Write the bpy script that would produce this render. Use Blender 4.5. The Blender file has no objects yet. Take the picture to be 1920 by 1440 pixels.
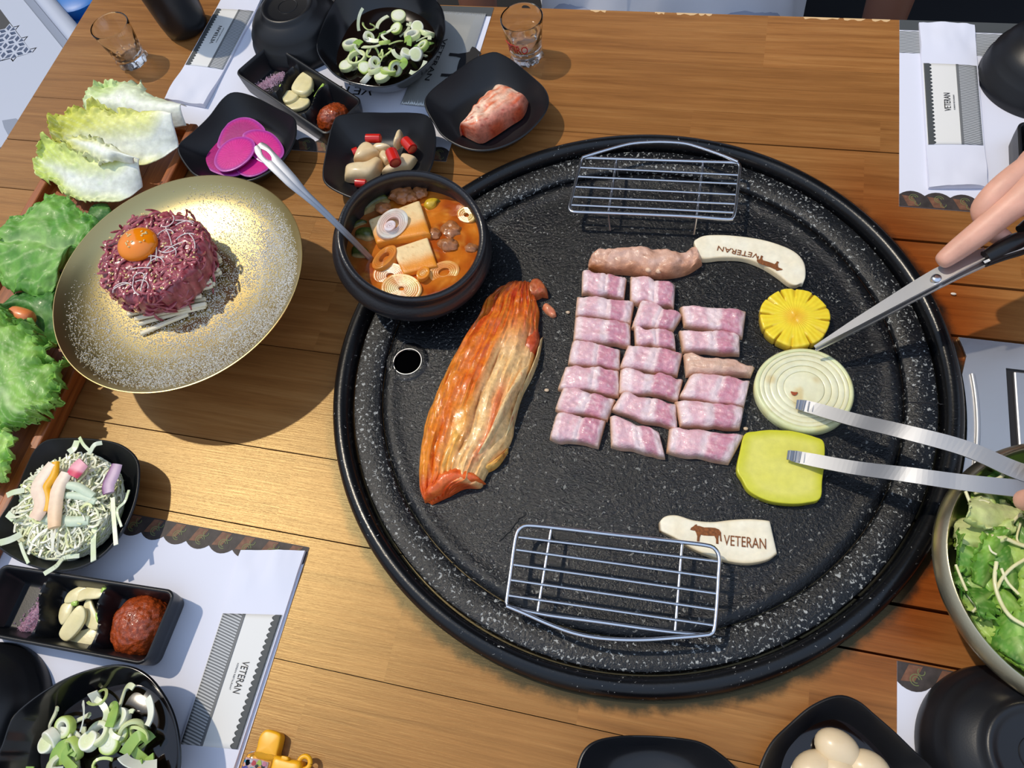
import bpy, bmesh, math, random
import numpy as np
from mathutils import Vector, Matrix, noise, geometry

random.seed(7)
rng = np.random.default_rng(7)
C = bpy.context.scene.collection
PI = math.pi
TZ = 0.74            # table top above the floor; every height below is measured from the table top
H = 0.66             # camera above the table top
FPX = 1458.3187      # focal length in pixels of a 1920 wide frame

# ------------------------------------------------------------------ camera
cam_d = bpy.data.cameras.new('camera')
cam = bpy.data.objects.new('camera', cam_d)
C.objects.link(cam)
cam.location = (0, 0, TZ + H)
cam.rotation_euler = (0.45882373593498194, 0.12769219207292395, 0.20829072995242376)
cam_d.sensor_width = 36
cam_d.lens = FPX / 1920 * 36
cam_d.clip_start = 0.02
bpy.context.scene.camera = cam

# ------------------------------------------------------------------ sky, sun, exposure
W = bpy.data.worlds.new('sky')
bpy.context.scene.world = W
W.use_nodes = True
nt = W.node_tree
nt.nodes.clear()
n_out = nt.nodes.new('ShaderNodeOutputWorld')
n_bg = nt.nodes.new('ShaderNodeBackground')
n_tc = nt.nodes.new('ShaderNodeTexCoord')
n_sep = nt.nodes.new('ShaderNodeSeparateXYZ')
n_rmp = nt.nodes.new('ShaderNodeValToRGB')
nt.links.new(n_tc.outputs['Generated'], n_sep.inputs[0])
nt.links.new(n_sep.outputs['Z'], n_rmp.inputs[0])
nt.links.new(n_rmp.outputs[0], n_bg.inputs[0])
nt.links.new(n_bg.outputs[0], n_out.inputs[0])
e = n_rmp.color_ramp.elements
e[0].position, e[0].color = 0.0, (0.26, 0.28, 0.31, 1)
e[1].position, e[1].color = 1.0, (0.58, 0.78, 1.12, 1)
k = e.new(0.45); k.color = (0.60, 0.68, 0.82, 1)
n_bg.inputs[1].default_value = 1.0

sun_d = bpy.data.lights.new('sun', 'SUN')
sun = bpy.data.objects.new('sun', sun_d)
C.objects.link(sun)
sun.location = (-0.7, 0.3, 3)
sun.rotation_euler = Vector((0.55, -0.19, -1)).to_track_quat('-Z', 'Y').to_euler()
sun_d.energy = 2.2
sun_d.angle = math.radians(1.2)
sun_d.color = (1.0, 0.88, 0.70)

vs = bpy.context.scene.view_settings
vs.view_transform = 'Standard'
vs.look = 'None'
vs.exposure = 0.0
vs.gamma = 1.0
vs.use_curve_mapping = False

# ------------------------------------------------------------------ helpers: points
RM = np.array(cam.rotation_euler.to_matrix())

def at(px, py, h=0.0):
    """The point at height h above the table top that the photograph shows at pixel (px, py)."""
    d = RM @ np.array([(px - 960) / FPX, -(py - 720) / FPX, -1.0])
    t = (h - H) / d[2]
    return np.array([d[0] * t, d[1] * t, h])

def P(pts, h=0.0):
    return np.array([at(p[0], p[1], p[2] if len(p) > 2 else h) for p in pts])

def Q(pts, ox, oy, s, h=0.0):
    """Points read off an enlarged crop whose corner is (ox, oy) and whose scale is s."""
    return P([(ox + p[0] / s, oy + p[1] / s) + tuple(p[2:]) for p in pts], h)

def cr(pts, n, closed=False):
    """Catmull-Rom through pts, n samples evenly along the length."""
    p = np.asarray(pts, float)
    m = len(p)
    idx = range(m) if closed else range(m - 1)
    out = []
    for i in idx:
        if closed:
            a, b, c, d = p[(i - 1) % m], p[i], p[(i + 1) % m], p[(i + 2) % m]
        else:
            b, c = p[i], p[i + 1]
            a = p[i - 1] if i else 2 * b - c
            d = p[i + 2] if i + 2 < m else 2 * c - b
        for t in np.linspace(0, 1, 16, endpoint=False):
            out.append(0.5 * (2 * b + (c - a) * t + (2 * a - 5 * b + 4 * c - d) * t * t + (3 * b - a - 3 * c + d) * t ** 3))
    out.append(p[0] if closed else p[-1])
    out = np.array(out)
    s = np.r_[0, np.cumsum(np.linalg.norm(np.diff(out, axis=0), axis=1))]
    q = np.linspace(0, s[-1], n + 1)[:-1] if closed else np.linspace(0, s[-1], n)
    return np.stack([np.interp(q, s, out[:, k]) for k in range(out.shape[1])], 1)

def lin(pts, n):
    p = np.asarray(pts, float)
    s = np.r_[0, np.cumsum(np.linalg.norm(np.diff(p, axis=0), axis=1))]
    q = np.linspace(0, s[-1], n)
    return np.stack([np.interp(q, s, p[:, k]) for k in range(p.shape[1])], 1)

def nz(p, s, o=0.0):
    return noise.noise(Vector((p[0] * s + o, p[1] * s - o, p[2] * s + 2 * o)))

def sm(a, b, x):
    t = min(1, max(0, (x - a) / (b - a)))
    return t * t * (3 - 2 * t)

# ------------------------------------------------------------------ helpers: colour and materials
def rgb(c):
    r = []
    for v in c[:3]:
        v /= 255.0
        r.append(v / 12.92 if v <= 0.04045 else ((v + 0.055) / 1.055) ** 2.4)
    return np.array(r)

def mixc(a, b, t):
    return np.asarray(a) * (1 - t) + np.asarray(b) * t

def base_mat(name, rough=0.5, metal=0.0, coat=0.0, sss=0.0, ior=1.45, trans=0.0, spec=0.5):
    m = bpy.data.materials.new(name)
    m.use_nodes = True
    b = m.node_tree.nodes['Principled BSDF']
    b.inputs['Roughness'].default_value = rough
    b.inputs['Metallic'].default_value = metal
    b.inputs['Coat Weight'].default_value = coat
    b.inputs['Coat Roughness'].default_value = 0.12
    b.inputs['IOR'].default_value = ior
    b.inputs['Transmission Weight'].default_value = trans
    b.inputs['Specular IOR Level'].default_value = spec
    if sss:
        b.inputs['Subsurface Weight'].default_value = sss
        b.inputs['Subsurface Radius'].default_value = (0.006, 0.004, 0.003)
        b.inputs['Subsurface Scale'].default_value = 0.6
    return m, m.node_tree, b

def N(t, kind, **kw):
    n = t.nodes.new(kind)
    for k_, v in kw.items():
        if k_ in n.inputs:
            n.inputs[k_].default_value = v
        else:
            setattr(n, k_, v)
    return n

def add_bump(t, b, scale, strength, detail=4.0, stretch=None, dist=0.001):
    tc = N(t, 'ShaderNodeTexCoord')
    mp = N(t, 'ShaderNodeMapping')
    if stretch:
        mp.inputs['Scale'].default_value = stretch
    ns = N(t, 'ShaderNodeTexNoise', Scale=scale, Detail=detail)
    bp = N(t, 'ShaderNodeBump', Strength=strength, Distance=dist)
    t.links.new(tc.outputs['Object'], mp.inputs[0])
    t.links.new(mp.outputs[0], ns.inputs['Vector'])
    t.links.new(ns.outputs[0], bp.inputs['Height'])
    t.links.new(bp.outputs[0], b.inputs['Normal'])
    return ns

def plain(name, c, rough=0.5, bump=None, var=0.0, vscale=80, **kw):
    m, t, b = base_mat(name, rough, **kw)
    col = (*rgb(c), 1)
    b.inputs['Base Color'].default_value = col
    if var:
        tc = N(t, 'ShaderNodeTexCoord')
        ns = N(t, 'ShaderNodeTexNoise', Scale=vscale, Detail=5.0)
        rp = N(t, 'ShaderNodeValToRGB')
        t.links.new(tc.outputs['Object'], ns.inputs['Vector'])
        t.links.new(ns.outputs[0], rp.inputs[0])
        a = rgb(c)
        rp.color_ramp.elements[0].position = 0.3
        rp.color_ramp.elements[1].position = 0.7
        rp.color_ramp.elements[0].color = (*np.clip(a * (1 - var), 0, 1), 1)
        rp.color_ramp.elements[1].color = (*np.clip(a * (1 + var), 0, 1), 1)
        t.links.new(rp.outputs[0], b.inputs['Base Color'])
    if bump:
        add_bump(t, b, *bump)
    return m

def vcol(name, rough=0.4, var=0.18, vscale=150, bump=None, stretch=None, **kw):
    """Colour from the mesh's own colour attribute, broken up by fine noise."""
    m, t, b = base_mat(name, rough, **kw)
    at_ = N(t, 'ShaderNodeAttribute')
    at_.attribute_name = 'Col'
    tc = N(t, 'ShaderNodeTexCoord')
    mp = N(t, 'ShaderNodeMapping')
    if stretch:
        mp.inputs['Scale'].default_value = stretch
    ns = N(t, 'ShaderNodeTexNoise', Scale=vscale, Detail=4.0)
    mr = N(t, 'ShaderNodeMapRange')
    mr.inputs[1].default_value, mr.inputs[2].default_value = 0.3, 0.7
    mr.inputs[3].default_value, mr.inputs[4].default_value = 1 - var, 1 + var
    mx = N(t, 'ShaderNodeMix')
    mx.data_type = 'RGBA'
    mx.blend_type = 'MULTIPLY'
    mx.inputs[0].default_value = 1.0
    t.links.new(tc.outputs['Object'], mp.inputs[0])
    t.links.new(mp.outputs[0], ns.inputs['Vector'])
    t.links.new(ns.outputs[0], mr.inputs[0])
    t.links.new(at_.outputs['Color'], mx.inputs[6])
    t.links.new(mr.outputs[0], mx.inputs[7])
    t.links.new(mx.outputs[2], b.inputs['Base Color'])
    if bump:
        add_bump(t, b, *bump)
    return m

# ------------------------------------------------------------------ helpers: objects
LOC = {}

def link(name, data, loc, parent):
    o = bpy.data.objects.new(name, data)
    C.objects.link(o)
    if parent is not None:
        o.parent = parent
        LOC[o.name] = LOC[parent.name]
    else:
        LOC[o.name] = np.asarray(loc, float)
        o.location = (loc[0], loc[1], loc[2] + TZ)
    return o

def tag(o, label=None, cat=None, group=None, kind=None):
    if label: o['label'] = label
    if cat: o['category'] = cat
    if group: o['group'] = group
    if kind: o['kind'] = kind
    return o

def thing(name, loc, label, cat, group=None):
    o = link(name, None, loc, None)
    o.empty_display_size = 0.02
    return tag(o, label, cat, group)

def mesh(name, g, mat, parent=None, label=None, cat=None, group=None, kind=None, smooth=True, loc=None, flat=None):
    V, F = np.asarray(g[0], float), g[1]
    col = g[2] if len(g) > 2 else None
    if parent is not None:
        org = LOC[parent.name]
    elif loc is not None:
        org = np.asarray(loc, float)
    else:
        org = np.array([(V[:, 0].min() + V[:, 0].max()) / 2, (V[:, 1].min() + V[:, 1].max()) / 2, V[:, 2].min()])
    me = bpy.data.meshes.new(name)
    me.from_pydata((V - org).tolist(), [], F)
    if smooth:
        me.polygons.foreach_set('use_smooth', [True] * len(me.polygons))
    if col is not None:
        a = me.color_attributes.new('Col', 'FLOAT_COLOR', 'POINT')
        c4 = np.ones((len(V), 4))
        c4[:, :3] = col
        a.data.foreach_set('color', c4.ravel())
    for m in (mat if isinstance(mat, (list, tuple)) else [mat]):
        me.materials.append(m)
    me.update()
    bm = bmesh.new(); bm.from_mesh(me)
    bmesh.ops.recalc_face_normals(bm, faces=bm.faces)
    bm.to_mesh(me); bm.free()
    if smooth:
        me.set_sharp_from_angle(angle=math.radians(50))
    o = link(name, me, org, parent)
    return tag(o, label, cat, group, kind)

def sheet(*a, thick=0.001, **k):
    o = mesh(*a, **k)
    s = o.modifiers.new('thickness', 'SOLIDIFY')
    s.thickness = thick
    s.offset = 0
    return o

def bevel(o, w, seg=2, ang=35):
    b = o.modifiers.new('edges', 'BEVEL')
    b.width = w
    b.segments = seg
    b.limit_method = 'ANGLE'
    b.angle_limit = math.radians(ang)
    return o

# ------------------------------------------------------------------ helpers: shapes
def join(*gs):
    V, F, K, n = [], [], [], 0
    for g in gs:
        V.append(np.asarray(g[0], float))
        F += [tuple(i + n for i in f) for f in g[1]]
        if len(g) > 2: K.append(np.asarray(g[2]))
        n += len(g[0])
    V = np.concatenate(V)
    return (V, F, np.concatenate(K)) if K else (V, F)

def box(x0, x1, y0, y1, z0, z1):
    V = [(x, y, z) for z in (z0, z1) for y in (y0, y1) for x in (x0, x1)]
    return V, [(0, 2, 3, 1), (4, 5, 7, 6), (0, 1, 5, 4), (2, 6, 7, 3), (0, 4, 6, 2), (1, 3, 7, 5)]

def loft(rings, cap0=True, cap1=True, closed=True):
    n = len(rings[0])
    V = np.concatenate([np.asarray(r, float) for r in rings])
    F = []
    for i in range(len(rings) - 1):
        for j in range(n if closed else n - 1):
            k2 = (j + 1) % n
            F.append((i * n + j, i * n + k2, (i + 1) * n + k2, (i + 1) * n + j))
    if cap0: F.append(tuple(range(n))[::-1])
    if cap1: F.append(tuple((len(rings) - 1) * n + j for j in range(n)))
    return V, F

def lathe(cx, cy, prof, n=64, shape=None, zoff=0.0):
    a = np.linspace(0, 2 * PI, n, endpoint=False)
    f = np.ones(n) if shape is None else np.array([shape(t) for t in a])
    rings = [np.stack([cx + r * f * np.cos(a), cy + r * f * np.sin(a), np.full(n, z + zoff)], 1) for r, z in prof]
    return loft(rings)

def tube(pts, r, n=8, flat=1.0, up=(0, 0, 1), cap=True):
    p = np.asarray(pts, float)
    m = len(p)
    r = np.full(m, r) if np.isscalar(r) else np.asarray(r, float)
    t = np.gradient(p, axis=0)
    t /= np.linalg.norm(t, axis=1)[:, None] + 1e-12
    rings = []
    u0 = np.asarray(up, float)
    for i in range(m):
        s = np.cross(t[i], u0)
        if np.linalg.norm(s) < 0.05:
            s = np.cross(t[i], np.array([1.0, 0.2, 0]))
        s /= np.linalg.norm(s)
        v = np.cross(s, t[i])
        a = np.linspace(0, 2 * PI, n, endpoint=False)
        rings.append(p[i] + r[i] * (np.cos(a)[:, None] * s + flat * np.sin(a)[:, None] * v))
    return loft(rings, cap, cap)

def ribbon(pts, w, th, up=(0, 0, 1)):
    """A flat strip with a rectangular section along pts."""
    p = np.asarray(pts, float)
    m = len(p)
    w = np.full(m, w) if np.isscalar(w) else np.asarray(w, float)
    t = np.gradient(p, axis=0)
    t /= np.linalg.norm(t, axis=1)[:, None] + 1e-12
    rings = []
    for i in range(m):
        u0 = np.asarray(up if np.ndim(up) == 1 else up[i], float)
        s = np.cross(t[i], u0)
        nn = np.linalg.norm(s)
        s = s / nn if nn > 1e-6 else np.array([1.0, 0, 0])
        v = np.cross(s, t[i])
        a, b = s * w[i] / 2, v * th / 2
        rings.append(np.array([p[i] - a - b, p[i] + a - b, p[i] + a + b, p[i] - a + b]))
    return loft(rings)

def grid(nu, nv, fn, cl_u=False):
    V, F, K = [], [], []
    for i in range(nu):
        for j in range(nv):
            r = fn(i / (nu if cl_u else nu - 1), j / (nv - 1))
            if len(r) == 2:
                V.append(r[0]); K.append(r[1])
            else:
                V.append(r)
    for i in range(nu if cl_u else nu - 1):
        for j in range(nv - 1):
            i2 = (i + 1) % nu
            F.append((i * nv + j, i2 * nv + j, i2 * nv + j + 1, i * nv + j + 1))
    return (np.array(V), F, np.array(K)) if K else (np.array(V), F)

def pad(A, B, z0, h, nu=28, nv=14, p=5.0, col=None, disp=None, smoothed=True):
    """A solid piece of food between the edge curves A and B, standing h high on z0."""
    A = cr(A, 120) if smoothed else lin(A, 120)
    B = cr(B, 120) if smoothed else lin(B, 120)
    V, K = [], []
    for i in range(nu):
        u = 0.5 - 0.5 * math.cos(PI * i / (nu - 1))
        x = u * 119
        i0 = min(int(x), 118)
        a = A[i0] + (A[i0 + 1] - A[i0]) * (x - i0)
        b = B[i0] + (B[i0 + 1] - B[i0]) * (x - i0)
        for j in range(nv):
            v = 0.5 - 0.5 * math.cos(PI * j / (nv - 1))
            q = a * (1 - v) + b * v
            e_ = max(0, 1 - abs(2 * u - 1) ** p) * max(0, 1 - abs(2 * v - 1) ** p)
            z = z0 + h * e_ ** (1 / p)
            w_ = np.array([q[0], q[1], z])
            if disp is not None and 0 < i < nu - 1 and 0 < j < nv - 1:
                w_ = w_ + disp(u, v, w_)
            V.append(w_)
            if col is not None:
                K.append(col(u, v, w_))
    F = []
    for i in range(nu - 1):
        for j in range(nv - 1):
            F.append((i * nv + j, (i + 1) * nv + j, (i + 1) * nv + j + 1, i * nv + j + 1))
    bd = [i * nv for i in range(nu)] + [(nu - 1) * nv + j for j in range(1, nv)] + [i * nv + nv - 1 for i in range(nu - 2, -1, -1)] + [j for j in range(nv - 2, 0, -1)]
    F.append(tuple(bd))
    return (np.array(V), F, np.array(K)) if col is not None else (np.array(V), F)

def slab(outline, z0, z1, r=0.002, rings=6, dome=0.0, col=None, disp=None, tilt=None, n=72, smoothed=True):
    """A star-shaped slice: vertical sides, rounded rim, flat or domed top."""
    o = cr(outline, n, True) if smoothed else np.asarray(outline, float)
    n = len(o)
    c = o[:, :2].mean(0)
    seq = [(1 - 0.6 * r / 0.03, z0, 1.0), (1.0, z0 + r * .6, 1.0), (1.0, z1 - r, 1.0)]
    rad = np.linalg.norm(o[:, :2] - c, axis=1).mean()
    for a in (0.35, 0.7, 1.0):
        seq.append((1 - r / rad * (1 - math.cos(a * PI / 2)), z1 - r + r * math.sin(a * PI / 2), 1.0))
    f0 = 1 - r / rad
    for i in range(1, rings):
        f = f0 * (1 - i / rings)
        seq.append((f, z1 + dome * (1 - (f / f0) ** 2), f / f0))
    V, K = [], []
    for f, z, q in seq:
        for k2 in range(n):
            w_ = np.array([c[0] + (o[k2, 0] - c[0]) * f, c[1] + (o[k2, 1] - c[1]) * f, z])
            top = z > z1 - r * .5
            if disp is not None and top:
                w_ = w_ + disp(f, k2 / n, w_)
            V.append(w_)
            if col is not None: K.append(col(f, k2 / n, w_, top))
    V.append(np.array([c[0], c[1], z1 + dome]))
    if col is not None: K.append(col(0.0, 0.0, V[-1], True))
    F = [tuple(range(n))[::-1]]
    for i in range(len(seq) - 1):
        for k2 in range(n):
            k3 = (k2 + 1) % n
            F.append((i * n + k2, i * n + k3, (i + 1) * n + k3, (i + 1) * n + k2))
    L = (len(seq) - 1) * n
    for k2 in range(n):
        F.append((L + k2, L + (k2 + 1) % n, L + n))
    V = np.array(V)
    if tilt is not None:
        V[:, 2] += (V[:, 0] - c[0]) * tilt[0] + (V[:, 1] - c[1]) * tilt[1]
    return (V, F, np.array(K)) if col is not None else (V, F)

def ball(c, r, n=14, m=9, disp=None, col=None):
    c = np.asarray(c, float)
    r = np.full(3, r) if np.isscalar(r) else np.asarray(r, float)
    V, K = [], []
    for i in range(m):
        th = PI * (i + 0.5) / m
        for j in range(n):
            ph = 2 * PI * j / n
            d = np.array([math.sin(th) * math.cos(ph), math.sin(th) * math.sin(ph), math.cos(th)])
            w_ = c + d * r
            if disp is not None: w_ = c + d * r * (1 + disp(w_))
            V.append(w_)
            if col is not None: K.append(col(w_))
    F = [tuple(range(n)), tuple((m - 1) * n + j for j in range(n))[::-1]]
    for i in range(m - 1):
        for j in range(n):
            F.append((i * n + j, (i + 1) * n + j, (i + 1) * n + (j + 1) % n, i * n + (j + 1) % n))
    return (np.array(V), F, np.array(K)) if col is not None else (np.array(V), F)

def prism(outline, z0, z1, holes=()):
    """A flat plate with straight sides, with holes."""
    loops = [np.asarray(outline, float)] + [np.asarray(h_, float) for h_ in holes]
    polys = [[Vector((p[0], p[1], 0)) for p in l] for l in loops]
    tris = geometry.tessellate_polygon(polys)
    flat = [p for l in polys for p in l]
    n = len(flat)
    V = [(p.x, p.y, z0) for p in flat] + [(p.x, p.y, z1) for p in flat]
    F = []
    for t in tris:
        F.append(tuple(t[::-1]))
        F.append(tuple(i + n for i in t))
    s = 0
    for l in loops:
        m = len(l)
        for i in range(m):
            a, b = s + i, s + (i + 1) % m
            F.append((a, b, b + n, a + n))
        s += m
    return np.array(V), F

def flatpoly(outline, z, th=0.00025):
    return prism(outline, z, z + th)

def xform(g, M):
    V = np.asarray(g[0], float)
    V = V @ np.array(M.to_3x3()).T + np.array(M.translation)
    return (V, g[1], *g[2:])

FONT_CACHE = {}

def letters(body):
    """Outline letters of a word as a mesh, scaled to width 1 with the baseline at 0."""
    if body not in FONT_CACHE:
        c = bpy.data.curves.new('letters', 'FONT')
        c.body = body
        c.size = 1.0
        c.extrude = 0.004
        o = bpy.data.objects.new('letters', c)
        C.objects.link(o)
        dg = bpy.context.evaluated_depsgraph_get()
        me = bpy.data.meshes.new_from_object(o.evaluated_get(dg))
        V = np.array([v.co[:] for v in me.vertices])
        F = [tuple(p.vertices) for p in me.polygons]
        bpy.data.objects.remove(o)
        bpy.data.meshes.remove(me)
        bpy.data.curves.remove(c)
        V[:, 0] -= V[:, 0].min()
        w_ = V[:, 0].max()
        V[:, :2] /= w_
        V[:, 2] = (V[:, 2] > 0) * 1.0
        FONT_CACHE[body] = (V, F)
    return FONT_CACHE[body]

def words_on(name, body, a, b, hh, mat, parent, th=0.0002):
    """Flat lettering from point a to point b (baseline), hh high, on the surface at a's height."""
    V, F = letters(body)
    a, b = np.asarray(a, float), np.asarray(b, float)
    x = b - a
    y = np.array([-x[1], x[0], 0]) / np.linalg.norm(x[:2])
    top = V[:, 1].max()
    W_ = a + V[:, :1] * x + (V[:, 1:2] / top) * hh * y + V[:, 2:3] * np.array([0, 0, th])
    return mesh(name, (W_, F), mat, parent, smooth=False)

BULL = [(0, .62), (.03, .74), (.1, .84), (.14, .93), (.2, .98), (.21, .9), (.3, .9), (.45, .86), (.62, .9), (.8, .92), (.93, .86), (1, .72), (1.02, .45), (1.05, .2), (1.0, .22), (.975, .5), (.94, .55), (.93, .35), (.95, .04), (.87, .04), (.86, .3), (.8, .46), (.62, .42), (.45, .4), (.36, .42), (.33, .25), (.33, .03), (.25, .03), (.25, .3), (.2, .5), (.16, .6), (.08, .6)]

def bull_on(name, a, b, mat, parent, aspect=0.72, mirror=False, th=0.0003):
    a, b = np.asarray(a, float), np.asarray(b, float)
    x = b - a
    y = np.array([-x[1], x[0], 0]) * aspect
    o = [a + x * ((1 - p[0]) if mirror else p[0]) + y * p[1] for p in BULL]
    V, F = prism(np.array(o), a[2], a[2] + th)
    return mesh(name, (V, F), mat, parent, smooth=False)
# ------------------------------------------------------------------ materials of the place
KG = 1.032                            # the stone sits low in the table: rim 17 mm proud
GC = np.array([-0.0402, 0.3208]) * KG     # centre of the round stone griddle
GR = 0.2766 * KG

def wood_mat(name, c_dark, c_mid, c_light, rough, along='X', scale=1.0, burn=False, coat=0.15):
    m, t, b = base_mat(name, rough, coat=coat)
    b.inputs['Coat Roughness'].default_value = 0.28
    oi = N(t, 'ShaderNodeObjectInfo')
    tc = N(t, 'ShaderNodeNewGeometry')
    ad = N(t, 'ShaderNodeVectorMath'); ad.operation = 'MULTIPLY_ADD'
    cx = N(t, 'ShaderNodeCombineXYZ')
    mu = N(t, 'ShaderNodeMath'); mu.operation = 'MULTIPLY'; mu.inputs[1].default_value = 31.0
    t.links.new(oi.outputs['Random'], mu.inputs[0])
    t.links.new(mu.outputs[0], cx.inputs[0]); t.links.new(mu.outputs[0], cx.inputs[1])
    ad.inputs[1].default_value = (1, 1, 1)
    t.links.new(tc.outputs['Position'], ad.inputs[0])
    t.links.new(cx.outputs[0], ad.inputs[2])
    mp = N(t, 'ShaderNodeMapping')
    mp.inputs['Scale'].default_value = (2.2 * scale, 58 * scale, 58 * scale) if along == 'X' else (58 * scale, 2.2 * scale, 58 * scale)
    t.links.new(ad.outputs[0], mp.inputs[0])
    n1 = N(t, 'ShaderNodeTexNoise', Scale=1.6, Detail=7.0, Roughness=0.62, Distortion=0.9)
    n2 = N(t, 'ShaderNodeTexNoise', Scale=11.0, Detail=5.0, Roughness=0.7, Distortion=0.3)
    t.links.new(mp.outputs[0], n1.inputs['Vector']); t.links.new(mp.outputs[0], n2.inputs['Vector'])
    r1 = N(t, 'ShaderNodeValToRGB')
    el = r1.color_ramp.elements
    el[0].position, el[0].color = 0.26, (*rgb(c_dark), 1)
    el[1].position, el[1].color = 0.74, (*rgb(c_light), 1)
    q = el.new(0.5); q.color = (*rgb(c_mid), 1)
    t.links.new(n1.outputs[0], r1.inputs[0])
    mr = N(t, 'ShaderNodeMapRange')
    mr.inputs[1].default_value, mr.inputs[2].default_value, mr.inputs[3].default_value, mr.inputs[4].default_value = 0.3, 0.7, 0.84, 1.12
    t.links.new(n2.outputs[0], mr.inputs[0])
    mx = N(t, 'ShaderNodeMix'); mx.data_type = 'RGBA'; mx.blend_type = 'MULTIPLY'; mx.inputs[0].default_value = 1
    t.links.new(r1.outputs[0], mx.inputs[6]); t.links.new(mr.outputs[0], mx.inputs[7])
    # each board a little darker or lighter than the next
    mo = N(t, 'ShaderNodeMapRange')
    mo.inputs[3].default_value, mo.inputs[4].default_value = 0.88, 1.08
    t.links.new(oi.outputs['Random'], mo.inputs[0])
    mz = N(t, 'ShaderNodeMix'); mz.data_type = 'RGBA'; mz.blend_type = 'MULTIPLY'; mz.inputs[0].default_value = 1
    t.links.new(mx.outputs[2], mz.inputs[6]); t.links.new(mo.outputs[0], mz.inputs[7])
    last = mz.outputs[2]
    if burn:
        # scorched wood round the hot stone: a stain of its own shape
        sub = N(t, 'ShaderNodeVectorMath'); sub.operation = 'SUBTRACT'
        sub.inputs[1].default_value = (GC[0], GC[1], TZ)
        ln = N(t, 'ShaderNodeVectorMath'); ln.operation = 'LENGTH'
        t.links.new(tc.outputs['Position'], sub.inputs[0]); t.links.new(sub.outputs[0], ln.inputs[0])
        nb = N(t, 'ShaderNodeTexNoise', Scale=60.0, Detail=5.0, Roughness=0.65)
        t.links.new(tc.outputs['Position'], nb.inputs['Vector'])
        m1 = N(t, 'ShaderNodeMath'); m1.operation = 'MULTIPLY_ADD'; m1.inputs[1].default_value = 0.016
        t.links.new(nb.outputs[0], m1.inputs[0]); t.links.new(ln.outputs[1], m1.inputs[2])
        sx = N(t, 'ShaderNodeSeparateXYZ'); t.links.new(sub.outputs[0], sx.inputs[0])
        side = N(t, 'ShaderNodeMapRange'); side.interpolation_type = 'SMOOTHSTEP'
        side.inputs[1].default_value, side.inputs[2].default_value = 0.13, 0.25
        t.links.new(sx.outputs['X'], side.inputs[0])
        fr = N(t, 'ShaderNodeMapRange'); fr.interpolation_type = 'SMOOTHSTEP'
        fr.inputs[1].default_value, fr.inputs[2].default_value = -0.02, -0.2
        t.links.new(sx.outputs['Y'], fr.inputs[0])
        mxx = N(t, 'ShaderNodeMath'); mxx.operation = 'MAXIMUM'
        t.links.new(side.outputs[0], mxx.inputs[0]); t.links.new(fr.outputs[0], mxx.inputs[1])
        # narrow char rim
        ch = N(t, 'ShaderNodeMapRange'); ch.interpolation_type = 'SMOOTHSTEP'
        ch.inputs[1].default_value, ch.inputs[2].default_value = GR + 0.0225, GR + 0.0115
        t.links.new(m1.outputs[0], ch.inputs[0])
        chm = N(t, 'ShaderNodeMath'); chm.operation = 'MULTIPLY'
        t.links.new(ch.outputs[0], chm.inputs[0]); t.links.new(mxx.outputs[0], chm.inputs[1])
        # wide toasted zone on the side by the burner panel
        tz = N(t, 'ShaderNodeMapRange'); tz.interpolation_type = 'SMOOTHSTEP'
        tz.inputs[1].default_value, tz.inputs[2].default_value = GR + 0.10, GR + 0.01
        t.links.new(m1.outputs[0], tz.inputs[0])
        tzm = N(t, 'ShaderNodeMath'); tzm.operation = 'MULTIPLY'
        t.links.new(tz.outputs[0], tzm.inputs[0]); t.links.new(side.outputs[0], tzm.inputs[1])
        a1 = N(t, 'ShaderNodeMix'); a1.data_type = 'RGBA'; a1.blend_type = 'MULTIPLY'
        a1.inputs[7].default_value = (0.72, 0.36, 0.16, 1)
        t.links.new(tzm.outputs[0], a1.inputs[0]); t.links.new(last, a1.inputs[6])
        a2 = N(t, 'ShaderNodeMix'); a2.data_type = 'RGBA'
        a2.inputs[7].default_value = (0.012, 0.008, 0.007, 1)
        t.links.new(chm.outputs[0], a2.inputs[0]); t.links.new(a1.outputs[2], a2.inputs[6])
        last = a2.outputs[2]
    t.links.new(last, b.inputs['Base Color'])
    bp = N(t, 'ShaderNodeBump', Strength=0.25, Distance=0.0006)
    t.links.new(n2.outputs[0], bp.inputs['Height'])
    t.links.new(bp.outputs[0], b.inputs['Normal'])
    return m

M = {}
M['table'] = wood_mat('table_wood', (128, 81, 42), (156, 104, 56), (174, 123, 71), 0.30, 'X', 1.0, burn=True, coat=0.0)
M['table'].node_tree.nodes['Principled BSDF'].inputs['Specular Tint'].default_value = (1.0, 0.80, 0.40, 1)  # amber put into the reflection colour so the sun's glare reads yellow
M['table'].node_tree.nodes['Principled BSDF'].inputs['Specular IOR Level'].default_value = 0.8
M['tray'] = wood_mat('tray_wood', (96, 46, 18), (152, 80, 32), (184, 106, 48), 0.4, 'Y', 1.4)
M['black_dish'] = plain('matte_black_melamine', (22, 23, 27), 0.36, bump=(900, 0.05))
M['black_gloss'] = plain('glossy_black_melamine', (15, 16, 20), 0.16, coat=0.4)
M['steel'] = plain('brushed_steel', (214, 214, 216), 0.42, metal=1.0, bump=(600, 0.06, 3.0, (1, 14, 1)))
M['tong_steel'] = plain('worn_tong_steel', (150, 153, 160), 0.42, metal=1.0)
M['wire'] = plain('steel_wire', (214, 216, 222), 0.22, metal=1.0)
M['brass'] = plain('brushed_brass', (190, 172, 120), 0.34, metal=1.0, bump=(700, 0.05))
M['bowl_metal'] = plain('pale_gold_steel', (190, 180, 152), 0.3, metal=1.0, bump=(500, 0.06))
M['paper'] = plain('white_paper', (224, 226, 240), 0.75, bump=(60, 0.12, 2.0))
M['paper_warm'] = plain('sleeve_label_paper', (230, 229, 226), 0.7)
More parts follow.
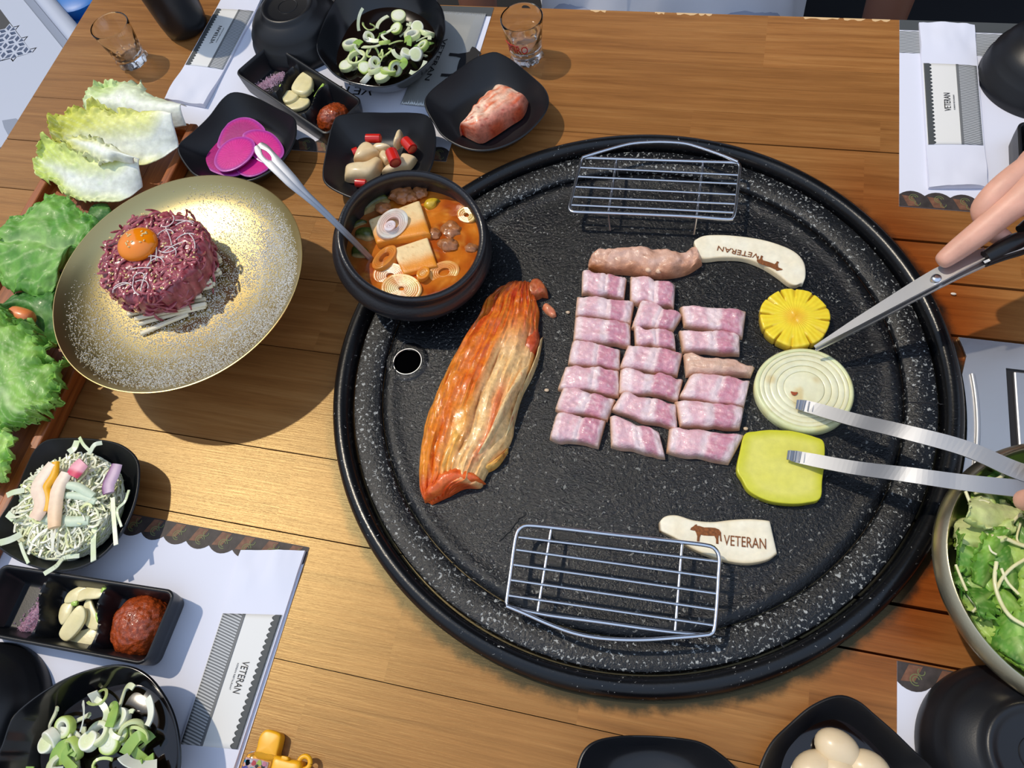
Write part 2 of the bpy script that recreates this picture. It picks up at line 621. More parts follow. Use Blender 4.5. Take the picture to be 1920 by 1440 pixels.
M['print_black'] = plain('black_print', (26, 25, 28), 0.6)
M['print_grey'] = plain('grey_print', (112, 114, 116), 0.6)
M['print_dkgrey'] = plain('dark_grey_print', (74, 78, 80), 0.6)
M['print_tile'] = plain('roof_tile_print', (60, 52, 50), 0.6, var=0.35, vscale=120)
M['print_brown'] = plain('brown_print', (116, 78, 58), 0.6, var=0.3, vscale=200)
M['print_green'] = plain('olive_print', (112, 122, 76), 0.6)
M['print_red'] = plain('red_print', (205, 40, 50), 0.5)
M['char'] = plain('branded_brown', (128, 74, 34), 0.7, var=0.4, vscale=500)
M['foil'] = plain('silver_foil', (204, 206, 204), 0.38, metal=0.6, bump=(45, 0.5, 3.0))
M['white_plastic'] = plain('white_plastic', (188, 196, 214), 0.45)
M['grey_plastic'] = plain('grey_plastic_groove', (138, 148, 168), 0.5)
M['blue_plastic'] = plain('blue_plastic', (36, 120, 200), 0.4)
M['dark'] = plain('dark_upholstery', (22, 22, 26), 0.7)
M['skin'] = plain('light_skin', (222, 168, 146), 0.45, var=0.10, vscale=60, sss=0.25, bump=(500, 0.12))
M['skin_dark'] = plain('tanned_skin', (120, 76, 56), 0.5, sss=0.1)
M['nail'] = plain('nail', (232, 182, 166), 0.25)
M['shirt'] = plain('pale_grey_cotton', (226, 228, 236), 0.85, bump=(30, 0.4, 3.0))
M['cloth_black'] = plain('black_cotton', (28, 28, 32), 0.85)
M['trousers'] = plain('grey_cotton', (150, 154, 170), 0.85)
M['black_plastic'] = plain('black_handle_plastic', (18, 18, 20), 0.3)
M['yellow_plastic'] = plain('yellow_plastic', (244, 176, 24), 0.35)
M['glass'] = plain('clear_glass', (255, 255, 255), 0.01, trans=1.0, ior=1.22, coat=0.8)
M['clear_plastic'] = plain('clear_plastic', (250, 246, 240), 0.05, trans=1.0, ior=1.2)
M['water'] = plain('clear_spirit', (255, 255, 255), 0.0, trans=1.0, ior=1.15, coat=0.4)

# ------------------------------------------------------------------ floor; unseen dark wall and overhang added to darken the stone's reflection
dkw = plain('dark_wall_paint', (46, 42, 40), 0.8, var=0.2, vscale=3)
mesh('added_dark_wall', box(-2.6, 2.4, 2.35, 2.45, -TZ, 4.06), dkw, kind='structure', smooth=False)
mesh('added_dark_overhang', box(-2.6, 2.4, 1.86, 2.45, 4.06, 4.16), dkw, kind='structure', smooth=False)
fl = plain('dark_floor', (58, 60, 64), 0.6, var=0.15, vscale=4)
floor = mesh('floor', box(-2.6, 2.4, -1.6, 3.0, -TZ - 0.1, -TZ), fl, kind='structure', smooth=False)

# ------------------------------------------------------------------ table, board by board
TX0, TX1, TY0, TY1 = -0.865, 0.72, -0.165, 0.82
table = thing('table', (-0.0725, 0.3275, -TZ), 'varnished brown wooden table scorched black around the round griddle', 'table')

def plank(x0, x1, y0, y1, gap=0.0002):
    z0, z1 = -0.034, -0.0002 - rng.uniform(0, 0.00006)
    o = mesh('plank', box(x0, x1, y0 + gap / 2, y1 - gap / 2, z0, z1), M['table'], table, smooth=False)

def row(y0, y1, x0, x1, cuts, gap=0.0002):
    xs = [x0] + [c for c in cuts if x0 < c < x1] + [x1]
    for a, b_ in zip(xs, xs[1:]):
        plank(a, b_, y0, y1, gap)

rows_full = [(-0.165, -0.075, (-0.55, -0.1, 0.35)), (-0.075, 0.022, (-0.71, -0.26, 0.12, 0.5)),
             (0.623, 0.665, (-0.5, -0.02, 0.175, 0.5)), (0.665, 0.735, (-0.66, -0.2, 0.26)), (0.735, 0.82, (-0.45, 0.05, 0.44))]
for a, b_, c_ in rows_full:
    row(a, b_, TX0, TX1, c_)
XM = -0.04
for a, b_, c_ in [(0.022, 0.127, (-0.66, -0.375, -0.2)), (0.127, 0.202, (-0.52, -0.339)), (0.202, 0.311, (-0.70, -0.545, -0.3)), (0.311, 0.394, (-0.6, -0.36)),
                  (0.394, 0.475, (-0.72, -0.41)), (0.475, 0.55, (-0.64, -0.3)), (0.55, 0.623, (-0.74, -0.46, -0.2))]:
    row(a, b_, TX0, XM, c_, 0.0011)
for a, b_, c_ in [(0.022, 0.118, (0.13, 0.4)), (0.118, 0.159, (0.45,)), (0.159, 0.23, (0.2, 0.5)), (0.23, 0.32, (0.3, 0.55)), (0.32, 0.411, (0.36,)),
                  (0.411, 0.4675, (0.44,)), (0.4675, 0.513, (0.3, 0.6)), (0.513, 0.623, (0.16, 0.42))]:
    row(a, b_, XM, TX1, c_, 0.0028 if a > 0.05 and a < 0.53 else 0.001)
mesh('underframe', box(TX0 + 0.05, TX1 - 0.05, TY0 + 0.05, TY1 - 0.05, -0.075, -0.036), plain('dark_frame', (40, 26, 18), 0.7), table, smooth=False)
for sx in (TX0 + 0.07, TX1 - 0.13):
    for sy in (TY0 + 0.07, TY1 - 0.13):
        o = mesh('leg', box(sx, sx + 0.06, sy, sy + 0.06, -TZ, -0.075), M['table'], table, smooth=False)
        bevel(o, 0.004)

chipm = plain('bare_wood', (222, 184, 134), 0.7)
for x, y, l_ in [(1120, 27, .010), (1236, 29, .006), (1288, 30, .013), (1322, 31, .008), (1540, 36, .020), (1602, 38, .012), (1652, 38, .010)]:
    c = at(x, y, 0)
    c[1] = TY1 - .0002
    pts_ = [c + [-l_, 0, 0], c + [l_, 0, 0]] + [c + [l_ * s, -.0035 * abs(math.sin(i * 2.3 + x)) - .0006, 0] for i, s in enumerate(np.linspace(.9, -.9, 7))]
    mesh('bare_wood_chip', prism(np.array(pts_), -.0004, .00005), chipm, table, smooth=False)

# ------------------------------------------------------------------ round stone griddle
def stone(name, c, fleck, rough0, rough1, amount, bump):
    m, t, b = base_mat(name, 0.3, spec=0.5)
    tc = N(t, 'ShaderNodeTexCoord')
    n0 = N(t, 'ShaderNodeTexNoise', Scale=300.0, Detail=3.0, Roughness=0.6, Distortion=0.5)
    n1 = N(t, 'ShaderNodeTexNoise', Scale=26.0, Detail=3.0)
    n2 = N(t, 'ShaderNodeTexNoise', Scale=9.0, Detail=3.0)
    for n_ in (n0, n1, n2): t.links.new(tc.outputs['Object'], n_.inputs['Vector'])
    ad = N(t, 'ShaderNodeMath'); ad.operation = 'MULTIPLY_ADD'; ad.inputs[1].default_value = 0.14
    t.links.new(n1.outputs[0], ad.inputs[0]); t.links.new(n0.outputs[0], ad.inputs[2])
    mr = N(t, 'ShaderNodeMapRange'); mr.interpolation_type = 'SMOOTHSTEP'
    mr.inputs[1].default_value, mr.inputs[2].default_value = 0.70 - amount, 0.76 - amount
    t.links.new(ad.outputs[0], mr.inputs[0])
    mx = N(t, 'ShaderNodeMix'); mx.data_type = 'RGBA'
    mx.inputs[6].default_value = (*rgb(c), 1); mx.inputs[7].default_value = (*rgb(fleck), 1)
    t.links.new(mr.outputs[0], mx.inputs[0]); t.links.new(mx.outputs[2], b.inputs['Base Color'])
    rr = N(t, 'ShaderNodeMapRange')
    rr.inputs[1].default_value, rr.inputs[2].default_value, rr.inputs[3].default_value, rr.inputs[4].default_value = 0.4, 0.6, rough0, rough1
    t.links.new(n2.outputs[0], rr.inputs[0]); t.links.new(rr.outputs[0], b.inputs['Roughness'])
    nb = N(t, 'ShaderNodeTexNoise', Scale=330.0, Detail=4.0, Roughness=0.7)
    t.links.new(tc.outputs['Object'], nb.inputs['Vector'])
    bp = N(t, 'ShaderNodeBump', Strength=bump, Distance=0.0012)
    t.links.new(nb.outputs[0], bp.inputs['Height']); t.links.new(bp.outputs[0], b.inputs['Normal'])
    return m

M['stone_plate'] = stone('oiled_black_granite', (9, 11, 15), (122, 122, 118), 0.14, 0.30, 0.008, 0.8)
M['stone_band'] = stone('black_granite', (14, 16, 20), (158, 160, 158), 0.22, 0.40, 0.042, 0.7)
M['enamel'] = stone('black_speckled_enamel', (13, 14, 17), (170, 170, 168), 0.2, 0.3, -0.045, 0.12)

griddle = thing('round_griddle', (GC[0], GC[1], 0), 'round black speckled stone griddle covered in grilling pork set into the table', 'griddle')
DG = -0.0200
PLZ = 0.0235 + DG   # cooking surface
rim = [(0.266, 0.0202), (0.2762, 0.0202), (0.2768, 0.0210), (0.2768, 0.024), (0.2768, 0.027), (0.2752, 0.0325), (0.2715, 0.0358), (0.267, 0.0366), (0.2635, 0.0352), (0.2612, 0.032), (0.2600, 0.027), (0.2596, 0.0215), (0.2596, 0.0202)]
rim = [(r * KG, z + DG) for r, z in rim]
a_ = np.linspace(0, 2 * PI, 192, endpoint=False)
rg = [np.stack([GC[0] + r * np.cos(a_), GC[1] + r * np.sin(a_), np.full(192, z)], 1) for r, z in rim]
mesh('rim', loft(rg + [rg[0]], False, False), M['enamel'], griddle)
band = [(0.258, 0.0202), (0.2582, 0.0212), (0.2568, 0.0262), (0.2545, 0.0272), (0.2340, 0.0262), (0.2325, 0.0250), (0.2318, 0.0202)]
band = [(r * KG, z + DG) for r, z in band]
rg = [np.stack([GC[0] + r * np.cos(a_), GC[1] + r * np.sin(a_), np.full(192, z)], 1) for r, z in band]
mesh('border_band', loft(rg + [rg[0]], False, False), M['stone_band'], griddle)
HC = at(764, 678, PLZ)
HR = 0.0145

def plate_fn():
    V, F = [], []
    nr, na = 70, 192
    rr = [0.2312 * KG] + list(np.linspace(0.2300 * KG, 0.004, nr))
    for i, r in enumerate(rr):
        for j in range(na):
            a = 2 * PI * j / na
            x, y = GC[0] + r * math.cos(a), GC[1] + r * math.sin(a)
            z = PLZ + 0.0008 * sm(0.19, 0.10, r) + 0.0018 * math.exp(-((r / KG - 0.2225) / 0.006) ** 2) - 0.0028 * sm(0.2265, 0.2312, r / KG)
            z += 0.00022 * nz((x, y, 0), 60) if r < 0.2 else 0
            V.append((x, y, z))
    for i in range(len(rr) - 1):
        for j in range(na):
            q = (i * na + j, i * na + (j + 1) % na, (i + 1) * na + (j + 1) % na, (i + 1) * na + j)
            c = np.mean([V[k2][:2] for k2 in q], axis=0)
            if np.hypot(*(c - HC[:2])) > HR + 0.001:
                F.append(q)
    F.append(tuple((len(rr) - 1) * na + j for j in range(na)))
    n0 = len(V)
    V += [(GC[0] + 0.2312 * KG * math.cos(2 * PI * j / na), GC[1] + 0.2312 * KG * math.sin(2 * PI * j / na), 0.0002) for j in range(na)]
    F += [(j, (j + 1) % na, n0 + (j + 1) % na, n0 + j) for j in range(na)]
    return np.array(V), F

mesh('cooking_plate', plate_fn(), M['stone_plate'], griddle)
# drain hole: collar that bridges into the stone, and a black disc painting the depth shade
a48 = np.linspace(0, 2 * PI, 48, endpoint=False)
def ringz(c, r, z): return np.stack([c[0] + r * np.cos(a48), c[1] + r * np.sin(a48), np.full(48, z)], 1)
mesh('drain_collar', loft([ringz(HC, HR + 0.0075, PLZ - 0.0008), ringz(HC, HR + 0.006, PLZ + 0.0007), ringz(HC, HR + 0.0005, PLZ + 0.0006), ringz(HC, HR - 0.0005, PLZ - 0.001), ringz(HC, HR - 0.0008, 0.0006)], False, False), M['stone_plate'], griddle)
mesh('drain_shade_disc', slab(ringz(HC, HR, 0), 0.0001, 0.0005, 0.0001, 2, smoothed=False), plain('hole_shade_black', (3, 3, 4), 1.0, spec=0.0), griddle)
a_ring = [HC + np.array([(HR - 0.0004) * math.cos(t), (HR - 0.0004) * math.sin(t), 0.0002]) for t in np.linspace(0, 2 * PI, 49)]
mesh('drain_ring', tube(a_ring, 0.0005, 6, cap=False), M['steel'], griddle)
# cracks in the stone: open joints
def crack(pts, w=0.0009, z=PLZ):
    p = lin(P(pts, z), 14)
    p[1:-1, :2] += rng.normal(0, 0.0007, (12, 2))
    mesh('crack', ribbon(p, w, 0.0007), M['print_black'], griddle, smooth=False)
crack([(1384, 1072), (1402, 1110), (1422, 1148)], z=PLZ + 0.0006)
crack([(1437, 1160), (1455, 1192), (1470, 1214)], z=0.0268 + DG)
crack([(1700, 752), (1735, 757), (1768, 758)], z=0.0268 + DG)
crack([(880, 1150), (893, 1130), (905, 1108)], z=0.0264 + DG)
crack([(985, 960), (960, 990), (935, 1015)], z=PLZ + 0.0006)

# ------------------------------------------------------------------ steel burner panel let into the table
panel = thing('burner_panel', at(1870, 740, 0), 'stainless steel burner panel let into the table beside the griddle', 'panel')
arc = [at(*p, 0.003) for p in [(1797, 632), (1806, 652), (1812, 668)]]
th = np.linspace(0.135, -0.46, 24)
arc += [np.array([GC[0] + (GR + .0035) * math.cos(t), GC[1] + (GR + .0035) * math.sin(t), 0.003]) for t in th]
outer = arc + [np.array([0.40, 0.197, 0.003]), np.array([0.40, 0.4075, 0.003])]
R0 = at(1886, 690, 0.003)[:2]; R1 = (0.372, 0.23)
hole = [(R0[0], R0[1]), (R1[0], R0[1]), (R1[0], R1[1]), (R0[0], R1[1])]
o = mesh('plate', prism(np.array(outer), 0.0005, 0.003, [np.array([(*h_, 0) for h_ in hole])]), M['steel'], panel, smooth=False)
o = mesh('door', box(R0[0] + 0.006, R1[0] - 0.003, R1[1] + 0.003, R0[1] - 0.002, -0.0001, 0.0034), M['steel'], panel, smooth=False)
bevel(o, 0.0015)
mesh('recess', box(R0[0], R1[0], R1[1], R0[1], 0.0001, 0.0006), M['print_black'], panel, smooth=False)
lip = [np.array([GC[0] + (GR + .0115) * math.cos(t), GC[1] + (GR + .0115) * math.sin(t), 0.0035]) for t in np.linspace(0.135, -0.46, 30)]
mesh('lip', tube(lip, 0.0022, 8), M['steel'], panel)

# ------------------------------------------------------------------ beyond the table: chair, bench
SZ = -0.29
chair = thing('plastic_chair', (*at(30, 90, SZ)[:2], -TZ), 'white plastic chair with a pierced geometric seat at the table corner', 'chair')
e0, e1 = at(49, 0, SZ), at(121, 88, SZ)
ed = (e1 - e0) / np.linalg.norm(e1 - e0)
en = np.array([-ed[1], ed[0], 0])
if (at(0, 200, SZ) - e0) @ en < 0: en = -en
def SP(a, b, z=SZ): return e0 + ed * a + en * b + np.array([0, 0, z - SZ])
T = [at(-60, -64, SZ), at(61, 99, SZ), at(-60, 131, SZ)]
seat_o = [SP(-0.42, 0.004), SP(0.36, 0.004), SP(0.36, 0.44), SP(-0.42, 0.44)]
mesh('seat', prism(np.array(seat_o), SZ - 0.008, SZ, [np.array(T)]), M['white_plastic'], chair, smooth=False)
mesh('seat_groove', prism(np.array([SP(-0.42, -0.012), SP(0.36, -0.012), SP(0.36, 0.005), SP(-0.42, 0.005)]), SZ - 0.012, SZ - 0.003), M['grey_plastic'], chair, smooth=False)
prof = [(0.0, -0.06), (-0.002, 0.0), (-0.008, 0.006), (-0.026, 0.006), (-0.036, -0.002), (-0.042, -0.06)]
rim_r = [np.array([SP(s, -0.011 + q[0], SZ + q[1]) for q in prof]) for s in np.linspace(-0.42, 0.36, 12)]
mesh('seat_rim', loft(rim_r), M['white_plastic'], chair)
G_V, G_F = [], []
ca = 0.0155
def inside(p):
    s = [np.cross((T[(i + 1) % 3] - T[i])[:2], (p - T[i])[:2]) for i in range(3)]
    return all(v > -1e-5 for v in s) or all(v < 1e-5 for v in s)
for i in range(-16, 17):
    for j in range(-16, 17):
        hc = T[1] + ed * (ca * 1.5 * i) + en * (ca * math.sqrt(3) * (j + 0.5 * (i % 2)))
        hx = [hc + ca * (ed * math.cos(k * PI / 3) + en * math.sin(k * PI / 3)) for k in range(6)]
        for k in (0, 2, 4):
            q = [hc, hx[k], hx[(k + 1) % 6], hx[(k + 2) % 6]]
            cc = sum(q) / 4
            if not inside(cc) or np.linalg.norm(cc - T[1]) > 0.12:
                continue
            inn = [cc + (p_ - cc) * 0.68 for p_ in q]
            b0 = len(G_V)
            up = np.array([0, 0, 0.0])
            G_V += [p_ + up for p_ in q] + inn + [p_ - np.array([0, 0, 0.03]) for p_ in inn]
            for a in range(4):
                c2 = (a + 1) % 4
                G_F += [(b0 + a, b0 + c2, b0 + 4 + c2, b0 + 4 + a), (b0 + 4 + a, b0 + 4 + c2, b0 + 8 + c2, b0 + 8 + a)]
o = mesh('seat_lattice', (np.array(G_V), G_F), M['white_plastic'], chair, smooth=False, kind='stuff')
sl = [SP(0, 0)] * 0
gq = P([(4, 226), (30, 222), (44, 232), (20, 262), (8, 240)], SZ + 0.0003)
mesh('grip_slot', prism(gq, SZ, SZ + 0.0006), M['grey_plastic'], chair, smooth=False)
for a, b_ in ((-0.38, 0.03), (0.32, 0.03), (-0.38, 0.40), (0.32, 0.40)):
    c0 = SP(a, b_)
    mesh('leg', tube([c0 - [0, 0, 0.008], c0 * [1, 1, 0] + [0, 0, -TZ]], [0.022, 0.015], 10), M['white_plastic'], chair)
back = [np.array([SP(s, b_, z) for b_, z in ((0.435, SZ), (0.46, SZ + 0.2), (0.48, SZ + 0.36), (0.47, SZ + 0.36), (0.45, SZ + 0.2), (0.425, SZ))]) for s in np.linspace(-0.36, 0.3, 8)]
mesh('backrest', loft(back), M['white_plastic'], chair)

stool = thing('blue_stool', (*at(140, 5, -0.34)[:2], -TZ), 'bright blue plastic stool between the white chair and the table corner', 'stool')
c0 = at(139, -18, -0.30)
mesh('seat', lathe(c0[0], c0[1], [(0.002, -0.335), (0.05, -0.335), (0.058, -0.32), (0.06, -0.305), (0.05, -0.30), (0.002, -0.30)], 32), M['blue_plastic'], stool)
mesh('skirt', lathe(c0[0] + 0.03, c0[1] - 0.005, [(0.062, -0.33), (0.075, -0.40), (0.075, -0.42), (0.002, -0.42)], 32), M['blue_plastic'], stool)
for k in range(4):
    a = k * PI / 2 + 0.4
    mesh('leg', tube([c0 + [0.04 * math.cos(a), 0.04 * math.sin(a), -0.03], [c0[0] + 0.08 * math.cos(a), c0[1] + 0.08 * math.sin(a), -TZ]], 0.012, 8), M['blue_plastic'], stool)

bench = thing('bench', (0.1, 1.15, -TZ), 'black upholstered bench behind the far edge of the table', 'bench')
o = mesh('seat', box(-0.75, 0.9, 0.98, 1.42, -0.44, -0.372), M['dark'], bench, smooth=False); bevel(o, 0.02, 3)
o = mesh('backrest', box(-0.75, 0.9, 1.42, 1.52, -0.38, 0.15), M['dark'], bench, smooth=False); bevel(o, 0.03, 3)
mesh('base', box(-0.7, 0.85, 1.05, 1.4, -TZ, -0.44), M['dark'], bench, smooth=False)
# ================================================================== food on the griddle
GZ = PLZ + 0.0009
M['pork'] = vcol('pork', 0.34, 0.10, 260, bump=(600, 0.5, 5.0), coat=0.15, sss=0.1)
M['food_wet'] = vcol('wet_food', 0.32, 0.2, 260, bump=(340, 0.4, 4.0), coat=0.22, sss=0.08)
M['food_soft'] = vcol('soft_food', 0.45, 0.06, 200, bump=(260, 0.15, 3.0), sss=0.12)
M['leafy'] = vcol('leaf_green', 0.48, 0.16, 120, bump=(170, 0.6, 5.0), coat=0.03, sss=0.08)
M['veg_cut'] = vcol('cut_vegetable', 0.3, 0.06, 150, bump=(300, 0.12, 3.0), coat=0.2, sss=0.15)

FAT, MEAT, MEATD, SEAR = rgb((234, 208, 210)), rgb((222, 170, 180)), rgb((198, 122, 144)), rgb((212, 166, 122))
PORK = [  # corners read as far edge then near edge, in a crop at (1000, 420) enlarged 3.13 times
    [(285, 280, 548, 318, 282, 408, 532, 442), (262, 422, 588, 462, 250, 545, 578, 585), (240, 548, 565, 582, 232, 690, 570, 725), (226, 688, 512, 735, 194, 820, 500, 855),
     (182, 828, 502, 865, 152, 965, 495, 1012), (178, 948, 478, 1035, 124, 1095, 440, 1155), (128, 1108, 418, 1148, 90, 1262, 392, 1305)],
    [(568, 305, 834, 355, 566, 455, 826, 495), (632, 442, 862, 538, 576, 600, 820, 625), (588, 612, 828, 640, 598, 705, 828, 738), (556, 708, 882, 758, 508, 845, 842, 885),
     (508, 852, 886, 908, 505, 990, 848, 1030), (508, 992, 845, 1062, 452, 1098, 852, 1212), (456, 1132, 740, 1215, 450, 1300, 776, 1366)],
    [(858, 484, 1250, 510, 884, 596, 1230, 662), (855, 620, 1212, 645, 880, 745, 1218, 768), (884, 764, 1300, 835, 892, 888, 1268, 888), (918, 882, 1276, 918, 850, 1022, 1236, 1076),
     (832, 1036, 1234, 1075, 868, 1186, 1208, 1204), (788, 1204, 1232, 1232, 788, 1350, 1135, 1386)]]
ORD = ['first', 'second', 'third', 'fourth', 'fifth', 'sixth', 'last']
COLN = ['column beside the kimchi', 'middle column', 'column beside the onion']
for ci, colp in enumerate(PORK):
    for pi_, q in enumerate(colp):
        seed = ci * 17 + pi_ * 5.3
        tl, tr, bl, br = [Q([(q[k2], q[k2 + 1])], 1000, 420, 3.13, GZ + 0.006)[0] for k2 in (0, 2, 4, 6)]
        L, Wd = np.linalg.norm(tr - tl), np.linalg.norm(bl - tl)
        wob = lambda a, b, s: [a + (b - a) * t + np.array([nz((t * 4, s, 0), 1.0, seed), nz((t * 4, s, 9), 1.0, seed + 3), 0]) * 0.0034 for t in np.linspace(0, 1, 9)]
        bands = sorted([0.18 + rng.uniform(-.06, .06), 0.44 + rng.uniform(-.06, .06), 0.60 + rng.uniform(-.05, .05), 0.9 + rng.uniform(-.05, .05)])
        done = 0.85 if (ci == 2 and pi_ == 2) else 0.0

        def pc(u, v, w_, bands=bands, seed=seed, done=done):
            uu = u + 0.05 * nz((u * 3, v * 3, seed), 1.2)
            m1 = sm(bands[0] - .05, bands[0] + .03, uu) * (1 - sm(bands[1] - .03, bands[1] + .03, uu))
            m2 = sm(bands[2] - .03, bands[2] + .03, uu) * (1 - sm(bands[3] - .04, bands[3] + .05, uu))
            st = 0.5 + 0.5 * nz((u * 5, v * 14, seed), 1.5)
            st2 = 0.5 + 0.5 * nz(w_, 420, seed)
            c = mixc(FAT, MEAT, m1 * (0.55 + 0.45 * st))
            c = mixc(c, MEATD, m2 * (0.62 + 0.38 * st))
            c = mixc(c, rgb((240, 222, 220)), sm(.55, .8, st2) * .4)
            zr = (w_[2] - GZ) / 0.0135
            c = mixc(c, SEAR, (1 - sm(0.25, 0.85, zr)) * 0.8)
            c = mixc(c, SEAR, sm(0.08, 0.0, u) * 0.6)
            return mixc(c, rgb((214, 176, 150)), done)

        def pd(u, v, w_, seed=seed):
            return np.array([0, 0, 0.0022 * nz(w_, 75, seed) + 0.0013 * nz(w_, 220, seed) + 0.0007 * nz(w_, 520, seed) - 0.0012 * math.exp(-((u - 0.55) / 0.03) ** 2)])

        o = mesh('pork_belly_piece', pad(wob(tl, tr, 1.0), wob(bl, br, 7.0), GZ, 0.0135, 48, 28, 4.2, pc, pd, True), M['pork'],
                 label=f'{"browned" if done else "pink"} pork belly piece, {ORD[pi_] if pi_ < len(colp) - 1 else "last"} from the rib strip, {COLN[ci]}',
                 cat='meat', group='pork belly pieces on the griddle')

# brown rib strip
up = Q([(318, 235), (360, 168), (470, 160), (600, 150), (740, 155), (850, 165), (930, 132), (965, 138)], 1000, 420, 3.13, GZ + 0.008)
lo = Q([(325, 268), (380, 280), (450, 288), (560, 295), (660, 312), (780, 316), (900, 292), (990, 238)], 1000, 420, 3.13, GZ + 0.003)
def rc(u, v, w_):
    n1 = 0.5 + 0.5 * nz(w_, 120)
    c = mixc(rgb((228, 190, 172)), rgb((206, 152, 122)), n1)
    c = mixc(c, rgb((184, 120, 76)), sm(0.6, 0.98, v) * 0.7 + sm(0.25, 0.0, u) * 0.45)
    return mixc(c, rgb((120, 62, 40)), sm(0.6, 0.85, 0.5 + 0.5 * nz(w_, 210, 4)) * 0.5)
mesh('rib_meat_strip', pad(up, lo, GZ, 0.017, 90, 36, 3.2, rc, lambda u, v, w_: np.array([0.0012 * nz(w_, 90, 5), 0.0012 * nz(w_, 90, 8), 0.0045 * nz(w_, 60) + 0.0022 * nz(w_, 170) + 0.0008 * nz(w_, 420)])), M['pork'],
     label='long browned rib meat strip lying above the rows of pale pork belly', cat='meat')
for k2, (x, y) in enumerate([(1216, 506), (1235, 508)]):
    c = at(x, y, GZ + 0.011)
    rib = bpy.data.objects['rib_meat_strip']
    mesh('gristle_nub', ball(c, (0.0035, 0.003, 0.0025), 10, 7, col=lambda w_: rgb((226, 188, 158))), M['pork'], rib)

# ---- king oyster mushroom slices with the house brand
def mush(name, up, lo, label, thick, colfn):
    return mesh(name, pad(up, lo, GZ, thick, 60, 22, 9, colfn, lambda u, v, w_: np.array([0, 0, 0.0007 * nz(w_, 60)])), M['food_soft'], label=label, cat='mushroom', group='branded mushroom slices')
ZT = GZ + 0.0068
CREAM = rgb((238, 226, 196))
def mc(u, v, w_):
    c = mixc(CREAM, rgb((246, 240, 220)), 0.5 + 0.5 * nz(w_, 80))
    c = mixc(c, rgb((214, 186, 132)), sm(0.9, 1.0, v) * 0.6 + sm(0.1, 0.0, v) * 0.3)
    return c
mu1 = mush('mushroom_slice', Q([(944, 92), (1010, 64), (1130, 60), (1300, 80), (1420, 110), (1530, 155), (1590, 220), (1600, 300), (1585, 345)], 1000, 420, 3.13, ZT),
           Q([(940, 130), (975, 222), (1100, 218), (1220, 222), (1330, 260), (1420, 315), (1490, 368), (1530, 380), (1560, 368)], 1000, 420, 3.13, GZ), 'curved cream mushroom slice branded with a bull, above the pineapple', 0.007, mc)
def mc2(u, v, w_):
    c = mc(u, v, w_)
    return mixc(c, rgb((120, 92, 60)), sm(0.035, 0.0, u) * 0.8 + 0.5 * sm(0.985, 1, v))
mu2 = mush('mushroom_slice', Q([(1072, 125), (1110, 88), (1180, 80), (1280, 110), (1390, 120), (1500, 108), (1620, 103), (1742, 112)], 900, 940, 3.2, ZT),
           Q([(1075, 185), (1180, 240), (1280, 300), (1400, 348), (1520, 378), (1620, 384), (1720, 362), (1778, 322)], 900, 940, 3.2, GZ), 'cream mushroom slice branded with a bull, partly under the wire rack', 0.007, mc2)
zc = GZ + 0.0074
# the word on the first slice runs upside down along the curve, letter by letter
pts1 = Q([(1325, 176), (1222, 146), (1085, 128)], 1000, 420, 3.13, zc)
words_on('brand_word', 'VETERAN', pts1[0], pts1[2], 0.0058, M['char'], mu1, 0.0003)
a, b_ = Q([(1480, 236), (1330, 180)], 1000, 420, 3.13, zc)
bull_on('brand_bull', a, b_, M['char'], mu1, 0.42)
a, b_ = Q([(1462, 262), (1716, 286)], 900, 940, 3.2, zc)
words_on('brand_word', 'VETERAN', a, b_, 0.0085, M['char'], mu2, 0.0003)
a, b_ = Q([(1255, 235), (1440, 262)], 900, 940, 3.2, zc)
bull_on('brand_bull', a, b_, M['char'], mu2, 0.6)

# ---- pineapple slice
pc_ = at(1490, 595, GZ + 0.010)
n_ = 132
pr = []
for i in range(n_):
    a = 2 * PI * i / n_
    notch = max(0, math.cos(a * 12 + 0.8 * math.sin(a * 3))) ** 22
    pr.append([pc_[0] + (0.0312 - 0.0016 * notch + 0.0005 * math.sin(5 * a)) * math.cos(a), pc_[1] + (0.0312 - 0.0016 * notch + 0.0005 * math.sin(7 * a)) * math.sin(a), 0])
def pnc(f, t, w_, top):
    rad = 0.5 + 0.5 * math.cos(t * 2 * PI * 36 + 3 * nz(w_, 50))
    c = mixc(rgb((246, 222, 62)), rgb((240, 208, 48)), rad * sm(0.3, 0.7, f))
    c = mixc(rgb((240, 188, 44)), c, sm(0.1, 0.5, f))
    a = t * 2 * PI
    notch = max(0, math.cos(a * 12 + 0.8 * math.sin(a * 3))) ** 24 * sm(0.6, 0.8, f)
    c = mixc(c, rgb((176, 132, 24)), notch * 0.9)
    return c if top else mixc(c, rgb((222, 176, 60)), 0.5)
def pnd(f, t, w_):
    a = t * 2 * PI
    notch = max(0, math.cos(a * 12 + 0.8 * math.sin(a * 3))) ** 22 * sm(0.55, 0.85, f)
    return np.array([0, 0, -0.0028 * notch + 0.00012 * math.cos(a * 36)])
mesh('pineapple_slice', slab(pr, GZ, GZ + 0.0115, 0.0015, 10, 0, pnc, pnd, smoothed=False), M['veg_cut'], label='round yellow pineapple slice with notched edge on the griddle', cat='pineapple')

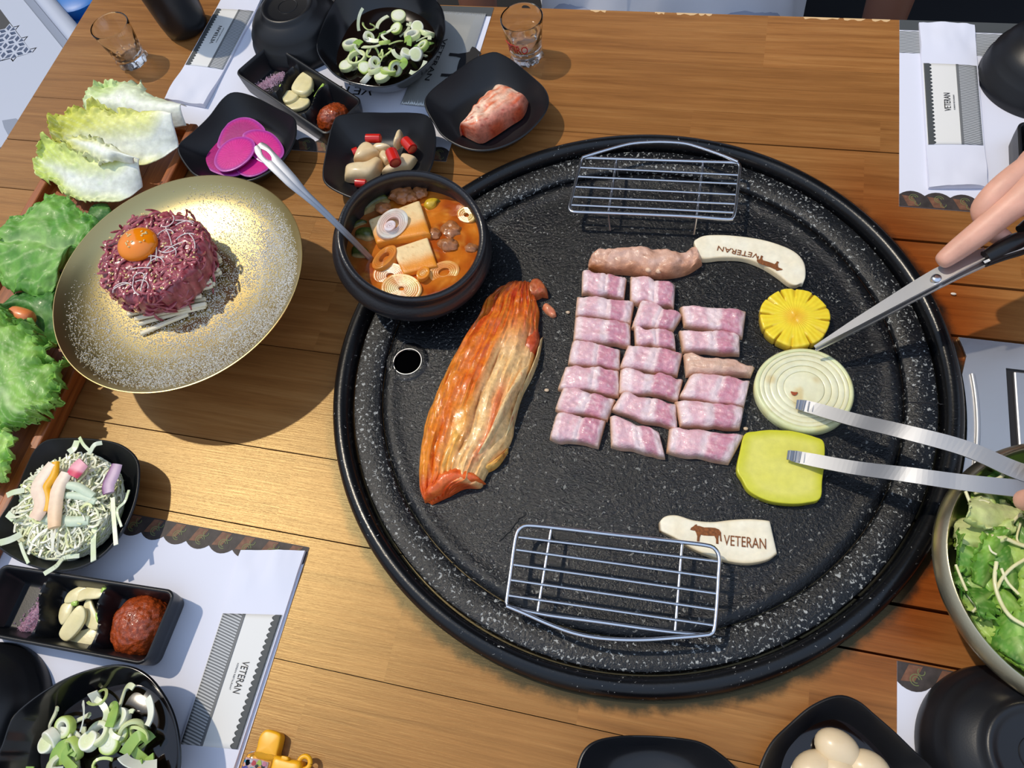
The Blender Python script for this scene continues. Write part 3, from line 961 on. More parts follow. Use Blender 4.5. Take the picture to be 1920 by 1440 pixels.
# ---- onion slice: rings one inside the other
oc = at(1507, 729, GZ + 0.009)
onion = thing('onion_slice', (oc[0], oc[1], GZ), 'thick round onion slice under the upper tong tip', 'onion')
ell = lambda r, n=80: [[oc[0] + r * 1.02 * math.cos(t), oc[1] + r * 0.99 * math.sin(t) + r * 0.02 * math.sin(2 * t), 0] for t in np.linspace(0, 2 * PI, n, endpoint=False)]
ring_r = [0.0413, 0.0372, 0.0335, 0.0285, 0.0228, 0.0170]
for i, r in enumerate(ring_r):
    ri = ring_r[i + 1] + 0.00008 if i + 1 < len(ring_r) else 0
    h = 0.0106 + (0.00015 if i % 2 else 0) - 0.0001 * i
    def oc_(f, t, w_, top, i=i):
        c = mixc(rgb((238, 236, 206)), rgb((230, 224, 180)), 0.5 + 0.5 * nz(w_, 55))
        c = mixc(c, rgb((214, 186, 120)), sm(0.62, 0.8, 0.5 + 0.5 * nz(w_, 70, 3)) * 0.6)
        return c if i else mixc(c, rgb((210, 220, 150)), 0.45)
    if ri:
        o_, i_ = np.array(ell(r)), np.array(ell(ri))
        z = lambda q, zz: np.c_[q[:, :2], np.full(len(q), zz)]
        mid = (o_ + i_) / 2
        er = 0.0007 if i else 0.0016
        ko = er / (r - ri)
        rings = [z(o_ * 0.98 + i_ * .02, GZ), z(o_, GZ + 0.003), z(o_, GZ + h - er), z(o_ * (1 - ko) + i_ * ko, GZ + h), z(mid, GZ + h + 0.0001), z(o_ * .08 + i_ * .92, GZ + h), z(i_, GZ + h - 0.0003), z(i_, GZ)]
        g = loft(rings + [rings[0]], False, False)
        g = (g[0], g[1], np.array([oc_(1, 0, w_, True) for w_ in g[0]]))
    else:
        g = slab(ell(r), GZ, GZ + h, 0.001, 5, 0.0003, oc_)
    mesh('ring', g, M['veg_cut'], onion)
sk = at(1489, 737, GZ + 0.0112)
mesh('skin_scrap', slab([sk + np.array([0.003 * math.cos(t), 0.0016 * math.sin(t) + 0.0008 * math.cos(2 * t), 0]) for t in np.linspace(0, 2 * PI, 14, endpoint=False)], sk[2], sk[2] + 0.0005, 0.0002, 2, col=lambda *a: rgb((158, 74, 40))), M['food_soft'], onion)

# ---- squash slice
def sqc(f, t, w_, top):
    c = mixc(rgb((228, 222, 118)), rgb((220, 214, 92)), 0.5 + 0.5 * nz(w_, 60))
    c = mixc(c, rgb((206, 204, 52)), sm(0.72, 0.95, f))
    return c if top else rgb((196, 192, 48))
mesh('squash_slice', slab(Q([(112, 925), (180, 908), (250, 900), (330, 902), (400, 908), (520, 940), (577, 975), (578, 1100), (566, 1200), (555, 1300), (480, 1326), (380, 1333), (250, 1315), (140, 1260), (95, 1190), (65, 1130), (85, 1020)], 1360, 520, 3.13, GZ + 0.006),
     GZ, GZ + 0.0085, 0.0012, 8, 0, sqc, n=110), M['veg_cut'], label='yellow squash slice with one straight edge under the lower tong tip', cat='squash')

# ---- whole quarter of grilled kimchi
kl = Q([(585, 128), (550, 160), (470, 212), (432, 260), (410, 330), (350, 420), (290, 520), (220, 660), (160, 790), (115, 900), (82, 1080), (70, 1250), (88, 1350), (140, 1386)], 760, 480, 3.0, GZ + 0.008)
kr = Q([(690, 130), (715, 165), (735, 240), (752, 300), (745, 380), (745, 450), (725, 560), (680, 690), (640, 800), (612, 920), (600, 1010), (560, 1090), (480, 1180), (440, 1250), (420, 1296), (330, 1300), (240, 1345)], 760, 480, 3.0, GZ + 0.006)
KO, KR, KC, KB = rgb((226, 118, 34)), rgb((186, 58, 24)), rgb((244, 204, 140)), rgb((122, 52, 20))
def kc(u, v, w_):
    st = 0.5 + 0.5 * nz((u * 5, v * 26, 1), 1.0)
    st2 = 0.5 + 0.5 * nz((u * 16, v * 44, 5), 1.0)
    c = mixc(KO, KR, sm(0.42, 0.75, st) * (0.85 - 0.5 * sm(0.25, 0.6, u)) + 0.35 * sm(.35, .05, u))
    c = mixc(c, rgb((234, 150, 50)), sm(0.5, 0.8, st2) * 0.6)
    c = mixc(c, rgb((232, 160, 56)), sm(0.30, 0.08, v) * sm(0.25, 0.5, u) * 0.5)
    cream = sm(0.52, 0.64, v + 0.06 * st) * sm(0.18, 0.42, u) * (1 - sm(0.86, 0.93, u))
    c = mixc(c, KC, cream * (0.9 - 0.5 * sm(0.6, 0.9, st2) * 0.6))
    cream2 = math.exp(-((v - 0.46) / 0.09) ** 2) * sm(0.5, 0.72, u) * (1 - sm(0.84, 0.9, u))
    c = mixc(c, rgb((240, 190, 96)), cream2 * 0.8)
    line = math.exp(-((v - (0.60 - 0.12 * (u - .5))) / 0.016) ** 2) * sm(0.3, 0.42, u) * (1 - sm(0.76, 0.84, u))
    c = mixc(c, KB, line * 0.8)
    red = math.exp(-((v - 0.80) / 0.05) ** 2) * sm(0.45, 0.55, u) * (1 - sm(0.75, 0.9, u))
    c = mixc(c, rgb((214, 84, 34)), red * 0.8)
    c = mixc(c, rgb((208, 72, 30)), sm(0.86, 0.93, u) * 0.75)
    c = mixc(c, rgb((150, 70, 42)), sm(0.16, 0.04, u) * 0.5)
    return mixc(c, KR, sm(0.74, 0.86, 0.5 + 0.5 * nz(w_, 300, 2)) * 0.6)
def kd(u, v, w_):
    r1 = nz((u * 4, v * 22, 1), 1.0)
    r2 = nz((u * 15, v * 40, 5), 1.0)
    line = math.exp(-((v - (0.60 - 0.12 * (u - .5))) / 0.02) ** 2) * sm(0.3, 0.42, u) * (1 - sm(0.76, 0.84, u))
    return np.array([0, 0, 0.0030 * r1 + 0.0019 * r2 + 0.0009 * nz((u * 40, v * 60, 2), 1.0) - 0.004 * line + 0.002 * nz(w_, 100)])
kim = thing('grilled_kimchi', np.mean(kl, axis=0) * [1, 1, 0] + [0.02, 0, GZ], 'whole quarter of orange red kimchi cabbage grilling between stew pot and pork', 'kimchi')
mesh('leaf_bundle', pad(kl, kr, GZ, 0.024, 110, 64, 2.4, kc, kd), M['food_wet'], kim)
def strip_leaf(up, lo, h, c0, c1, z0=GZ):
    def cf(u, v, w_):
        c = mixc(c0, c1, 0.5 + 0.5 * nz((u * 5, v * 8, 3), 1.3))
        return mixc(c, KR, sm(0.66, 0.8, 0.5 + 0.5 * nz(w_, 260, 7)) * 0.7)
    mesh('leaf_rib', pad(up, lo, z0, h, 44, 12, 2.5, cf, lambda u, v, w_: np.array([0, 0, 0.0016 * nz(w_, 120) + 0.0012 * nz((u * 3, v * 9, h * 900), 1.6) + 0.0006 * nz(w_, 380)])), M['food_wet'], kim)
strip_leaf(Q([(752, 440), (730, 560), (690, 660), (640, 760), (610, 850), (560, 980), (520, 1080), (440, 1180)], 760, 480, 3.0, GZ + .012), Q([(775, 455), (752, 580), (712, 690), (665, 780), (640, 850), (606, 980), (560, 1070), (480, 1170)], 760, 480, 3.0, GZ), 0.0125, rgb((240, 220, 168)), rgb((226, 188, 120)))
strip_leaf(Q([(640, 590), (600, 690), (545, 790), (500, 890), (450, 1000), (400, 1080), (330, 1150)], 760, 480, 3.0, GZ + .025), Q([(700, 560), (660, 690), (610, 770), (570, 870), (510, 990), (450, 1080), (370, 1160)], 760, 480, 3.0, GZ + .022), 0.0265, rgb((238, 210, 160)), rgb((232, 186, 120)))
strip_leaf(Q([(575, 1062), (540, 1110), (470, 1160), (360, 1200)], 760, 480, 3.0, GZ + .008), Q([(578, 1110), (520, 1190), (450, 1225), (360, 1240)], 760, 480, 3.0, GZ), 0.010, rgb((236, 196, 110)), rgb((226, 150, 60)))
strip_leaf(Q([(690, 150), (740, 112), (790, 160), (800, 210)], 760, 480, 3.0, GZ + .01), Q([(680, 215), (700, 260), (740, 250), (770, 236)], 760, 480, 3.0, GZ), 0.013, rgb((196, 84, 44)), rgb((172, 110, 66)))
strip_leaf(Q([(690, 380), (735, 370), (748, 430), (740, 500)], 760, 480, 3.0, GZ + .016), Q([(640, 520), (650, 560), (690, 570), (712, 550)], 760, 480, 3.0, GZ + .012), 0.015, rgb((186, 66, 34)), rgb((206, 98, 54)))
strip_leaf(Q([(90, 1330), (150, 1240), (250, 1180), (350, 1190), (440, 1250)], 760, 480, 3.0, GZ + .016), Q([(110, 1392), (200, 1368), (300, 1310), (390, 1300), (436, 1290)], 760, 480, 3.0, GZ), 0.020, rgb((222, 82, 30)), rgb((232, 120, 50)))
kq = Q([(775, 270), (800, 264), (840, 300), (850, 330)], 760, 480, 3.0, GZ + .003), Q([(770, 300), (790, 325), (825, 348), (845, 345)], 760, 480, 3.0, GZ)
mesh('kimchi_scrap', pad(*kq, GZ, 0.006, 16, 10, 2.5, lambda u, v, w_: mixc(rgb((206, 96, 60)), rgb((224, 160, 120)), 0.5 + 0.5 * nz(w_, 200)), lambda u, v, w_: np.array([0, 0, .0015 * nz(w_, 200)])), M['food_wet'], label='small torn kimchi scrap beside the top of the kimchi quarter', cat='kimchi')
for x, y in ((1025, 733), (1065, 587), (1398, 805)):
    c = at(x, y, GZ)
    mesh('crumb', ball(c + [0, 0, 0.0014], (0.0022, 0.0017, 0.0014), 8, 6, disp=lambda w_: 0.25 * nz(w_, 700), col=lambda w_: rgb((214, 190, 160))), M['food_soft'],
         label='tiny pale crumb of meat on the black stone', cat='crumb', group='crumbs on the griddle')

# ================================================================== wire racks
def rack(label, corners, rails, bars, arc, feet, z=0.028):
    """corners: frame loop; rails: long rods; bars: two cross rods; arc: bowed rail; feet: where the legs stand."""
    loc = np.mean(P(corners), axis=0)
    t = thing('wire_rack', (loc[0], loc[1], GZ), label, 'rack', 'wire racks standing on the griddle')
    fr = cr(P(corners, z), 160, True)
    mesh('frame', tube(np.r_[fr, fr[:1]], 0.0017, 8, cap=False), M['wire'], t)
    for a, b_ in rails:
        mesh('rod', tube(lin(P([a, b_], z), 3), 0.0012, 8), M['wire'], t)
    for a, b_ in bars:
        mesh('cross_bar', tube(lin(P([a, b_], z - 0.0024), 3), 0.0014, 8), M['wire'], t)
    mesh('bowed_rail', tube(cr(P(arc, z + 0.003), 40), 0.0017, 8), M['wire'], t)
    for a, f in feet:
        p0, p1 = at(*a, z - 0.0024), at(*f, GZ)
        s = (p1 - p0) * np.array([0.04, 0.04, 1])
        q = np.array([p0, p0 + (p1 - p0) * [.3, .3, .5], p1 + [0, 0, 0.0008]])
        mesh('leg', tube(q, 0.0012, 8), M['wire'], t)

f1 = lambda l: [(1040 + a / 5.05, 230 + b / 5.05) for a, b in l]
f2 = lambda l: [(900 + a / 3.2, 940 + b / 3.2) for a, b in l]
pr_ = lambda f, l: [tuple(f([p[:2], p[2:]])) for p in l]
rack('wire rack at the far side of the griddle above the rib strip',
     f1([(285, 335), (600, 345), (1000, 357), (1400, 370), (1690, 380), (1742, 395), (1752, 440), (1735, 600), (1718, 760), (1705, 850), (1688, 900), (1640, 915), (1300, 890), (900, 872), (500, 856), (190, 845), (150, 830), (142, 795), (165, 700), (200, 560), (235, 420), (255, 350)]),
     pr_(f1, [(240, 425, 1735, 497), (222, 512, 1725, 580), (200, 608, 1712, 682), (180, 703, 1704, 770), (162, 780, 1698, 852)]),
     pr_(f1, [(588, 340, 508, 855), (1405, 370, 1343, 895)]),
     f1([(262, 330), (420, 280), (700, 205), (900, 186), (1060, 185), (1240, 200), (1400, 245), (1600, 315), (1735, 372)]),
     pr_(f1, [(508, 845, 525, 1022), (1346, 885, 1318, 1062)]) + [(tuple(f1([(588, 345)])[0]), tuple(f1([(598, 500)])[0])), (tuple(f1([(1405, 372)])[0]), tuple(f1([(1385, 545)])[0]))])
rack('wire rack at the near side of the griddle partly covering a branded mushroom',
     f2([(300, 145), (500, 165), (800, 200), (1100, 232), (1350, 262), (1410, 285), (1435, 340), (1430, 450), (1422, 600), (1412, 720), (1400, 780), (1365, 800), (1200, 790), (1000, 765), (700, 722), (400, 682), (200, 640), (162, 615), (165, 560), (185, 420), (205, 270), (222, 190), (250, 155)]),
     pr_(f2, [(232, 215, 1424, 360), (218, 290, 1422, 458), (203, 380, 1418, 553), (188, 472, 1412, 650), (173, 565, 1404, 744)]),
     pr_(f2, [(428, 160, 345, 668), (1212, 250, 1170, 785)]),
     f2([(160, 628), (280, 678), (420, 740), (560, 790), (700, 818), (850, 830), (1000, 830), (1150, 820), (1280, 810), (1372, 800)]),
     pr_(f2, [(425, 172, 432, 215), (1212, 265, 1205, 310), (348, 640, 356, 690), (1172, 750, 1170, 800)]))
# ================================================================== placemats
def stripes_mat(name, ang, scale):
    m, t, b = base_mat(name, 0.6)
    tc = N(t, 'ShaderNodeTexCoord'); mp = N(t, 'ShaderNodeMapping')
    mp.inputs['Rotation'].default_value = (0, 0, ang)
    wv = N(t, 'ShaderNodeTexWave', Scale=scale, Distortion=2.2, Detail=0.0)
    wv.inputs['Detail Scale'].default_value = 0.25
    rp = N(t, 'ShaderNodeValToRGB')
    rp.color_ramp.elements[0].position, rp.color_ramp.elements[0].color = 0.35, (*rgb((104, 108, 112)), 1)
    rp.color_ramp.elements[1].position, rp.color_ramp.elements[1].color = 0.65, (*rgb((190, 192, 195)), 1)
    t.links.new(tc.outputs['Object'], mp.inputs[0]); t.links.new(mp.outputs[0], wv.inputs['Vector'])
    t.links.new(wv.outputs[0], rp.inputs[0]); t.links.new(rp.outputs[0], b.inputs['Base Color'])
    return m

def placemat(x0, x1, y0, y1, inner, label, extra=False):
    """inner: +1 when the roof-tile border runs along the far edge, -1 along the near edge."""
    t = thing('placemat', ((x0 + x1) / 2, (y0 + y1) / 2, 0), label, 'placemat', 'paper placemats')
    mesh('sheet', box(x0, x1, y0, y1, 0.0001, 0.0005), M['paper'], t, smooth=False)
    ye = y1 if inner > 0 else y0
    d = -inner
    pitch = 0.0236
    n_ = int(round((x1 - x0) / pitch))
    pitch = (x1 - x0) / n_
    out = [(x0, ye), (x1, ye)]
    for i in range(n_):
        xa = x1 - i * pitch
        for k2 in range(0, 7):
            q = k2 / 7
            out.append((xa - pitch * q, ye + d * (0.0150 + 0.0052 * math.sin(PI * q) ** 0.8)))
    out.append((x0, ye + d * 0.0150))
    if inner > 0: out = out[::-1]
    bord = mesh('printed_border', flatpoly(np.array([(*p, 0) for p in out]), 0.0005), M['print_tile'], t, smooth=False)
    br, gr_, dk = [], [], []
    for i in range(n_):
        xa = x0 + i * pitch
        sk_ = 0.006
        br.append(flatpoly(np.array([(xa + pitch * .35, ye + d * 0.001, 0), (xa + pitch * .35 + 0.010, ye + d * 0.001, 0), (xa + pitch * .35 + 0.010 - sk_, ye + d * 0.013, 0), (xa + pitch * .35 - sk_, ye + d * 0.014, 0)]), 0.0007))
        cc = np.array([xa + pitch * .56, ye + d * 0.0115, 0.00095])
        for r in (0.0042, 0.0023):
            gr_.append(ribbon([cc + [r * math.cos(a), r * math.sin(a), 0] for a in np.linspace(0.2, 5.2, 12)], 0.0006, 0.0002))
        c2 = np.array([xa + pitch * .72, ye + d * 0.005, 0.00095])
        gr_.append(ribbon([c2 + [0.0026 * math.cos(a), 0.0026 * math.sin(a), 0] for a in np.linspace(2.2, 6.6, 10)], 0.0006, 0.0002))
        dk.append(slab([np.array([xa + pitch * .52 + 0.0072 * math.cos(a), ye + d * 0.0128 + 0.0062 * math.sin(a), 0]) for a in np.linspace(0, 2 * PI, 16, endpoint=False)], 0.0005, 0.0008, 0.0001, 2, smoothed=False))
    mesh('printed_tiles', join(*br), M['print_brown'], bord, smooth=False, kind='stuff')
    mesh('printed_tile_caps', join(*dk), M['print_tile'], bord, smooth=False, kind='stuff')
    mesh('printed_scrolls', join(*gr_), M['print_green'], bord, smooth=False, kind='stuff')
    # the outer edge carries a plain dark band and a field of fine lines
    yo = y0 if inner > 0 else y1
    mesh('printed_band', box(x0, x1, min(yo, yo - d * -0.0), max(yo, yo), 0.0005, 0.0008) if False else box(x0, x1, *(sorted((yo, yo + inner * 0.016))), 0.0005, 0.0008), M['print_dkgrey'], t, smooth=False)
    if extra:
        mesh('printed_lines', box(x0, x1, *(sorted((yo + inner * 0.0175, yo + inner * 0.052))), 0.0005, 0.0008), stripes_mat('fine_line_print', PI / 2 - .2, 135), t, smooth=False)
    return t

pm_tl = placemat(-0.660, -0.283, 0.5665, 0.8175, -1, 'white paper placemat with tile border under the round black bowls and foil packet')
pm_tr = placemat(0.1935, 0.5705, 0.5535, 0.8190, -1, 'white paper placemat by the hand with the scissors, fine lines along its far edge', True)
pm_bl = placemat(-0.6755, -0.2985, -0.150, 0.1180, 1, 'white sunlit paper placemat under the three-part sauce dish with garlic slices')
pm_br = placemat(0.1925, 0.5695, -0.150, 0.1160, 1, 'white paper placemat beside the quail egg dish and metal salad bowl')
a = at(702, 165, 0.0006)
b_ = a + np.array([-0.098, 0, 0])
words_on('printed_letters', 'VETERAN', a, b_, 0.0125, M['print_black'], pm_tl)

# ================================================================== paper sleeves
def sleeve(TL, TR, BR, BL, v0, v1, flip, text, label, seed, sc_side):
    """A paper cutlery sleeve lying flat; v0..v1 is the printed label along its length."""
    c = P([TL, TR, BR, BL], 0.0006)
    t = thing('paper_sleeve', np.mean(c, axis=0) * [1, 1, 0] + [0, 0, 0.0008], label, 'cutlery sleeve', 'paper cutlery sleeves')
    def sp(u, v, dz=0.0):
        q = (c[0] * (1 - u) + c[1] * u) * (1 - v) + (c[3] * (1 - u) + c[2] * u) * v
        amp = sm(v0, v0 - 0.2, v) + sm(v1, v1 + 0.2, v)
        z = 0.0034 + 0.0022 * math.sin(PI * u) * 0.4 + amp * (0.0035 * (0.5 + nz((u * 2.2, v * 5, seed), 1.2)) + 0.002 * abs(nz((u * 5, v * 6, seed), 1.5)))
        return np.array([q[0], q[1], max(0.0016, z) + dz])
    top = grid(14, 40, lambda u, v: sp(u, v))
    rim_ = [sp(u, 0) for u in np.linspace(0, 1, 14)]
    V = np.concatenate([top[0], [[p[0], p[1], 0.0008] for p in top[0]]])
    n_ = 14 * 40
    F = list(top[1]) + [tuple(i + n_ for i in f[::-1]) for f in top[1]]
    bd = [i * 40 for i in range(14)] + [13 * 40 + j for j in range(1, 40)] + [i * 40 + 39 for i in range(12, -1, -1)] + [j for j in range(38, 0, -1)]
    F += [(bd[i], bd[(i + 1) % len(bd)], bd[(i + 1) % len(bd)] + n_, bd[i] + n_) for i in range(len(bd))]
    mesh('sleeve_body', (V, F), M['paper'], t)
    def strip(name, ua, ub, mat, dz, va=v0, vb=v1, par=None):
        g = grid(8, 24, lambda u, v: sp(ua + (ub - ua) * u, va + (vb - va) * v, dz))
        return sheet(name, g, mat, par or t, thick=0.0001)
    f = (lambda u: 1 - u) if flip else (lambda u: u)
    lab = strip('label', *sorted((f(0.02), f(0.98))), M['paper_warm'], 0.0004)
    ax = c[3] - c[0]
    ang = math.atan2(ax[1], ax[0])
    strip('striped_field', *sorted((f(0.60), f(0.97))), stripes_mat('sleeve_stripes', -ang + 0.22, 135), 0.0006, par=lab)
    strip('grey_bar', *sorted((f(0.60), f(0.645))), M['print_grey'], 0.0008, par=lab)
    # scalloped dark edge
    ns = 22
    g = grid(5, ns * 8 + 1, lambda u, v: sp(f((0.03 + 0.09 * u) * 1.0 + u * 0.045 * abs(math.sin(PI * v * ns))), v0 + (v1 - v0) * v, 0.0007))
    sheet('scalloped_edge', g, M['print_dkgrey'], lab, thick=0.0001)
    ua, ub, va, vb, hh = text
    words_on('printed_name', 'VETERAN', sp(ua, va, 0.0006) , sp(ub, vb, 0.0006), hh, M['print_black'], lab)
    a3, b3 = sp(ua + (ub - ua) * .12 - (.075 if flip else -.075), va + (vb - va) * .08, 0.0006), sp(ua - (.075 if flip else -.075), vb - (vb - va) * .08, 0.0006)
    words_on('printed_small_line', 'KOREAN RESTAURANT', a3, b3, hh * .22, M['print_grey'], lab)
    return t

sleeve((456, 1034), (574, 1034), (402, 1560), (292, 1545), 0.255, 0.735, True, (0.60, 0.60, 0.43, 0.545, 0.0062), 'crumpled white paper sleeve on the sunlit placemat beside the griddle', 3.0, 1)
sleeve((440, -40), (512, -38), (386, 203), (312, 190), 0.28, 0.735, False, (0.42, 0.42, 0.56, 0.42, 0.005), 'white paper sleeve between the black cup and the upside-down bowl', 8.0, 1)
sleeve((1722, 45), (1825, 52), (1850, 354), (1740, 355), 0.275, 0.765, False, (0.46, 0.46, 0.57, 0.46, 0.0062), 'white paper sleeve on the placemat by the hand with the scissors', 12.0, 1)

# ================================================================== dishes
def rim_pts(px, h, n=96):
    return cr(P(px, h), n, True)

def dish(name, px, h, label, group, mat, bs=0.56, round_=0.55, z0=0.0006, thick=0.0022, cat='dish', n=96, wave=0.0, parts=True):
    o = rim_pts(px, h, n)
    c = o[:, :2].mean(0)
    mr_ = np.linalg.norm(o[:, :2] - c, axis=1)
    f_in = 1 - thick / mr_.mean()
    wv = wave * (mr_ / mr_.mean() - 1)
    def ring(f, z, soft=0.0):
        q = np.empty((len(o), 3))
        rr = (mr_ * (1 - soft) + mr_.mean() * soft)[:, None]
        d = (o[:, :2] - c) / mr_[:, None]
        q[:, :2] = c + d * rr * f
        q[:, 2] = z + wv * ((z - z0) / (h - z0))
        return q
    H_ = h - z0
    rings = [ring(bs * .93, z0, .4), ring(bs, z0 + .001, .4)]
    for s in (0.15, 0.35, 0.6, 0.85):
        rings.append(ring(bs + (1 - bs) * s ** round_, z0 + H_ * s, 0.35 * (1 - s)))
    rings += [ring(1.0, h - 0.0010), ring(1 - .3 * (1 - f_in), h - .0001), ring(1 - .75 * (1 - f_in), h), ring(f_in, h - 0.0009)]
    fl_ = z0 + 0.0026
    for s in (0.85, 0.6, 0.35, 0.15, 0.05):
        rings.append(ring((bs + (1 - bs) * s ** round_) * f_in - 0.004, fl_ + (h - fl_) * s * .96, 0.35 * (1 - s)))
    rings += [ring(bs * .86, fl_, .45), ring(bs * .5, fl_, .7), ring(0.1, fl_, 1.0)]
    o_ = mesh(name, loft(rings), mat, label=label, cat=cat, group=group)
    return o_, np.array([c[0], c[1], fl_])

q343 = lambda l, ox: [(ox + a / 3.43, b / 3.43) for a, b in l]
G_SQ = 'square black side dishes'
d_rad, c_rad = dish('side_dish', q343([(480, 597), (600, 615), (740, 680), (850, 745), (878, 800), (870, 900), (810, 1010), (720, 1100), (600, 1160), (480, 1168), (350, 1155), (230, 1130), (160, 1060), (115, 975), (130, 920), (220, 830), (310, 740), (400, 640)], 300), 0.030,
                    'square black side dish holding pink radish slices under the spoon handle', G_SQ, M['black_dish'], wave=0.014)
d_pic, c_pic = dish('side_dish', q343([(1110, 800), (1150, 750), (1300, 720), (1450, 715), (1600, 718), (1710, 738), (1755, 790), (1775, 880), (1768, 980), (1745, 1080), (1690, 1160), (1580, 1230), (1420, 1275), (1280, 1285), (1150, 1240), (1060, 1180), (1042, 1100), (1060, 980), (1085, 870)], 300), 0.030,
                    'square black side dish of pickled onion and red chilli behind the stew pot', G_SQ, M['black_dish'], wave=0.014)
d_kim, c_kim = dish('side_dish', q343([(770, 338), (840, 355), (920, 400), (1020, 480), (1100, 560), (1130, 640), (1110, 720), (1050, 800), (960, 880), (850, 940), (740, 970), (640, 968), (540, 935), (440, 870), (380, 780), (335, 700), (330, 640), (370, 580), (450, 510), (560, 430), (660, 370)], 700), 0.030,
                    'square black side dish holding one piece of kimchi, by the filled shot glass', G_SQ, M['black_dish'], wave=0.014)
q496 = [(a / 4.96, 800 + b / 4.96) for a, b in [(480, 112), (700, 98), (900, 110), (1080, 145), (1200, 210), (1275, 290), (1300, 380), (1290, 560), (1240, 760), (1150, 960), (1040, 1120), (920, 1230), (760, 1315), (560, 1348), (380, 1325), (200, 1265), (60, 1185), (-40, 1095), (-65, 980), (-10, 850), (60, 730), (140, 580), (220, 400), (300, 250), (380, 160)]]
d_sal, c_sal = dish('side_dish', q496, 0.031, 'square black side dish heaped with shredded cabbage salad beside the wooden tray', G_SQ, M['black_dish'], wave=0.014)
q2087 = lambda l: [(1000 + a / 2.087, 1200 + b / 2.087) for a, b in l]
d_egg, c_egg = dish('side_dish', q2087([(1190, 215), (1270, 235), (1340, 290), (1420, 360), (1500, 440), (1560, 500), (1595, 580), (1570, 680), (1460, 760), (1300, 800), (1150, 790), (1000, 740), (905, 660), (872, 560), (885, 490), (930, 400), (1000, 330), (1090, 255)]), 0.030,
                    'square black side dish of peeled quail eggs at the near edge', G_SQ, M['black_dish'], wave=0.014)
d_emp, c_emp = dish('side_dish', q2087([(165, 520), (190, 440), (240, 395), (330, 375), (440, 372), (560, 380), (660, 400), (740, 450), (795, 505), (830, 570), (820, 660), (740, 740), (600, 790), (430, 800), (280, 770), (190, 700), (155, 610)]), 0.030,
                    'square black side dish, empty, next to the quail egg dish', G_SQ, M['black_dish'], wave=0.014)
G_SO = 'glossy black sauce bowls with sliced scallion'
d_sc1, c_sc1 = dish('scallion_bowl', [(593, 90), (610, 122), (635, 146), (676, 159), (723, 163), (766, 147), (810, 111), (831, 73), (835, 44), (826, 10), (795, -22), (740, -42), (680, -38), (635, -10), (606, 40)], 0.044,
                    'glossy black bowl of scallion in dark sauce behind the square dishes', G_SO, M['black_gloss'], bs=0.5, round_=0.5, cat='bowl')
d_sc2, c_sc2 = dish('scallion_bowl', [(-6, 1420), (3, 1393), (20, 1347), (50, 1317), (100, 1283), (150, 1260), (207, 1246), (247, 1249), (280, 1267), (307, 1300), (327, 1340), (337, 1387), (338, 1437), (325, 1490), (280, 1540), (200, 1570), (110, 1560), (40, 1525), (2, 1470)], 0.044,
                    'glossy black bowl of scallion in dark sauce below the three-part sauce dish', G_SO, M['black_gloss'], bs=0.5, round_=0.5, cat='bowl')

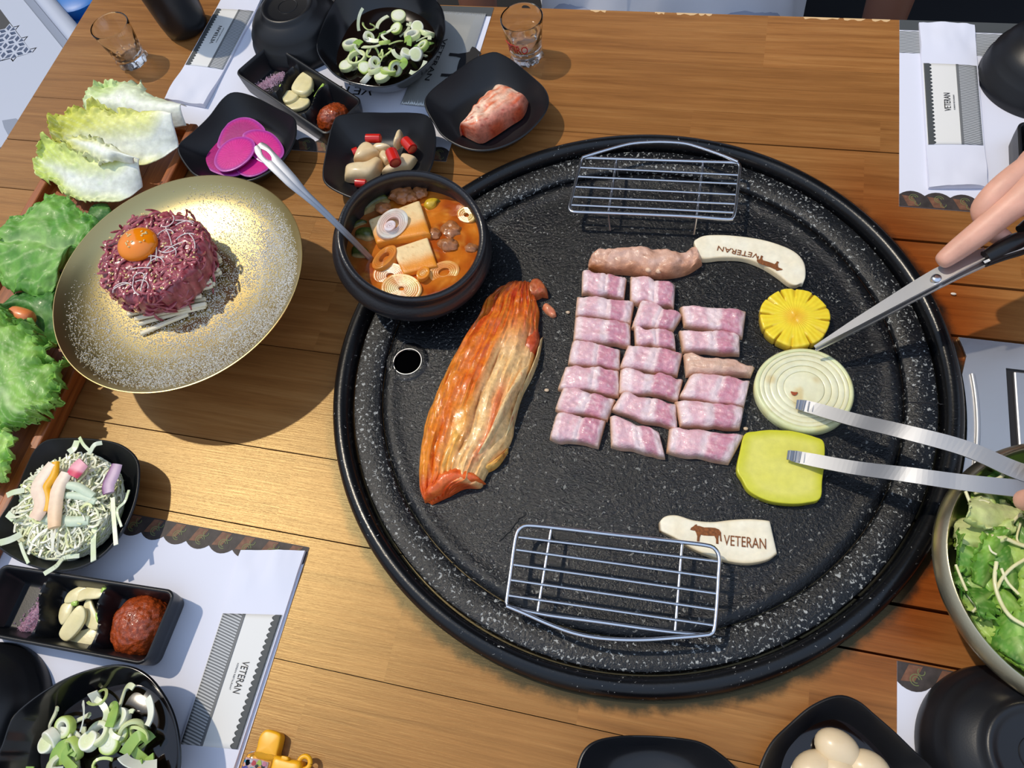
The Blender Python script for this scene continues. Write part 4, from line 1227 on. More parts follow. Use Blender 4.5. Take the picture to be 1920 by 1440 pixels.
# three-part sauce dishes
def sauce_dish(TL, TR, BR, BL, h, label, divs=(0.335, 0.665)):
    c = P([TL, TR, BR, BL], h)
    mid = c.mean(0)
    nu, nv = 96, 40
    lu = np.linalg.norm(c[1] - c[0]); lv = np.linalg.norm(c[3] - c[0])
    def pos(u, v, f=1.0):
        # rounded corners
        x, y = (u - .5) * lu, (v - .5) * lv
        rr = 0.009
        ax, ay = abs(x) - (lu / 2 - rr), abs(y) - (lv / 2 - rr)
        if ax > 0 and ay > 0:
            d = math.hypot(ax, ay)
            m = max(ax, ay)
            k2 = m / d
            x = math.copysign(lu / 2 - rr + ax * k2, x); y = math.copysign(lv / 2 - rr + ay * k2, y)
        q = (c[0] * (1 - (x / lu + .5)) + c[1] * (x / lu + .5)) * (1 - (y / lv + .5)) + (c[3] * (1 - (x / lu + .5)) + c[2] * (x / lu + .5)) * (y / lv + .5)
        return mid + (q - mid) * f
    zf = 0.0035
    def zz(u, v):
        x, y = u * lu, v * lv
        d = min(x, lu - x, y, lv - y)
        wall = sm(0.0112, 0.0022, d)
        z = zf + (h - zf) * wall
        for dv in divs:
            dd = abs(x - lu * (dv + 0.035 * math.sin((v - .5) * 2 * PI)))
            z = max(z, zf + (h - 0.005 - zf) * sm(0.0075, 0.0008, dd))
        z -= 0.0008 * sm(0.0016, 0.0, d)
        return z
    V, F = [], []
    for i in range(nu):
        u = 0.5 - 0.5 * math.cos(PI * i / (nu - 1)); u = 0.45 * u + 0.55 * i / (nu - 1)
        for j in range(nv):
            v = 0.5 - 0.5 * math.cos(PI * j / (nv - 1)); v = 0.6 * v + 0.4 * j / (nv - 1)
            p_ = pos(u, v); V.append((p_[0], p_[1], zz(u, v)))
    for i in range(nu - 1):
        for j in range(nv - 1):
            F.append((i * nv + j, (i + 1) * nv + j, (i + 1) * nv + j + 1, i * nv + j + 1))
    bd = [i * nv for i in range(nu)] + [(nu - 1) * nv + j for j in range(1, nv)] + [i * nv + nv - 1 for i in range(nu - 2, -1, -1)] + [j for j in range(nv - 2, 0, -1)]
    n0 = len(V); L = len(bd)
    for f, z in ((0.985, h * 0.55), (0.95, 0.0016), (0.93, 0.0006)):
        for b_i in bd:
            p_ = mid[:2] + (np.array(V[b_i][:2]) - mid[:2]) * f
            V.append((p_[0], p_[1], z))
    for k2 in range(3):
        for i in range(L):
            a0 = bd[i] if k2 == 0 else n0 + (k2 - 1) * L + i
            a1 = bd[(i + 1) % L] if k2 == 0 else n0 + (k2 - 1) * L + (i + 1) % L
            F.append((a0, a1, n0 + k2 * L + (i + 1) % L, n0 + k2 * L + i))
    F.append(tuple(n0 + 2 * L + i for i in range(L)))
    o = mesh('sauce_dish', (np.array(V), F), M['black_dish'], label=label, cat='dish', group='three-part black sauce dishes')
    return lambda u, v, z=zf: np.append(pos(u, v)[:2], z)

s1 = sauce_dish((2, 1056), (331, 1107), (272, 1249), (-62, 1186), 0.029, 'three-part black sauce dish on the sunlit placemat', (0.30, 0.635))
s2 = sauce_dish((507, 77), (681, 188), (612, 254), (439, 136), 0.027, 'three-part black sauce dish between the radish and scallion bowls')
s3 = sauce_dish((1908, 226), (2050, 240), (2075, 352), (1913, 345), 0.027, 'three-part black sauce dish by the hand with the scissors')

# contents of the sauce dishes
M['salt'] = vcol('pink_salt', 0.5, 0.15, 900, sss=0.1)
M['paste'] = plain('red_brown_soybean_paste', (158, 66, 24), 0.25, bump=(420, 1.0, 5.0), var=0.4, vscale=260, coat=0.4)
def grains(name, n_, fn, size, colfn, mat, label, cat, loc=None):
    V, F, K = [], [], []
    T_ = np.array([(1, 0, -.4), (-.5, .87, -.4), (-.5, -.87, -.4), (0, 0, .9)])
    for i in range(n_):
        c = fn()
        s = size * rng.uniform(0.6, 1.4)
        a = rng.uniform(0, 2 * PI)
        r_ = np.array([[math.cos(a), -math.sin(a), 0], [math.sin(a), math.cos(a), 0], [0, 0, 1]])
        b0 = len(V)
        V += list(c + (T_ @ r_.T) * s * [1, rng.uniform(.5, 1), 1])
        F += [(b0, b0 + 2, b0 + 1), (b0, b0 + 1, b0 + 3), (b0 + 1, b0 + 2, b0 + 3), (b0 + 2, b0, b0 + 3)]
        K += [colfn()] * 4
    return mesh(name, (np.array(V), F, np.array(K)), mat, label=label, cat=cat, kind='stuff', smooth=False, loc=loc)
SALT = lambda: mixc(rgb((212, 166, 186)), rgb((242, 216, 226)), rng.uniform())
def salt_fn(s, u0, v0, u1, v1, w_):
    def fn():
        t = rng.uniform()
        u = u0 + (u1 - u0) * t + rng.normal(0, w_); v = v0 + (v1 - v0) * t + rng.normal(0, w_ * 2)
        k2 = math.exp(-((u - u0 - (u1 - u0) * t) / w_) ** 2)
        return s(min(.28, max(.04, u)), min(.92, max(.08, v)), 0.0045 + rng.uniform(0, 0.004) * k2)
    return fn
grains('pink_salt', 1500, salt_fn(s1, 0.255, 0.25, 0.19, 0.86, 0.026), 0.0011, SALT, M['salt'], 'streak of pink salt grains in the sauce dish on the sunlit placemat', 'salt')
grains('pink_salt', 1300, salt_fn(s2, 0.19, 0.30, 0.12, 0.86, 0.026), 0.0009, SALT, M['salt'], 'streak of pink salt grains in the sauce dish beside the scallion bowl', 'salt')
def lump(s, u, v, rx, ry, rz, label, z=0.0035):
    c = s(u, v, z)
    ax = s(u + .1, v) - c; ax[2] = 0; ax /= np.linalg.norm(ax); ay = np.array([-ax[1], ax[0], 0])
    g = ball((0, 0, 0), (rx, ry, rz), 72, 48, disp=lambda w_: 0.07 * nz(w_, 90) + 0.05 * nz(w_, 320) + 0.05 * abs(nz(w_, 520)))
    V = g[0].copy(); V[:, 2] = np.maximum(V[:, 2], -rz * .2) + rz * .2
    V = c + V[:, :1] * ax + V[:, 1:2] * ay + V[:, 2:3] * np.array([0, 0, 1])
    mesh('soybean_paste', (V, g[1]), M['paste'], label=label, cat='sauce')
lump(s1, 0.82, 0.50, 0.0245, 0.0265, 0.021, 'glossy red-brown soybean paste mound in the sauce dish on the sunlit placemat')
lump(s2, 0.83, 0.50, 0.0165, 0.0200, 0.018, 'red-brown soybean paste mound in the sauce dish beside the scallion bowl')

GAR = lambda f, t, w_, top=True: mixc(rgb((240, 228, 182)), rgb((228, 212, 150)), 0.5 + 0.5 * nz(w_, 130))
def garlic(px, h, th, label, tilt=None):
    o = P(px, h)
    mesh('garlic_slice', slab(o, h - th, h, th * .35, 5, 0.0006, GAR, n=44, tilt=tilt), M['veg_cut'], label=label, cat='garlic', group='garlic slices in the sauce dishes')
q3 = lambda l: [(a / 3, 760 + b / 3) for a, b in l]
D1 = 'in the sauce dish on the sunlit placemat'
garlic(q3([(380, 1300), (440, 1270), (540, 1250), (535, 1320), (490, 1365), (410, 1362)]), 0.008, 0.0035, 'broad garlic slice lowest ' + D1)
garlic(q3([(470, 1110), (500, 1078), (525, 1130), (560, 1210), (540, 1265), (480, 1240), (460, 1170)]), 0.011, 0.003, 'garlic slice under the long one ' + D1, (0.1, 0.05))
garlic(q3([(325, 1190), (345, 1120), (400, 1100), (408, 1130), (390, 1190), (345, 1235)]), 0.010, 0.004, 'plump half clove of garlic ' + D1)
garlic(q3([(360, 1110), (380, 1055), (440, 1020), (500, 1015), (460, 1060), (430, 1100)]), 0.012, 0.003, 'garlic slice topmost against the divider ' + D1)
garlic(q3([(435, 1100), (440, 1050), (490, 1018), (560, 1020), (590, 1050), (555, 1085), (480, 1090)]), 0.015, 0.003, 'wide curved garlic slice ' + D1, (0.1, -0.1))
garlic(q3([(328, 1285), (380, 1200), (440, 1130), (475, 1140), (475, 1200), (430, 1270), (365, 1325)]), 0.0165, 0.003, 'long oval garlic slice lying uppermost ' + D1, (-0.1, 0.1))
D2 = 'in the sauce dish beside the scallion bowl'
garlic(q343([(840, 560), (880, 490), (930, 450), (975, 475), (975, 550), (930, 595), (870, 590)], 300), 0.017, 0.008, 'plump garlic clove piece ' + D2)
garlic(q343([(780, 600), (830, 575), (885, 600), (860, 640), (800, 655)], 300), 0.013, 0.006, 'small garlic piece ' + D2)
garlic(q343([(805, 660), (880, 625), (950, 625), (955, 660), (900, 695), (830, 700)], 300), 0.009, 0.005, 'flat garlic slice ' + D2)
GRN = lambda u, v, w_: mixc(rgb((164, 204, 72)), rgb((196, 222, 110)), v)
def green(px0, px1, h, r, label):
    mesh('green_chilli_piece', (lambda g: (g[0], g[1], np.array([mixc(rgb((150, 196, 58)), rgb((206, 226, 130)), 0.5 + 0.5 * nz(w_, 200)) for w_ in g[0]])))(tube(lin(P([px0, px1], h), 4), [r * .8, r, r, r * .7], 10, 0.7)), M['veg_cut'], label=label, cat='chilli', group='green chilli pieces in the sauce dishes')
green((183, 1150), (190, 1172), 0.010, 0.0035, 'green chilli piece against the divider ' + D1)
green((193, 1112), (199, 1100), 0.018, 0.003, 'green chilli bit beside the wide garlic slice ' + D1)
green((136, 1130), (146, 1131), 0.010, 0.003, 'green chilli tip peeping between garlic slices ' + D1)
green((562, 177), (588, 168), 0.010, 0.0035, 'curved green chilli piece ' + D2)
green((590, 182), (611, 152), 0.018, 0.002, 'pale green chilli stick leaning on the rim ' + D2)
green((527, 160), (530, 172), 0.012, 0.003, 'green chilli piece beside the divider ' + D2)
green((519, 185), (527, 182), 0.010, 0.002, 'small green chilli end ' + D2)

# ================================================================== upside-down bowls, cup
BOWLP = [(0.002, 0.0495), (0.024, 0.0495), (0.0265, 0.0500), (0.0285, 0.0525), (0.0315, 0.0530), (0.0335, 0.0515), (0.0345, 0.0485), (0.0375, 0.0465), (0.0455, 0.0420), (0.0520, 0.0340), (0.0555, 0.0250), (0.0575, 0.0235), (0.0590, 0.0140), (0.0608, 0.0125), (0.0620, 0.0020), (0.0618, 0.0006), (0.0595, 0.0006), (0.0585, 0.003), (0.0545, 0.022), (0.048, 0.036), (0.036, 0.0445), (0.002, 0.046)]
def bowl_down(x, y, label, emb=True):
    t = thing('soup_bowl', (x, y, 0.0006), label, 'bowl', 'black bowls turned upside down')
    mesh('bowl_body', lathe(x, y, BOWLP, 96), M['black_dish'], t)
    e_ = [np.array([x + 0.012 * math.cos(a), y + 0.012 * math.sin(a), 0.0497]) for a in np.linspace(0, 2 * PI, 41)]
    mesh('stamped_ring', tube(e_, 0.0005, 5, cap=False), M['black_dish'], t)
    return t
bowl_down(-0.522, 0.747, 'black bowl upside down behind the three-part sauce dish')
bowl_down(0.333, 0.738, 'ridged black bowl upside down on the placemat by the hand with the scissors')
bowl_down(0.266, 0.064, 'black bowl upside down between the quail eggs and the metal salad bowl')
bowl_down(-0.536, -0.074, 'black bowl upside down beside the near scallion bowl')
cupx = at(352, 52, 0)[:2]
mesh('black_cup', lathe(cupx[0], cupx[1], [(0.002, 0.0008), (0.024, 0.0008), (0.0285, 0.004), (0.0305, 0.02), (0.033, 0.07), (0.036, 0.12), (0.0355, 0.1205), (0.0335, 0.118), (0.030, 0.06), (0.027, 0.01), (0.002, 0.008)], 64), M['black_dish'],
     label='tall matte black cup near the table corner', cat='cup')

# ================================================================== shot glasses
def shot(x, y, label, drink, text):
    t = thing('shot_glass', (x, y, 0.0), label, 'glass', 'soju glasses')
    h, rb, rt = 0.057, 0.0175, 0.0245
    facet = lambda a: 1.0
    pr2 = [(0.002, 0.0006), (rb - .001, 0.0006), (rb + .0006, 0.002), (rb + 0.0012, 0.010), (rt - 0.0008, 0.050), (rt, h - 0.001), (rt - .0004, h), (rt - 0.0016, h - 0.0006), (rt - 0.0026, 0.046), (rb - 0.0018, 0.0125), (rb - 0.005, 0.0100), (0.002, 0.0095)]
    gb = mesh('glass_body', lathe(x, y, pr2, 56, lambda a: 1 + 0.0), M['glass'], t)
    for k2 in range(10):
        a = 2 * PI * k2 / 10
        c = np.array([x + (rb + .0008) * math.cos(a), y + (rb + .0008) * math.sin(a), 0.006])
        mesh('facet', ball(c, (0.0028, 0.0028, 0.0048), 8, 6), M['glass'], gb)
    if drink:
        zt = 0.036
        ri = rb - 0.0018 + (rt - 0.0026 - rb + .0018) * (zt - 0.0125) / (0.046 - 0.0125) - 0.0002
        mesh('drink', lathe(x, y, [(0.002, 0.0099), (rb - 0.005, 0.0104), (rb - 0.0021, 0.0128), (ri, zt), (ri - .0006, zt - .0003), (0.002, zt - .0003)], 56), M['water'], t)
    if text:
        V, F = letters(text)
        ha = V[:, 1].max()
        ang0, span, z0, hh = -PI / 2 - 0.95, 1.35, 0.0235, 0.0105
        W_ = []
        for v in V:
            a = ang0 + span * v[0]
            zz = z0 + hh * v[1] / ha
            r = rb + 0.0012 + (rt - rb - 0.002) * (zz - 0.01) / 0.04 + 0.0002 + 0.0002 * v[2]
            W_.append((x + r * math.cos(a), y + r * math.sin(a), zz))
        mesh('printed_name', (np.array(W_), F), M['print_red'], gb, smooth=False)
        bd = [np.array([x + (rb + 0.0052) * math.cos(a), y + (rb + 0.0052) * math.sin(a), 0.0352]) for a in np.linspace(ang0, ang0 + 0.9, 10)]
        mesh('printed_line', tube(bd, 0.0004, 5), M['print_red'], gb)
    return t
g1 = at(988, 108, 0); g2 = at(252, 116, 0)
shot(g1[0], g1[1], 'shot glass full of clear spirit with red lettering, behind the kimchi dish', True, 'JINRO')
shot(g2[0], g2[1], 'empty clear shot glass near the white chair and the cabbage leaves', False, None)

# ================================================================== silver wipe packet
pc4 = P([(826, 22), (912, 27), (852, 207), (752, 196)], 0.001)
pkt = thing('wipe_packet', pc4.mean(0) * [1, 1, 0] + [0, 0, 0.0006], 'silver foil wet wipe packet with black bull print, beside the scallion bowl', 'packet')
def pk(u, v):
    q = (pc4[0] * (1 - u) + pc4[1] * u) * (1 - v) + (pc4[3] * (1 - u) + pc4[2] * u) * v
    e_ = min(1, min(v, 1 - v) / 0.16); e2 = min(1, min(u, 1 - u) / 0.2)
    z = 0.0018 + 0.0035 * (e_ * e2) ** 0.6 + 0.0006 * math.sin(u * 160) * (1 - sm(0.0, 0.08, min(v, 1 - v)))
    return np.array([q[0], q[1], z])
top = grid(70, 40, pk)
foil = sheet('foil', top, M['foil'], pkt, thick=0.0008)
pt = lambda px: at(px[0], px[1], 0.0064)
words_on('printed_name', 'VETERAN', pt((831, 72)), pt((796, 150)), 0.0062, M['print_black'], foil)
bull_on('printed_bull', pt((848, 84)), pt((822, 146)), M['print_black'], foil, 0.75)
# ================================================================== helpers for pieces used many times
def put(name, me_obj, loc, rot, sc, **tags):
    """Another individual that shares the mesh of me_obj."""
    o = bpy.data.objects.new(name, me_obj.data)
    C.objects.link(o)
    o.location = (loc[0], loc[1], loc[2] + TZ)
    o.rotation_euler = rot
    o.scale = sc if not np.isscalar(sc) else (sc, sc, sc)
    LOC[o.name] = np.asarray(loc, float)
    return tag(o, **tags)

def tinted(g, fn):
    return (g[0], g[1], np.array([fn(w_) for w_ in g[0]]))

# ================================================================== side dishes
def rad_col(f, t, w_, top):
    a = t * 2 * PI
    c = mixc(rgb((206, 16, 128)), rgb((222, 44, 150)), 0.5 + 0.5 * math.cos(a * 34) * sm(0.15, 0.5, f))
    c = mixc(c, rgb((170, 34, 146)), sm(0.78, 0.9, f))
    return mixc(c, rgb((202, 96, 186)), sm(0.93, 1.0, f))
def rslice(px, h, label, tilt=(0, 0), hue=0.0):
    o = P(q343(px, 300), h)
    def cf(f, t, w_, top): return mixc(rad_col(f, t, w_, top), rgb((120, 20, 90)), hue * (1 - sm(.6, .95, f)))
    mesh('radish_slice', slab(o, h - 0.0018, h, 0.0005, 12, 0.0004, cf, n=100, tilt=tilt), M['veg_cut'], label=label, cat='radish', group='pink radish slices')
rslice([(365, 940), (380, 870), (430, 800), (520, 762), (610, 775), (680, 840), (640, 900), (560, 930), (450, 960)], 0.012, 'dim magenta radish slice leaning at the back of the dish', (0.02, 0.08), 0.55)
rslice([(252, 980), (290, 915), (370, 895), (460, 930), (540, 1020), (560, 1090), (480, 1130), (380, 1120), (290, 1070)], 0.008, 'lowest magenta radish slice on the side by the gold plate', (0, 0), 0.5)
rslice([(490, 1090), (560, 1030), (660, 1010), (720, 1040), (690, 1090), (610, 1130), (540, 1130)], 0.009, 'magenta radish slice peeping out below the spoon handle')
rslice([(540, 880), (620, 845), (720, 860), (785, 930), (780, 990), (700, 1040), (620, 1020), (560, 950)], 0.013, 'bright pink radish slice behind the hole in the spoon handle', (-0.1, 0.1))
rslice([(342, 1040), (370, 960), (440, 900), (530, 882), (600, 905), (615, 960), (570, 1030), (480, 1085), (390, 1095)], 0.016, 'bright pink radish slice lying on top of the others', (0.05, 0.05))

ONC = lambda u, v, w_: mixc(mixc(rgb((240, 222, 184)), rgb((222, 188, 134)), 0.5 + 0.5 * nz(w_, 70)), rgb((206, 158, 96)), sm(.8, 1, v) * .5)
def chunk(up, lo, z0, h, label, p=3.0):
    mesh('pickled_onion', pad(P(q343(up, 300), z0 + h * .6), P(q343(lo, 300), z0 + h * .2), z0, h, 30, 16, p, ONC, lambda u, v, w_: np.array([0, 0, .001 * nz(w_, 90)])), M['veg_cut'], label=label, cat='onion', group='pickled onion pieces')
chunk([(1190, 1100), (1200, 1060), (1250, 1045), (1330, 1040), (1390, 1010), (1430, 1030)], [(1186, 1160), (1260, 1168), (1350, 1166), (1400, 1130), (1430, 1080), (1440, 1050)], 0.006, 0.016, 'large curved pickled onion piece in front')
chunk([(1240, 1030), (1270, 960), (1310, 915), (1350, 920), (1400, 970)], [(1250, 1042), (1310, 1042), (1370, 1020), (1410, 1000), (1420, 985)], 0.010, 0.013, 'pickled onion piece standing behind the curved one')
chunk([(1360, 940), (1400, 920), (1480, 935)], [(1380, 975), (1430, 975), (1490, 955)], 0.014, 0.008, 'pale pickled onion shred between two chilli pieces')
chunk([(1430, 1090), (1470, 1060), (1540, 1040), (1560, 985), (1650, 1010)], [(1425, 1115), (1500, 1120), (1600, 1090), (1640, 1050), (1652, 1025)], 0.006, 0.011, 'pale pickled onion piece below the cut chilli')
chunk([(1495, 935), (1520, 870), (1550, 838)], [(1525, 955), (1560, 920), (1562, 860)], 0.012, 0.014, 'slender amber pickled onion piece leaning upright')
chunk([(1400, 990), (1440, 960), (1480, 1000)], [(1430, 1040), (1450, 1060), (1480, 1050)], 0.010, 0.009, 'small pickled onion piece in the middle')
def chilli(a, b_, h, r, label):
    p0, p1 = P(q343([a, b_], 300), h)
    t = thing('red_chilli_piece', (p0 + p1) / 2, label, 'chilli', 'red chilli pieces')
    d = p1 - p0
    mesh('flesh', tube([p0, p0 + d * .03, p0 + d * .5, p0 + d * .97, p1], [r * .82, r, r * 1.03, r, r * .82], 20), plain('chilli_red', (206, 34, 26), 0.22, coat=0.5) if 'chilli_red' not in M else M['chilli_red'], t)
    e_ = p1 + d / np.linalg.norm(d) * 0.0002
    mesh('cut_face', tube([e_ - d * .02, e_], [r * .72, r * .66], 16), M.setdefault('chilli_in', plain('chilli_inside', (222, 92, 60), 0.3)), t)
M['chilli_red'] = plain('chilli_red_skin', (206, 34, 26), 0.22, coat=0.5)
chilli((1325, 890), (1420, 890), 0.018, 0.0050, 'red chilli piece at the back of the pickle dish')
chilli((1485, 975), (1515, 1050), 0.026, 0.0068, 'red chilli ring with seeds on top of the pickled onion')
chilli((1575, 905), (1625, 960), 0.018, 0.0062, 'dark red chilli piece against the rim of the pickle dish')
chilli((1240, 985), (1275, 970), 0.012, 0.0050, 'red chilli tip behind the standing onion piece')
chilli((1260, 1175), (1330, 1180), 0.008, 0.0050, 'red chilli piece half hidden under the curved onion')

# one piece of pale kimchi
def wk(u, v, w_):
    st = 0.5 + 0.5 * nz((u * 4, v * 10, 2), 1.2)
    c = mixc(rgb((246, 206, 178)), rgb((230, 116, 72)), sm(0.42, 0.75, st))
    c = mixc(c, rgb((218, 84, 46)), sm(0.6, 0.95, v) * 0.75 + sm(0.12, 0.0, u) * .6)
    return mixc(c, rgb((186, 44, 24)), sm(0.7, 0.82, 0.5 + 0.5 * nz(w_, 260)) * 0.8)
mesh('kimchi_piece', pad(P(q343([(540, 790), (600, 735), (640, 665), (700, 595), (790, 525), (850, 525)], 700), 0.026), P(q343([(560, 850), (620, 885), (690, 912), (760, 880), (880, 800), (960, 745), (1000, 660)], 700), 0.008), 0.005, 0.026, 60, 30, 3.2, wk,
     lambda u, v, w_: np.array([0, 0, 0.0022 * nz((u * 6, v * 3, 4), 1.3) + 0.0012 * math.sin(u * 40) * sm(.2, .4, u) * (1 - v)])), M['food_wet'], label='folded piece of pale red kimchi in the square dish', cat='kimchi')

# quail eggs in the near dish
EGG = plain('peeled_quail_egg', (230, 208, 172), 0.3, sss=0.2, coat=0.2, var=0.05, vscale=60)
for i, (x, y, h, lb) in enumerate([(1574, 1406, 0.018, 'topmost quail egg nearest the far rim'), (1521, 1446, 0.016, 'quail egg on the side of the empty dish'), (1630, 1444, 0.016, 'quail egg on the side of the upside-down bowl'),
                                   (1578, 1462, 0.016, 'quail egg in the middle of the dish, behind three others'), (1530, 1500, 0.016, 'quail egg low in the dish at the near rim'), (1620, 1505, 0.016, 'quail egg lowest in the dish beside the bowl')]):
    c = at(x, y, h)
    a = rng.uniform(0, 3)
    g = ball((0, 0, 0), (0.0165, 0.0128, 0.0125), 28, 18, disp=lambda w_: 0.10 * w_[0] / 0.0165)
    R_ = Matrix.Rotation(a, 4, 'Z') @ Matrix.Rotation(rng.uniform(-.3, .3), 4, 'Y')
    R_.translation = Vector(c)
    mesh('quail_egg', xform(g, R_), EGG, label=lb, cat='egg', group='peeled quail eggs')
def liquid(name, px, h, bs, z, mat, label, cat):
    o = rim_pts(px, h, 96)
    c = o[:, :2].mean(0)
    s = (z - 0.0032) / (h - 0.0032)
    f = bs + (1 - bs) * s ** .5
    q = (o[:, :2] - c)
    mr_ = np.linalg.norm(q, axis=1)[:, None]
    rr = mr_ * (1 - .35 * (1 - s)) + mr_.mean() * .35 * (1 - s)
    q = c + q / mr_ * (rr * f - 0.0012)
    rg_ = [np.c_[c + (q - c) * k2, np.full(len(q), z + dz)] for k2, dz in ((0.96, -0.0015), (1.0, -.0003), (0.985, 0), (.5, 0), (.1, 0))]
    return mesh(name, loft(rg_), mat, label=label, cat=cat)
SOY = plain('dark_soy_sauce', (20, 11, 8), 0.06, coat=0.3)
liquid('soy_sauce', q2087([(1190, 215), (1270, 235), (1340, 290), (1420, 360), (1500, 440), (1560, 500), (1595, 580), (1570, 680), (1460, 760), (1300, 800), (1150, 790), (1000, 740), (905, 660), (872, 560), (885, 490), (930, 400), (1000, 330), (1090, 255)]), 0.030, 0.56, 0.0085, SOY, 'dark brine around the quail eggs', 'sauce')

# ================================================================== scallion bowls
PX1 = [(593, 90), (610, 122), (635, 146), (676, 159), (723, 163), (766, 147), (810, 111), (831, 73), (835, 44), (826, 10), (795, -22), (740, -42), (680, -38), (635, -10), (606, 40)]
PX2 = [(-6, 1420), (3, 1393), (20, 1347), (50, 1317), (100, 1283), (150, 1260), (207, 1246), (247, 1249), (280, 1267), (307, 1300), (327, 1340), (337, 1387), (338, 1437), (325, 1490), (280, 1540), (200, 1570), (110, 1560), (40, 1525), (2, 1470)]
liquid('soy_sauce', PX1, 0.044, 0.5, 0.018, SOY, 'dark soy sauce in the scallion bowl behind the square dishes', 'sauce')
liquid('soy_sauce', PX2, 0.044, 0.5, 0.019, SOY, 'dark soy sauce in the scallion bowl below the three-part sauce dish', 'sauce')
WHT, PGR, GRN2, LIM = rgb((238, 238, 220)), rgb((216, 224, 168)), rgb((100, 152, 62)), rgb((184, 206, 106))
def proto(name, g):
    o = mesh(name, g, M['veg_cut'], loc=(0, 0, 0))
    return o
def annulus(r, ri, h, ca, cb):
    n_ = 26
    a = np.linspace(0, 2 * PI, n_, endpoint=False)
    wob = 1 + 0.06 * np.sin(2 * a + r * 900)
    rg_ = [np.stack([q * np.cos(a) * wob, q * np.sin(a) * wob, np.full(n_, z)], 1) for q, z in ((r * .97, 0), (r, h * .3), (r, h * .8), (r * .93, h), (ri * 1.1, h), (ri, h * .8), (ri, 0))]
    g = loft(rg_ + [rg_[0]], False, False)
    return tinted(g, lambda w_: mixc(cb, ca, sm(ri, r, math.hypot(w_[0], w_[1]))))
def disc(r, h, ca, cb):
    o = [[r * (1 + .05 * math.sin(3 * t)) * math.cos(t), r * math.sin(t), 0] for t in np.linspace(0, 2 * PI, 26, endpoint=False)]
    return slab(o, 0, h, 0.0006, 7, 0.0002, lambda f, t, w_, top: mixc(mixc(cb, ca, sm(.6, .95, f)), ca, 0.6 * (0.5 + 0.5 * math.cos(f * 22)) * .5), n=26)
def curl(r, L, w_, ca, cb, seed):
    a = np.linspace(0, L, 18)
    p = np.stack([r * np.cos(a), r * np.sin(a) + 0.002 * np.sin(a * 2 + seed), 0.0012 + 0.0015 * np.sin(a * 1.7 + seed) + .0015], 1)
    g = ribbon(p, w_, 0.0009, (0.3 * math.cos(seed), 0.3 * math.sin(seed), 1))
    return tinted(g, lambda q: mixc(ca, cb, 0.5 + 0.5 * nz(q, 140, seed)))
RINGS = [annulus(.0078, .0042, .0045, PGR, WHT), annulus(.0066, .0030, .004, LIM, WHT), annulus(.0088, .0060, .004, PGR, PGR), annulus(.0056, .002, .005, WHT, PGR)]
SLICES = [disc(.0075, .0045, PGR, WHT), disc(.0062, .005, WHT, PGR), disc(.0068, .0035, LIM, WHT)]
CURLS = [curl(.011, 2.2, .004, WHT, PGR, 1.0), curl(.008, 3.6, .0026, PGR, WHT, 2.0), curl(.016, 1.3, .0055, WHT, WHT, 3.0), curl(.006, 4.6, .0018, PGR, LIM, 4.0), curl(.02, 1.0, .003, WHT, PGR, 5.0)]
GREENS = [curl(.011, 1.8, .009, GRN2, LIM, 6.0), curl(.008, 2.4, .006, LIM, GRN2, 7.0)]
first = {}
def scallion(kind, i, loc, sc, tilt, where, gid):
    src = {'scallion_ring': RINGS, 'scallion_slice': SLICES, 'scallion_shred': CURLS, 'scallion_green': GREENS}[kind]
    j = i % len(src)
    lb = {'scallion_ring': 'pale green hollow scallion ring ', 'scallion_slice': 'solid whitish scallion slice ', 'scallion_shred': 'curled white scallion shred ', 'scallion_green': 'bright green scallion leaf piece '}[kind] + where
    rot = (rng.normal(0, tilt), rng.normal(0, tilt), rng.uniform(0, 6.28))
    if (kind, j) not in first:
        first[(kind, j)] = mesh(kind, src[j], M['veg_cut'], loc=(0, 0, 0))
        o = first[(kind, j)]
        o.location = (loc[0], loc[1], loc[2] + TZ); o.rotation_euler = rot; o.scale = (sc, sc, sc)
        return tag(o, lb, 'scallion', gid + kind.split('_')[1])
    put(kind, first[(kind, j)], loc, rot, sc, label=lb, cat='scallion', group=gid + kind.split('_')[1])
SC1 = [(1, 684, 128), (0, 700, 120), (1, 651, 127), (0, 660, 88), (0, 671, 112), (1, 690, 152), (0, 706, 137), (1, 728, 137), (1, 760, 104), (1, 782, 102), (1, 748, 34), (1, 783, 54), (0, 800, 67), (0, 740, 128), (2, 733, 70), (2, 765, 78), (2, 698, 88), (2, 724, 100), (2, 680, 92), (2, 750, 60),
       (2, 710, 66), (2, 788, 85), (2, 708, 44), (2, 690, 52), (2, 733, 42), (2, 715, 112), (2, 780, 118), (0, 795, 90), (3, 711, 78), (3, 764, 86), (3, 745, 122), (0, 690, 72), (2, 755, 95), (1, 745, 55), (2, 640, 108), (0, 722, 84), (2, 700, 104), (2, 742, 84), (0, 774, 70), (3, 795, 98), (2, 770, 120), (1, 718, 146), (3, 672, 100), (2, 660, 118)]
KN = ['scallion_ring', 'scallion_slice', 'scallion_shred', 'scallion_green']
def heap(lst, cx_, cy_, rx, ry, z0, amp, where, gid, sc):
    for i, (k2, x, y) in enumerate(lst):
        d = math.hypot((x - cx_) / rx, (y - cy_) / ry)
        h = z0 + amp * max(0, 1 - d * d) + rng.uniform(0, 0.003)
        scallion(KN[k2], int(rng.integers(0, 20)), at(x, y, h), sc * rng.uniform(.85, 1.15), 0.35, where, gid)
heap(SC1, 730, 92, 100, 72, 0.0175, 0.014, 'in the bowl behind the square dishes', 'far bowl scallion ', 1.22)
